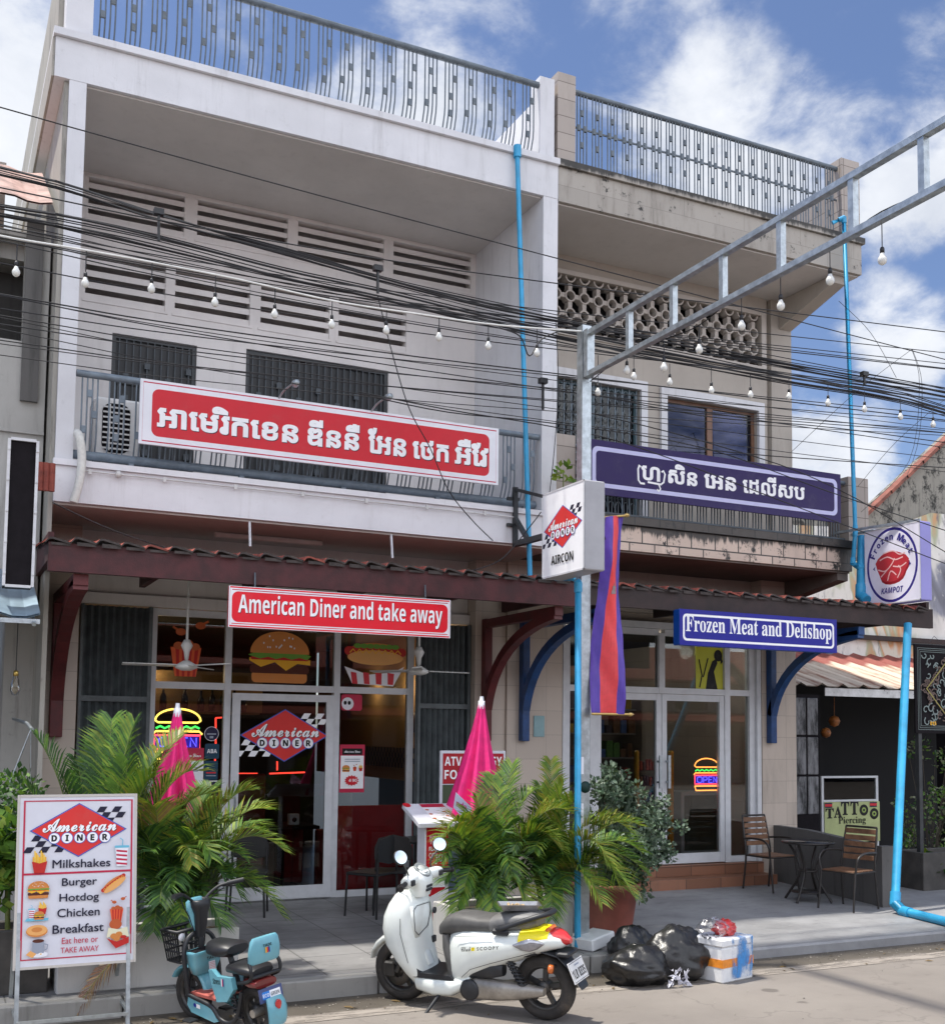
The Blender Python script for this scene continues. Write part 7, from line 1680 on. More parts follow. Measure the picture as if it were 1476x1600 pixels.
for k in range(130):
    a = rnd2.uniform(0, 6.28); b_ = Vector((6.30 + .26 * math.cos(a), 9.95 + .26 * math.sin(a), .56)); d = Vector((math.cos(a), math.sin(a), rnd2.uniform(.2, 1.6))) * rnd2.uniform(.12, .3); s_ = Vector((-math.sin(a), math.cos(a), 0)) * .006
    q.cur = rnd2.choice((0, 1)); q.add([b_ - s_, b_ + s_, b_ + d * .6 + s_, b_ + d * .6 - s_, b_ + d + Vector((0, 0, -.06))], [(0, 1, 2, 3), (3, 2, 4)])
q.build('grass_tuft', t)
t = thing('sprig', 'young green leafy sprig growing above the white box sign', 'plant', P(878, 752, Y=11.0)); rnd2 = random.Random(5)
c = P(880, 742, Y=11.0); q = MB(STEM); q.tube([c - Vector((0, 0, .25)), c + Vector((0, 0, .03))], .008, 5); q.build('stem', t); q = MB(); leafy(q, c, .11, 26, .10, rnd2, [LG1, LG2]); q.build('leaves', t)
t = thing('hanging_plant', 'dark trailing plant in a hanging basket in front of the grey house', 'plant', P(26, 1250, Y=9.6)); c = P(26, 1245, Y=9.6); q = MB(); leafy(q, c, .22, 420, .06, rnd2, [LG3, LG3, LG1]); q.build('leaves', t)
q = MB(GALV); [q.tube([c + Vector((.1 * math.cos(a), .1 * math.sin(a), .1)), P(48, 1140, Y=9.6)], .004, 4) for a in (0, 2, 4)]; q.tube([P(50, 1140, Y=9.6), P(50, 1140, Y=9.6) + Vector((0, .5, .05)), P(50, 1140, Y=9.6) + Vector((0, 2.2, .1))], .015, 6); q.build('hanger', t)
t = thing('leafy_shrub', 'broad leaved green shrub at the left edge behind the menu board', 'shrub', P(10, 1480, Y=9.3)); q = MB()
for px, py in ((10, 1310), (25, 1340), (-10, 1330), (15, 1375), (-5, 1390), (30, 1300)): leafy(q, P(px, py, Y=9.3), .16, 70, .13, rnd2, [LG1, LG1, LG2, LG3])
q.build('leaves', t); q = MB(STEM); q.tube([P(12, 1470, Y=9.35), P(12, 1330, Y=9.3)], .02, 6); q.build('stem', t)
planter('dark wooden planter box at the left edge under the shrub', P(-60, 1450, Y=9.2).x, .90, 9.1, 9.6, .15, .62, mat('dark_planter_wood', (.06, .055, .05), .7, .3, 6, dirt=.4))
q = MB(LG5); rnd2 = random.Random(31); t = thing('dry_frond', 'dry brown drooping palm frond hanging over the kerb below the menu board', 'dead frond', (1.5, 8.9, .2))
frond(q, (1.55, 9.0, .50), P(118, 1580, Y=8.78), .16, 26, .20, rnd2, [LG5, mat('dry_leaf', (.14, .07, .04), .8, .3, 9)], 1.2); q.build('leaves', t)
t = thing('shrub', 'sparse grey green shrub with thin twigs under the tapestry', 'shrub', P(1440, 1400, Y=11.6)); q = MB(); tw = MB(mat('twig', (.07, .055, .04), .8, .3, 9))
for k in range(34):
    c = P(rnd2.uniform(1405, 1490), rnd2.uniform(1165, 1350), Y=rnd2.uniform(11.2, 12)); b0_ = P(1455, 1400, Y=11.6); tw.tube(spline([b0_, (b0_ + c) / 2 + Vector((0, 0, .15)), c], 3), .005, 4)
    leafy(q, c, .14, 26, .065, rnd2, [leafmat('shrub_pale', (.16, .18, .10), .3, .2), LG3, LG1])
q.build('leaves', t); tw.build('twigs', t)
planter('low dark wooden planter at the right edge under the shrub', P(1443, 1400, Y=10.9).x, 13.2, 10.9, 11.4, .08, .62, mat('dark_planter_wood', (.06, .055, .05)))
t = thing('potted_plant', 'small green leafy plant in the low planter at the right edge', 'plant', P(1458, 1365, Y=11.1)); q = MB(); leafy(q, P(1458, 1360, Y=11.1), .20, 90, .16, rnd2, [LG1, LG2, LG3]); q.build('leaves', t)

# ------------------------------------------------------------------ closed umbrellas
PK = mat('pink_fabric', srgb(230, 40, 124), .8, .16, 6, bump=.1, bscale=30); PKW = mat('pale_fabric', srgb(206, 206, 232), .7, .06, 6); PKG = mat('green_fabric', srgb(160, 176, 96), .7, .08, 6)
def umbrella(label, top, bot, r, ground, seed, pale):
    top = Vector(top); bot = Vector(bot); ax = (top - bot); L = ax.length; ax.normalize(); X_ = ax.cross(Vector((0, 1, 0))).normalized(); Y_ = X_.cross(ax).normalized() * -1
    t = thing('umbrella', label, 'umbrella', (bot.x, bot.y, ground), group='closed umbrellas'); rnd = random.Random(seed)
    n = 96; rings = []
    for i in range(15):
        u = i / 14; rr = .028 + (r - .028) * u ** 1.15; rg = []
        for j in range(n):
            an = 2 * math.pi * j / n; fold = 1 + (.12 + .20 * u) * math.cos(8 * an + 1.6 * math.sin(2.2 * u) + seed) + .05 * math.cos(13 * an + 2 * u) + .03 * math.cos(27 * an + 5 * u) + .02 * math.sin(9 * u + 3 * an)
            sag = -.10 * u * u * (1 + .9 * math.cos(8 * an + seed)) * r
            rg.append(top - ax * (L * u - sag) + (X_ * math.cos(an) + Y_ * math.sin(an)) * rr * fold)
        rings.append(rg)
    for part, mt, test in (('canopy', PK, lambda j, i: not (pale[0] * 2 <= j < pale[1] * 2)), ('pale_panel', PKW, lambda j, i: pale[0] * 2 <= j < pale[1] * 2 and (i < 5 or i > 12)), ('green_panel', PKG, lambda j, i: pale[0] * 2 <= j < pale[1] * 2 and 5 <= i <= 12)):
        q = MB(mt); vs = [v for rg in rings for v in rg]; q.add(vs, [(i * n + j, (i + 1) * n + j, (i + 1) * n + (j + 1) % n, i * n + (j + 1) % n) for i in range(14) for j in range(n) if test(j, i)], True); q.build(part, t)
    q = MB(rgb('umbrella_white', 225, 225, 230, .4)); q.tube([top - ax * .05, top + ax * .03, top + ax * .031, top + ax * .075], [.034, .034, .022, .018], 12); q.build('cap', t)
    q = MB(GALV); q.tube([bot + ax * .1, Vector((bot.x, bot.y, ground + .02)) - ax * 0], .02, 8); q.build('pole', t)
    q = MB(DARKC); q.lathe([(0, 0), (.24, 0), (.24, .06), (.06, .09), (0, .09)], (bot.x, bot.y, ground), 'z', 24); q.build('base', t); return t
umbrella('smaller closed pink umbrella behind the palms in front of the neon sign', P(277, 1112, Y=10.3), P(270, 1262, Y=10.3), .20, .17, 1, (36, 41))
um = umbrella('larger closed pink umbrella standing beside the menu stand', P(752, 1100, Y=10.2), P(745, 1276, Y=10.2), .26, .17, 3, (40, 43))
c = P(722, 1262, Y=9.93); q = MB(PKW); q.add([P(712, 1238, Y=9.935), P(737, 1262, Y=9.935), P(735, 1280, Y=9.93), P(728, 1285, Y=9.93), P(708, 1262, Y=9.93)], [(0, 4, 3, 2, 1)]); q.build('hem_patch', um)
a = Art(P(713, 1262, Y=9.925), P(735, 1272, Y=9.925) - P(713, 1262, Y=9.925), (0, 0, 1)); a.text('nda', .0, .02, .055, rgb('print_magenta', 206, 40, 130, .5), w=.12, bold=.01); a.build('lettering', um)

# ------------------------------------------------------------------ menu stand and rental board
CR = rgb('stand_red', 206, 34, 48, .4); t = thing('menu_stand', 'red pedestal menu stand with white sloping top', 'menu stand', (4.55, 10.08, .17)); c = P(690, 1462, Z=.17); c = Vector((c.x, c.y, .17)); Yf = c.y
q = MB(CR); q.bbox(c.x - .22, c.x + .22, Yf - .02, Yf + .38, .17, .215, .01); q.build('base', t)
xl, xr_ = P(662, 1380, Y=Yf + .05).x, P(700, 1380, Y=Yf + .05).x; z1 = P(680, 1288, Y=Yf + .05).z
q = MB(CR); q.bbox(xl + .02, xr_, Yf + .05, Yf + .22, .215, z1, .006); q.build('column', t)
q = MB(W_); q.box(xl, xl + .018, Yf + .045, Yf + .225, .216, z1); q.build('side_strip', t)
a = Art((xl + .03, Yf + .048, .22), EX, EZ); W = xr_ - xl - .03; H = z1 - .22
def tx(s_, u, v, h_, w_): a.text(s_, u * W, v * H, h_ * H, WH, w=w_ * W, bold=.012)
tx('FIZZ', .10, .855, .035, .34); tx('UP', .50, .83, .075, .28); tx('THE', .10, .81, .035, .34); tx(B('FLAVOR'), .08, .745, .042, .68); tx('OF', .08, .68, .048, .24); tx(B('JOY'), .36, .62, .10, .60)
a.poly([(.55 * W, 0), (W, 0), (W, .52 * H), (.78 * W, .34 * H)], WH); a.poly([(0, .12 * H), (W, .30 * H), (W, .40 * H), (0, .30 * H)], WH); a.line([(0, .33 * H), (W, .46 * H)], .012, CR); a.rect(.1 * W, .40 * H, W, .56 * H, WH); a.build('print', t)
A0, A1, A2 = P(655, 1287, Y=Yf - .10), P(737, 1280, Y=Yf - .10), P(632, 1257, Y=Yf + .32)
U = (A1 - A0); Vv = (A2 - A0); Vv.x = 0; Wt = .68; Ht = .46; Vv.normalize(); O = Vector((xl - .12, A0.y, A0.z)); N = EX.cross(Vv)
Mt = Matrix(((1, Vv.x, N.x, O.x), (0, Vv.y, N.y, O.y), (0, Vv.z, N.z, O.z), (0, 0, 0, 1)))
q = MB(rgb('stand_white', 226, 226, 232, .4)); q.bbox(0, Wt, 0, Ht, -.05, 0, .006, Mt); q.build('top', t)
a = Art(O + N * .001, EX, Vv); a.rect(.17, .03, .42, .43, WH); a.rect(.17, .36, .42, .44, CRIM); [a.ell(.20 + (k % 2) * .16, .30 - k * .05, .022, .016, SKIN, 10) for k in range(6)]; a.ell(.03, .42, .04, .05, CR, 14); a.ell(.56, .1, .05, .07, CR, 14); a.build('menu', t)
c0, c1, c2 = P(688, 1173, Y=11.3), P(790, 1172, Y=11.3), P(688, 1262, Y=11.3)
t = thing('rental_board', 'red headed ATV rental board behind the larger pink umbrella', 'sign', (c0.x + .3, 11.3, .18)); W = c1.x - c0.x; zb = .35; H = c0.z - zb
q = MB(rgb('board_white', 214, 214, 222, .45)); q.bbox(c0.x, c1.x, 11.3, 11.33, zb, c0.z, .006); q.build('board', t)
a = Art((c0.x, 11.298, zb), EX, EZ); RH = rgb('board_red', 170, 34, 44, .5); a.rect(.03, H - .36, W - .03, H - .03, RH); a.text(B('ATV + BUGGY'), .05, H - .165, .10, WH, w=W - .10); a.text(B('FOR RENT'), .05, H - .31, .10, WH, w=W - .2)
a.rect(.03, .05, W - .03, H - .37, rgb('photo_green', 74, 84, 62, .5)); a.poly([(.03, .05), (W - .03, .05), (W - .03, .4), (.3, .52), (.03, .45)], rgb('photo_blue_grey', 92, 104, 122, .5)); a.ell(.4, .35, .2, .1, rgb('photo_dark', 34, 40, 50, .5)); a.build('print', t)
q = MB(DARKMET); [q.box(x, x + .03, 11.331, 11.36, .18, zb + .5) for x in (c0.x + .05, c1.x - .08)]; q.build('legs', t)

# ------------------------------------------------------------------ chairs and tables
def black_chair(label, loc, rz):
    t = thing('chair', label, 'chair', loc, (0, 0, rz), 'black metal chairs on the tiled pavement', True)
    q = MB(BLACK); q.bbox(-.20, .20, -.20, .20, .44, .47, .01); q.build('seat', t)
    q = MB(BLACK); q.loft([[(x + 0, -.19 - .02 * math.cos(x * 4), z) for x, z in ((-.20, .60), (-.20, .72), (-.16, .82), (0, .86), (.16, .82), (.20, .72), (.20, .60), (0, .56))], [(x, -.205 - .02 * math.cos(x * 4), z) for x, z in ((-.20, .60), (-.20, .72), (-.16, .82), (0, .86), (.16, .82), (.20, .72), (.20, .60), (0, .56))]], True, False); q.build('backrest', t)
    for sx in (-1, 1):
        for sy in (-1, 1): q = MB(BLACK); q.tube([(sx * .20, sy * .20, 0), (sx * .18, sy * .19, .46)] + ([(sx * .18, -.20, .70)] if sy < 0 else []), .012, 6); q.build('leg', t)
    return t
ch = black_chair('black metal chair with rounded back nearest the red window panel', P(580, 1432, Z=.17), rad(35))
c2_ = copy_tree(ch); c2_.location = P(612, 1428, Z=.17); c2_.rotation_euler = (0, 0, rad(-20)); c2_['label'] = 'black metal chair with rounded back right behind the scooter mirror'
c3_ = copy_tree(ch); c3_.location = P(385, 1432, Z=.17); c3_.rotation_euler = (0, 0, rad(160)); c3_['label'] = 'black metal chair half hidden by the palm beside the electric bike'
t = thing('cafe_table', 'small square black table between the black chairs and the red menu stand', 'table', P(650, 1415, Z=.17), (0, 0, .3), None, True)
q = MB(BLACK); q.bbox(-.30, .30, -.30, .30, .72, .745, .008); q.build('table_top', t); q = MB(BLACK); q.tube([(0, 0, .02), (0, 0, .72)], .03, 10); q.lathe([(0, 0), (.2, 0), (.2, .015), (.04, .03), (0, .03)], (0, 0, 0), 'z', 20); q.build('pedestal', t)
SLAT = mat('chair_slat_wood', (.17, .085, .045), .5, .35, 12, dirt=.2); CMET = mat('chair_dark_metal', (.022, .018, .016), .4, .2, 9)
def slat_chair(label, loc, rz):
    t = thing('slat_chair', label, 'chair', loc, (0, 0, rz), 'wood slatted terrace chairs', True)
    q = MB(SLAT)
    for k in range(6): q.bbox(-.21, .21, -.19 + k * .068, -.135 + k * .068, .435, .452, .004)
    q.build('seat', t); q = MB(SLAT)
    for k in range(5): z = .55 + k * .075; q.bbox(-.20, .20, -.235 - k * .014, -.218 - k * .014, z, z + .058, .004)
    q.build('backrest', t)
    for s_ in (-1, 1):
        q = MB(CMET); q.tube(spline([(s_ * .23, -.26, 0), (s_ * .22, -.215, .44), (s_ * .215, -.255, .70), (s_ * .20, -.30, .93)], 4), .013, 6); q.build('rear_leg', t)
        q = MB(CMET); q.tube([(s_ * .23, .26, 0), (s_ * .22, .20, .44)], .013, 6); q.build('front_leg', t)
        q = MB(CMET); q.tube(spline([(s_ * .225, .20, .44), (s_ * .25, .20, .58), (s_ * .26, .10, .65), (s_ * .26, -.10, .655), (s_ * .22, -.245, .64)], 4), .014, 6); q.build('armrest', t)
    q = MB(CMET); q.tube([(-.20, -.30, .93), (.20, -.30, .93)], .013, 6); q.tube([(-.22, .20, .43), (.22, .20, .43)], .011, 6); q.tube([(-.22, -.21, .43), (.22, -.21, .43)], .011, 6); q.tube([(-.22, .2, .43), (-.22, -.21, .43)], .011, 6); q.tube([(.22, .2, .43), (.22, -.21, .43)], .011, 6); q.build('frame', t); return t
sa = slat_chair('wood slatted chair with its back to the delishop doorway pillar', (9.86, 11.62, .15), rad(186))
sb = copy_tree(sa); sb.location = (9.76, 10.16, .125); sb.rotation_euler = (0, 0, rad(104)); sb['label'] = 'wood slatted chair nearest the thick blue pipe'
t = thing('round_table', 'small round dark glass table between the two slatted chairs', 'table', (9.72, 10.78, .135), (0, 0, .4), None, True)
q = MB(mat('smoked_glass', (.02, .02, .022), .08, .1, 4, coat=.8)); q.lathe([(0, .70), (.30, .70), (.30, .712), (0, .712)], (0, 0, 0), 'z', 36); q.build('table_top', t)
q = MB(CMET); q.tube([(.305 * math.cos(a), .305 * math.sin(a), .70) for a in [2 * math.pi * k / 36 for k in range(37)]], .014, 6); q.build('rim', t)
for k in range(4):
    a = math.pi / 2 * k; q = MB(CMET); q.tube(spline([(.30 * math.cos(a), .30 * math.sin(a), 0), (.10 * math.cos(a), .10 * math.sin(a), .36), (.26 * math.cos(a), .26 * math.sin(a), .69)], 5), .016, 6); q.build('leg', t)
q = MB(CMET); q.tube([(.11 * math.cos(a), .11 * math.sin(a), .36) for a in [2 * math.pi * k / 24 for k in range(25)]], .012, 6); q.lathe([(0, .10), (.20, .10), (.20, .112), (0, .112)], (0, 0, 0), 'z', 24); q.build('lower_ring', t)

# ------------------------------------------------------------------ rubbish at the kerb
BAG = mat('bin_bag_plastic', (.012, .012, .013), .34, .2, 8, spec=.5, dirt=.25, dirtcol=(.07, .06, .05), bump=.55, bscale=17); 
def bag(label, c, rx_, ry_, rz_, seed, knot=None):
    q = MB(BAG); n, m_ = 56, 34; c = Vector(c); rings = []; off = Vector((seed * 3.1, seed * 1.7, 0))
    for i in range(m_ + 1):
        ph = math.pi * i / m_; rg = []
        for j in range(n):
            th = 2 * math.pi * j / n; d = Vector((math.sin(ph) * math.cos(th), math.sin(ph) * math.sin(th), math.cos(ph)))
            k = 1 + .20 * (noise.noise(d * 1.6 + off)) + .16 * (abs(noise.noise(d * 3.4 + off)) - .2) + .09 * (abs(noise.noise(Vector((th * 3.2, ph * 1.1, seed)))) - .2) + .035 * abs(noise.noise(d * 11 + off))
            p_ = Vector((d.x * rx_ * k, d.y * ry_ * k, d.z * rz_ * k))
            if d.z > .7: p_.z += (d.z - .7) * rz_ * .5
            p_.z = max(p_.z, -rz_ * .78 + .02 * noise.noise(d * 5)); rg.append(c + p_ + Vector((0, 0, rz_ * .78)))
        rings.append(rg)
    q.loft(rings, False, True)
    if knot: 
        kc = c + Vector(knot)
        for s_ in range(7): a = s_ * .9; q.add([kc, kc + Vector((.05 * math.cos(a), .05 * math.sin(a), .09)), kc + Vector((.05 * math.cos(a + .7), .05 * math.sin(a + .7), .11)), kc + Vector((.09 * math.cos(a + .4), .09 * math.sin(a + .4), .13))], [(0, 1, 3, 2)])
    return tag(q.build('bin_bag', None, c), label, 'rubbish bag', 'black rubbish bags at the kerb')
c = P(998, 1545, Z=0); bag('squat black bin bag lowest and nearest the road in the heap', c + Vector((.12, .18, 0)), .31, .25, .165, 1)
c = P(1078, 1538, Z=0); bag('biggest black bin bag in the middle of the rubbish heap', c + Vector((.03, .25, 0)), .31, .27, .225, 2, (.22, -.2, .26))
bag('black bin bag at the back left of the heap on the pavement edge', (5.78, 8.68, .02), .22, .2, .20, 3)
bag('crumpled black bag against the white foam box', (6.36, 8.28, 0), .14, .17, .19, 4)
q = MB(rgb('tissue_white', 206, 206, 216, .8)); rnd2 = random.Random(6)
for k in range(34):
    c = P(1060 + rnd2.uniform(-14, 16), 1530 + rnd2.uniform(-14, 10), Y=7.98); q.add([c + Vector((rnd2.uniform(-.035, .035), rnd2.uniform(-.03, .03), rnd2.uniform(-.03, .04))) for _ in range(4)], [(0, 1, 2, 3)])
tag(q.build('tissue'), 'torn white tissue sticking out between the black bin bags', 'litter')
FOAM = mat('foam_white', (.74, .75, .76), .6, .06, 12, bump=.15, dirt=.2, dirtcol=(.45, .42, .38))
a = P(1122, 1540, Z=0); Mx = Matrix.Translation((6.20, 7.93, 0)) @ Matrix.Rotation(rad(14), 4, 'Z')
t = thing('foam_box', 'white foam box with blue paint and orange tape at the kerb', 'box', (6.20, 7.93, 0)); q = MB(FOAM); q.bbox(0, .42, 0, .34, 0, .30, .012, Mx); q.build('box', t)
q = MB(FOAM); q.bbox(-.008, .428, -.008, .348, .302, .37, .012, Mx); q.build('lid', t)
q = MB(mat('orange_tape', srgb(226, 140, 52), .35, .12, 30)); q.box(-.003, .423, -.004, -.0005, .13, .20, Mx); q.box(.4205, .424, 0, .34, .13, .20, Mx); q.box(-.004, -.0005, 0, .34, .13, .20, Mx); q.build('tape', t)
def blue_spray():
    mt, nt, b = newmat('blue_spray'); v = vecof(nt, False); out = nt.nodes['Material Output']; b.inputs['Base Color'].default_value = (.05, .26, .62, 1); b.inputs['Roughness'].default_value = .6
    tr = nt.nodes.new('ShaderNodeBsdfTransparent'); mx = nt.nodes.new('ShaderNodeMixShader'); nt.links.new(ramp(nt, nz(nt, 5, 7, .7, v, (1.6, 1, .7)), .40, .68), mx.inputs[0]); nt.links.new(tr.outputs[0], mx.inputs[1]); nt.links.new(b.outputs[0], mx.inputs[2]); nt.links.new(mx.outputs[0], out.inputs[0]); return mt
q = MB(blue_spray()); q.add([Mx @ Vector(v) for v in ((.12, -.0105, .03), (.40, -.0105, .03), (.41, -.0105, .37), (.12, -.0105, .37), (.41, .2, .3735), (.12, .2, .3735), (.12, -.009, .3735), (.41, -.009, .3735))], [(0, 1, 2, 3), (6, 7, 4, 5)]); q.build('paint', t)
q = MB(FOAM); Mx2 = Matrix.Translation((5.50, 8.88, .15)) @ Matrix.Rotation(rad(20), 4, 'Z') @ Matrix.Rotation(rad(-8), 4, 'Y'); q.bbox(0, .34, 0, .26, 0, .11, .012, Mx2); ob = q.build('foam_box'); tag(ob, 'small flat white foam box on the pavement edge behind the bin bags', 'box')
c = Mx @ Vector((.13, .16, .375)); rnd2 = random.Random(14)
t = thing('carrier_bag', 'crumpled clear and red plastic bag lying on the white foam box', 'plastic bag', c)
def crumple(mt, c, r, seed, sz):
    q = MB(mt); n, m_ = 26, 14; rings = []; off = Vector((seed, seed * 2, 0))
    for i in range(m_ + 1):
        ph = math.pi * i / m_; rings.append([c + Vector((math.sin(ph) * math.cos(2 * math.pi * j / n) * r * sz[0], math.sin(ph) * math.sin(2 * math.pi * j / n) * r * sz[1], (math.cos(ph) + .8) * r * sz[2])) * 1.0 + Vector((noise.noise(Vector((i * .7, j * .6, seed))), noise.noise(Vector((i * .6, j * .7, seed + 5))), max(-.2, noise.noise(Vector((i * .5, j * .8, seed + 9)))))) * r * .30 for j in range(n)])
    q.loft(rings, False, False); return q
crumple(mat('red_bag', srgb(196, 62, 60), .3, .1, 9, coat=.4), c + Vector((.08, 0, 0)), .10, 3, (1.1, .8, .7)).build('red_wrapper', t)
crumple(glassmat('clear_plastic', (.92, .92, .94), .35, .3), c + Vector((-.06, -.02, 0)), .13, 7, (1.1, .8, .65)).build('clear_film', t)

# ------------------------------------------------------------------ grit and scraps on the road
q = MB(mat('grit_pale', (.30, .27, .23), .9, .4, 30), mat('grit_dark', (.07, .06, .05), .9, .4, 30), mat('leaf_scrap', (.14, .09, .03), .8, .4, 30)); rnd2 = random.Random(77)
for k in range(900):
    x = rnd2.uniform(-1, 13); y = 8.66 - abs(rnd2.gauss(0, .28)) if rnd2.random() < .75 else rnd2.uniform(4, 8.6)
    r_ = rnd2.uniform(.003, .011); q.cur = rnd2.choice((0, 0, 1)); vs = [Vector((x + r_ * rnd2.uniform(.6, 1.2) * a_, y + r_ * rnd2.uniform(.6, 1.2) * b_, .001 + r_ * c_)) for a_, b_, c_ in ((1, 0, .3), (0, 1, .3), (-1, 0, .3), (0, -1, .3), (0, 0, 1))]
    q.add(vs, [(0, 1, 4), (1, 2, 4), (2, 3, 4), (3, 0, 4)])
for k in range(60):
    x = rnd2.uniform(0, 12); y = 8.6 - abs(rnd2.gauss(0, .35)); a_ = rnd2.uniform(0, 6); l = rnd2.uniform(.02, .05); q.cur = 2
    u_ = Vector((math.cos(a_), math.sin(a_), 0)) * l; w_ = Vector((-u_.y, u_.x, 0)) * .3; c = Vector((x, y, .008)); q.add([c - u_, c + w_ + Vector((0, 0, .008)), c + u_, c - w_], [(0, 1, 2, 3)])
tag(q.build('grit', None, (6, 8.4, 0)), kind='stuff')

# ------------------------------------------------------------------ the far side of the street, mirrored in the glass
t = thing('terrace_row', 'tan tile roofed terrace across the street, seen only mirrored in the shop glass', 'building', (8, -17, 0))
q = MB(TAN); holes_wall(q, -26, 44, 0, 4.6, -17.3, -17.0, [(-25 + k * 4.2, -25 + k * 4.2 + 3.2, 0, 2.6) for k in range(16)] + [(-24.4 + k * 4.2, -24.4 + k * 4.2 + 1.8, 3.3, 4.2) for k in range(16)]); q.build('wall', t)
q = MB(DARKC); q.box(-26, 44, -18.4, -18.3, 0, 4.6); q.build('dark_room', t)
q = MB(TERRA); q.prism([(-16.2, 4.5), (-16.2, 4.6), (-21, 6.4), (-26, 4.6), (-26, 4.5)], 'x', -26, 44); q.prism([(-15.0, 2.7), (-15.0, 2.78), (-16.99, 3.2), (-16.99, 3.1)], 'x', -26, 44); q.build('roof', t)

# ------------------------------------------------------------------ inside the two shops
q = MB(mat('red_counter', (.80, .04, .045), .42, .15, 5, dirt=.15)); q.box(4.37, 5.90, 12.76, 12.80, .206, 1.24); tag(q.build('red_partition'), 'low red panel standing behind the right window of the diner', 'partition')
t = thing('bar_counter', 'dark bar counter with red front deep inside the diner', 'counter', (3.0, 17, .2)); q = MB(mat('red_dark', (.16, .015, .015), .5, .2, 4)); q.box(1.5, 4.4, 16.6, 17.2, .206, 1.2); q.build('body', t); q = MB(BLACK); q.box(1.5, 4.5, 16.5, 17.25, 1.2, 1.25); q.build('top', t)
t = thing('bottle_shelf', 'lit back shelf with dark bottles and pineapple ornament inside the diner', 'shelf', (2.6, 14.2, 2.3)); q = MB(mat('shelf_wood', (.25, .15, .08), .6, .2, 6)); q.box(1.6, 3.8, 14.1, 14.35, 2.31, 2.34); q.build('board', t)
q = MB(WARM); q.box(1.6, 3.9, 14.36, 14.38, 2.34, 2.85); q.build('backing', t)
q = MB(mat('dark_bottle', (.03, .022, .015), .2, .3, 8)); rnd2 = random.Random(17)
for k, x in enumerate((2.18, 2.42, 2.62, 2.88, 3.08, 3.22, 3.36, 3.5, 3.62)):
    if k in (1,): q.bbox(x - .06, x + .06, 14.18, 14.26, 2.341, 2.50, .01)
    else: h_ = rnd2.uniform(.8, 1.1); q.lathe([(0, 0), (.04, 0), (.045, .10 * h_), (.04, .17 * h_), (.015, .22 * h_), (.015, .29 * h_), (0, .29 * h_)], (x, 14.22, 2.341), 'z', 10)
q.build('bottles', t)
for k, x in enumerate((2.05, 3.35)):
    for y in (14.4, 15.8):
        pass
for lbl, loc in (('dark dining table behind the sliding door of the diner', (3.98, 13.7, .206)), ('dark dining table deeper inside the diner', (3.2, 15.4, .206))):
    t = thing('dining_table', lbl, 'table', loc, (0, 0, 0), 'dining tables inside the diner', True); q = MB(BLACKM); q.bbox(-.4, .4, -.35, .35, .72, .76, .01); q.build('table_top', t); q = MB(BLACKM); q.box(-.05, .05, -.05, .05, .02, .72); q.box(-.25, .25, -.25, .25, 0, .02); q.build('pedestal', t)
t = thing('napkin_box', 'white napkin box on the dark table behind the sliding door', 'box', (4.12, 13.6, .97)); q = MB(rgb('box_white', 200, 200, 205, .6)); q.bbox(4.05, 4.18, 13.55, 13.64, .967, 1.10, .006); q.build('box', t); q = MB(BLK); q.lathe([(0, 0), (.03, 0), (.03, .002), (0, .002)], (4.115, 13.546, 1.03), 'y', 12); q.build('mark', t)
q = MB(mat('red_booth', (.20, .02, .02), .5, .2, 5)); q.bbox(4.42, 4.9, 13.6, 13.7, .206, .9, .02); q.bbox(4.1, 4.36, 13.95, 14.05, .206, .95, .02); q.bbox(3.0, 4.4, 15.9, 16.0, .206, 1.5, .02); [tag(o_, 'dark red booth seat back inside the diner', 'booth', 'booth seat backs inside the diner') for o_ in split_build(q, 'booth_seat', None)]
q = MB(emit('red_reflection_glow', (1.0, .05, .03), 2.5)); Yk = 15.0  # red neon reflections modelled as thin glowing bars, not a light fitting
for a_, b_ in (((337, 1122), (337, 1170)), ((337, 1122), (352, 1121)), ((364, 1209), (402, 1209)), ((421, 1209), (476, 1207)), ((433, 1190), (433, 1204)), ((336, 1185), (336, 1200))):
    A = P(a_[0], a_[1], Y=16.4); Bv = P(b_[0], b_[1], Y=16.4); q.bar(A, Bv, .02, .02)
tag(q.build('neon_reflection'), 'broken thin red neon reflections drawn as glowing bars inside the diner', 'reflection')
q = MB(mat('plaque_dark', (.06, .03, .02), .5, .2, 5)); q.lathe([(0, 0), (.14, 0), (.14, .02), (0, .02)], (5.93, 14.2, 2.25), 'x', 20); tag(q.build('wall_plaque'), 'small oval dark plaque on the ochre wall inside the diner', 'plaque')
q = MB(mat('dark_foliage', (.02, .03, .02), .8, .3, 8)); leafy(q, (5.75, 13.25, 2.2), .14, 200, .06, random.Random(3), [mat('dark_foliage', (.02, .03, .02))]); leafy(q, (5.75, 13.25, 1.85), .12, 160, .06, random.Random(4), [mat('dark_foliage', (.02, .03, .02))]); tag(q.build('dark_vine'), 'dark hanging vine behind the poster in the right window', 'plant')
def lamp(x, y, z, e, col, r=.06):
    L = bpy.data.lights.new('room_lamp', 'POINT'); L.energy = e; L.color = col; L.shadow_soft_size = r; o = bpy.data.objects.new('room_lamp', L); o.location = (x, y, z); COL.objects.link(o)
lamp(5.78, 13.3, 2.75, 5, (1, .70, .38)); lamp(5.78, 14.4, 2.75, 4, (1, .70, .38)); lamp(5.78, 15.6, 2.75, 3, (1, .70, .38)); lamp(2.5, 14.2, 2.8, 2.2, (1, .70, .38))
t = thing('snack_rack', 'tall yellow snack rack with hanging packets inside the delishop', 'rack', (9.1, 13.3, .42)); YR_ = mat('rack_yellow', (.62, .32, .02), .45, .1, 6)
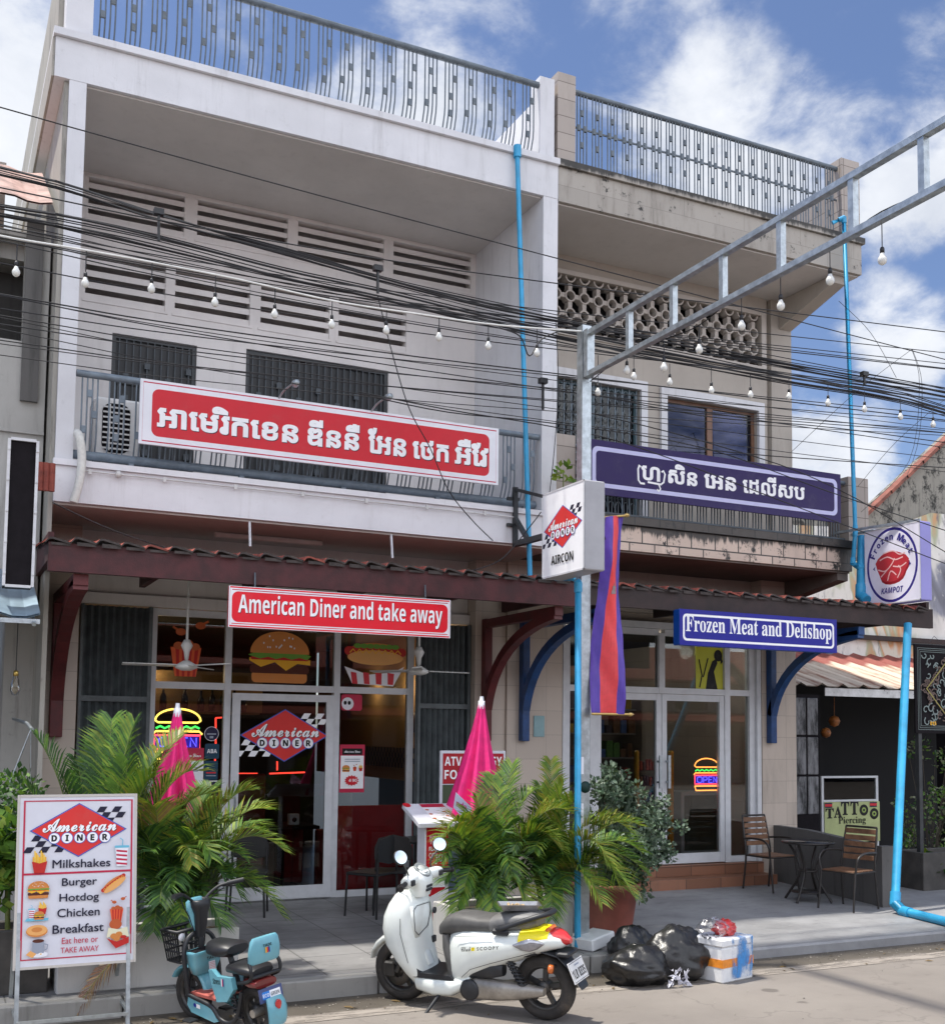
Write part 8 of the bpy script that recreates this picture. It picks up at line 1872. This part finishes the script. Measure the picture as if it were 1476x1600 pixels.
q = MB(YR_); q.bbox(9.42, 9.50, 13.2, 13.28, .42, 1.9, .02); q.bbox(8.86, 8.92, 13.2, 13.28, .42, 1.9, .02); q.bbox(8.86, 9.50, 13.2, 13.9, .42, .50, .01); q.build('frame', t)
cols = [mat('pack_red', (.30, .04, .035), .4, .3, 30), mat('pack_green', (.10, .26, .06), .4, .3, 30), mat('pack_dark', (.06, .05, .07), .4, .3, 30), mat('pack_pink', (.35, .09, .14), .4, .3, 30), mat('pack_brown', (.16, .08, .04), .4, .3, 30)]
rnd2 = random.Random(12)
q = MB(*cols)
for r_ in range(6):
    q_z = .52 + r_ * .22
    for k in range(9): q.cur = (1 if r_ == 2 else (3 if r_ == 1 else rnd2.choice((0, 2, 4)))); q.bbox(8.94 + k * .052, 8.985 + k * .052, 13.3, 13.34, q_z, q_z + rnd2.uniform(.12, .17), .008)
q.build('packets', t)
t = thing('goods_shelf', 'wall of shelves with small coloured packets at the back of the delishop', 'shelf', (8.6, 15.4, .42)); q = MB(mat('shelf_grey', (.28, .28, .28), .6, .1, 4))
for k in range(6): q.box(7.3, 10.2, 15.2, 15.5, .60 + k * .38, .62 + k * .38)
split_build(q, 'board', t); q = MB(*cols, mat('pack_white', (.5, .5, .48), .5, .2, 20), mat('pack_blue', (.06, .14, .4), .5, .2, 20), mat('pack_yellow', (.5, .34, .05), .5, .2, 20))
for r_ in range(6):
    x = 7.34
    while x < 10.1: w = rnd2.uniform(.06, .16); q.cur = rnd2.randrange(8); q.bbox(x, x + w, 15.22, 15.4, .621 + r_ * .38, .621 + r_ * .38 + rnd2.uniform(.12, .28), .006); x += w + rnd2.uniform(.01, .05)
q.build('packets', t)
t = thing('display_fridge', 'glass fronted display fridge inside the delishop doorway', 'fridge', (9.85, 13.4, .42)); q = MB(mat('fridge_frame', (.42, .46, .50), .4, .1, 4)); x0, x1, z1 = 9.60, 10.30, 1.32
q.box(x0, x0 + .05, 13.18, 13.7, .42, z1); q.box(x1 - .05, x1, 13.18, 13.7, .42, z1); q.box(x0 + .05, x1 - .05, 13.18, 13.7, z1 - .05, z1); q.box(x0 + .05, x1 - .05, 13.18, 13.7, .42, .5); q.build('frame', t)
q = MB(mat('fridge_inside', (.60, .48, .32), .6, .35, 4)); q.box(x0 + .05, x1 - .05, 13.2, 13.22, .5, z1 - .05); q.build('contents', t); q = MB(GLASS); q.box(x0 + .05, x1 - .05, 13.185, 13.19, .5, z1 - .05); q.build('pane', t)
lamp(9.3, 12.64, 3.25, 7, (1, .92, .8), .1); lamp(8.7, 15.0, 3.2, 8, (1, .92, .8), .1)
q = MB(mat('lit_sign_back', (.5, .48, .38), .6, .1, 5)); q.bbox(7.7, 8.5, 13.4, 13.44, 2.82, 3.05, .01); q.bbox(7.30, 7.6, 13.4, 13.44, 2.80, 3.0, .01); tag(q.build('shelf_panel'), 'pale cream panel high inside the delishop behind the upper panes', 'panel')
q = MB(mat('notice_teal', (.25, .40, .42), .5, .1, 6)); c = P(842, 1135, Y=12.35); q.bbox(c.x - .075, c.x + .075, 12.345, 12.356, c.z - .13, c.z + .13, .002); tag(q.build('notice'), 'small pale teal notice stuck on the tan pillar beside the blue bracket', 'notice')
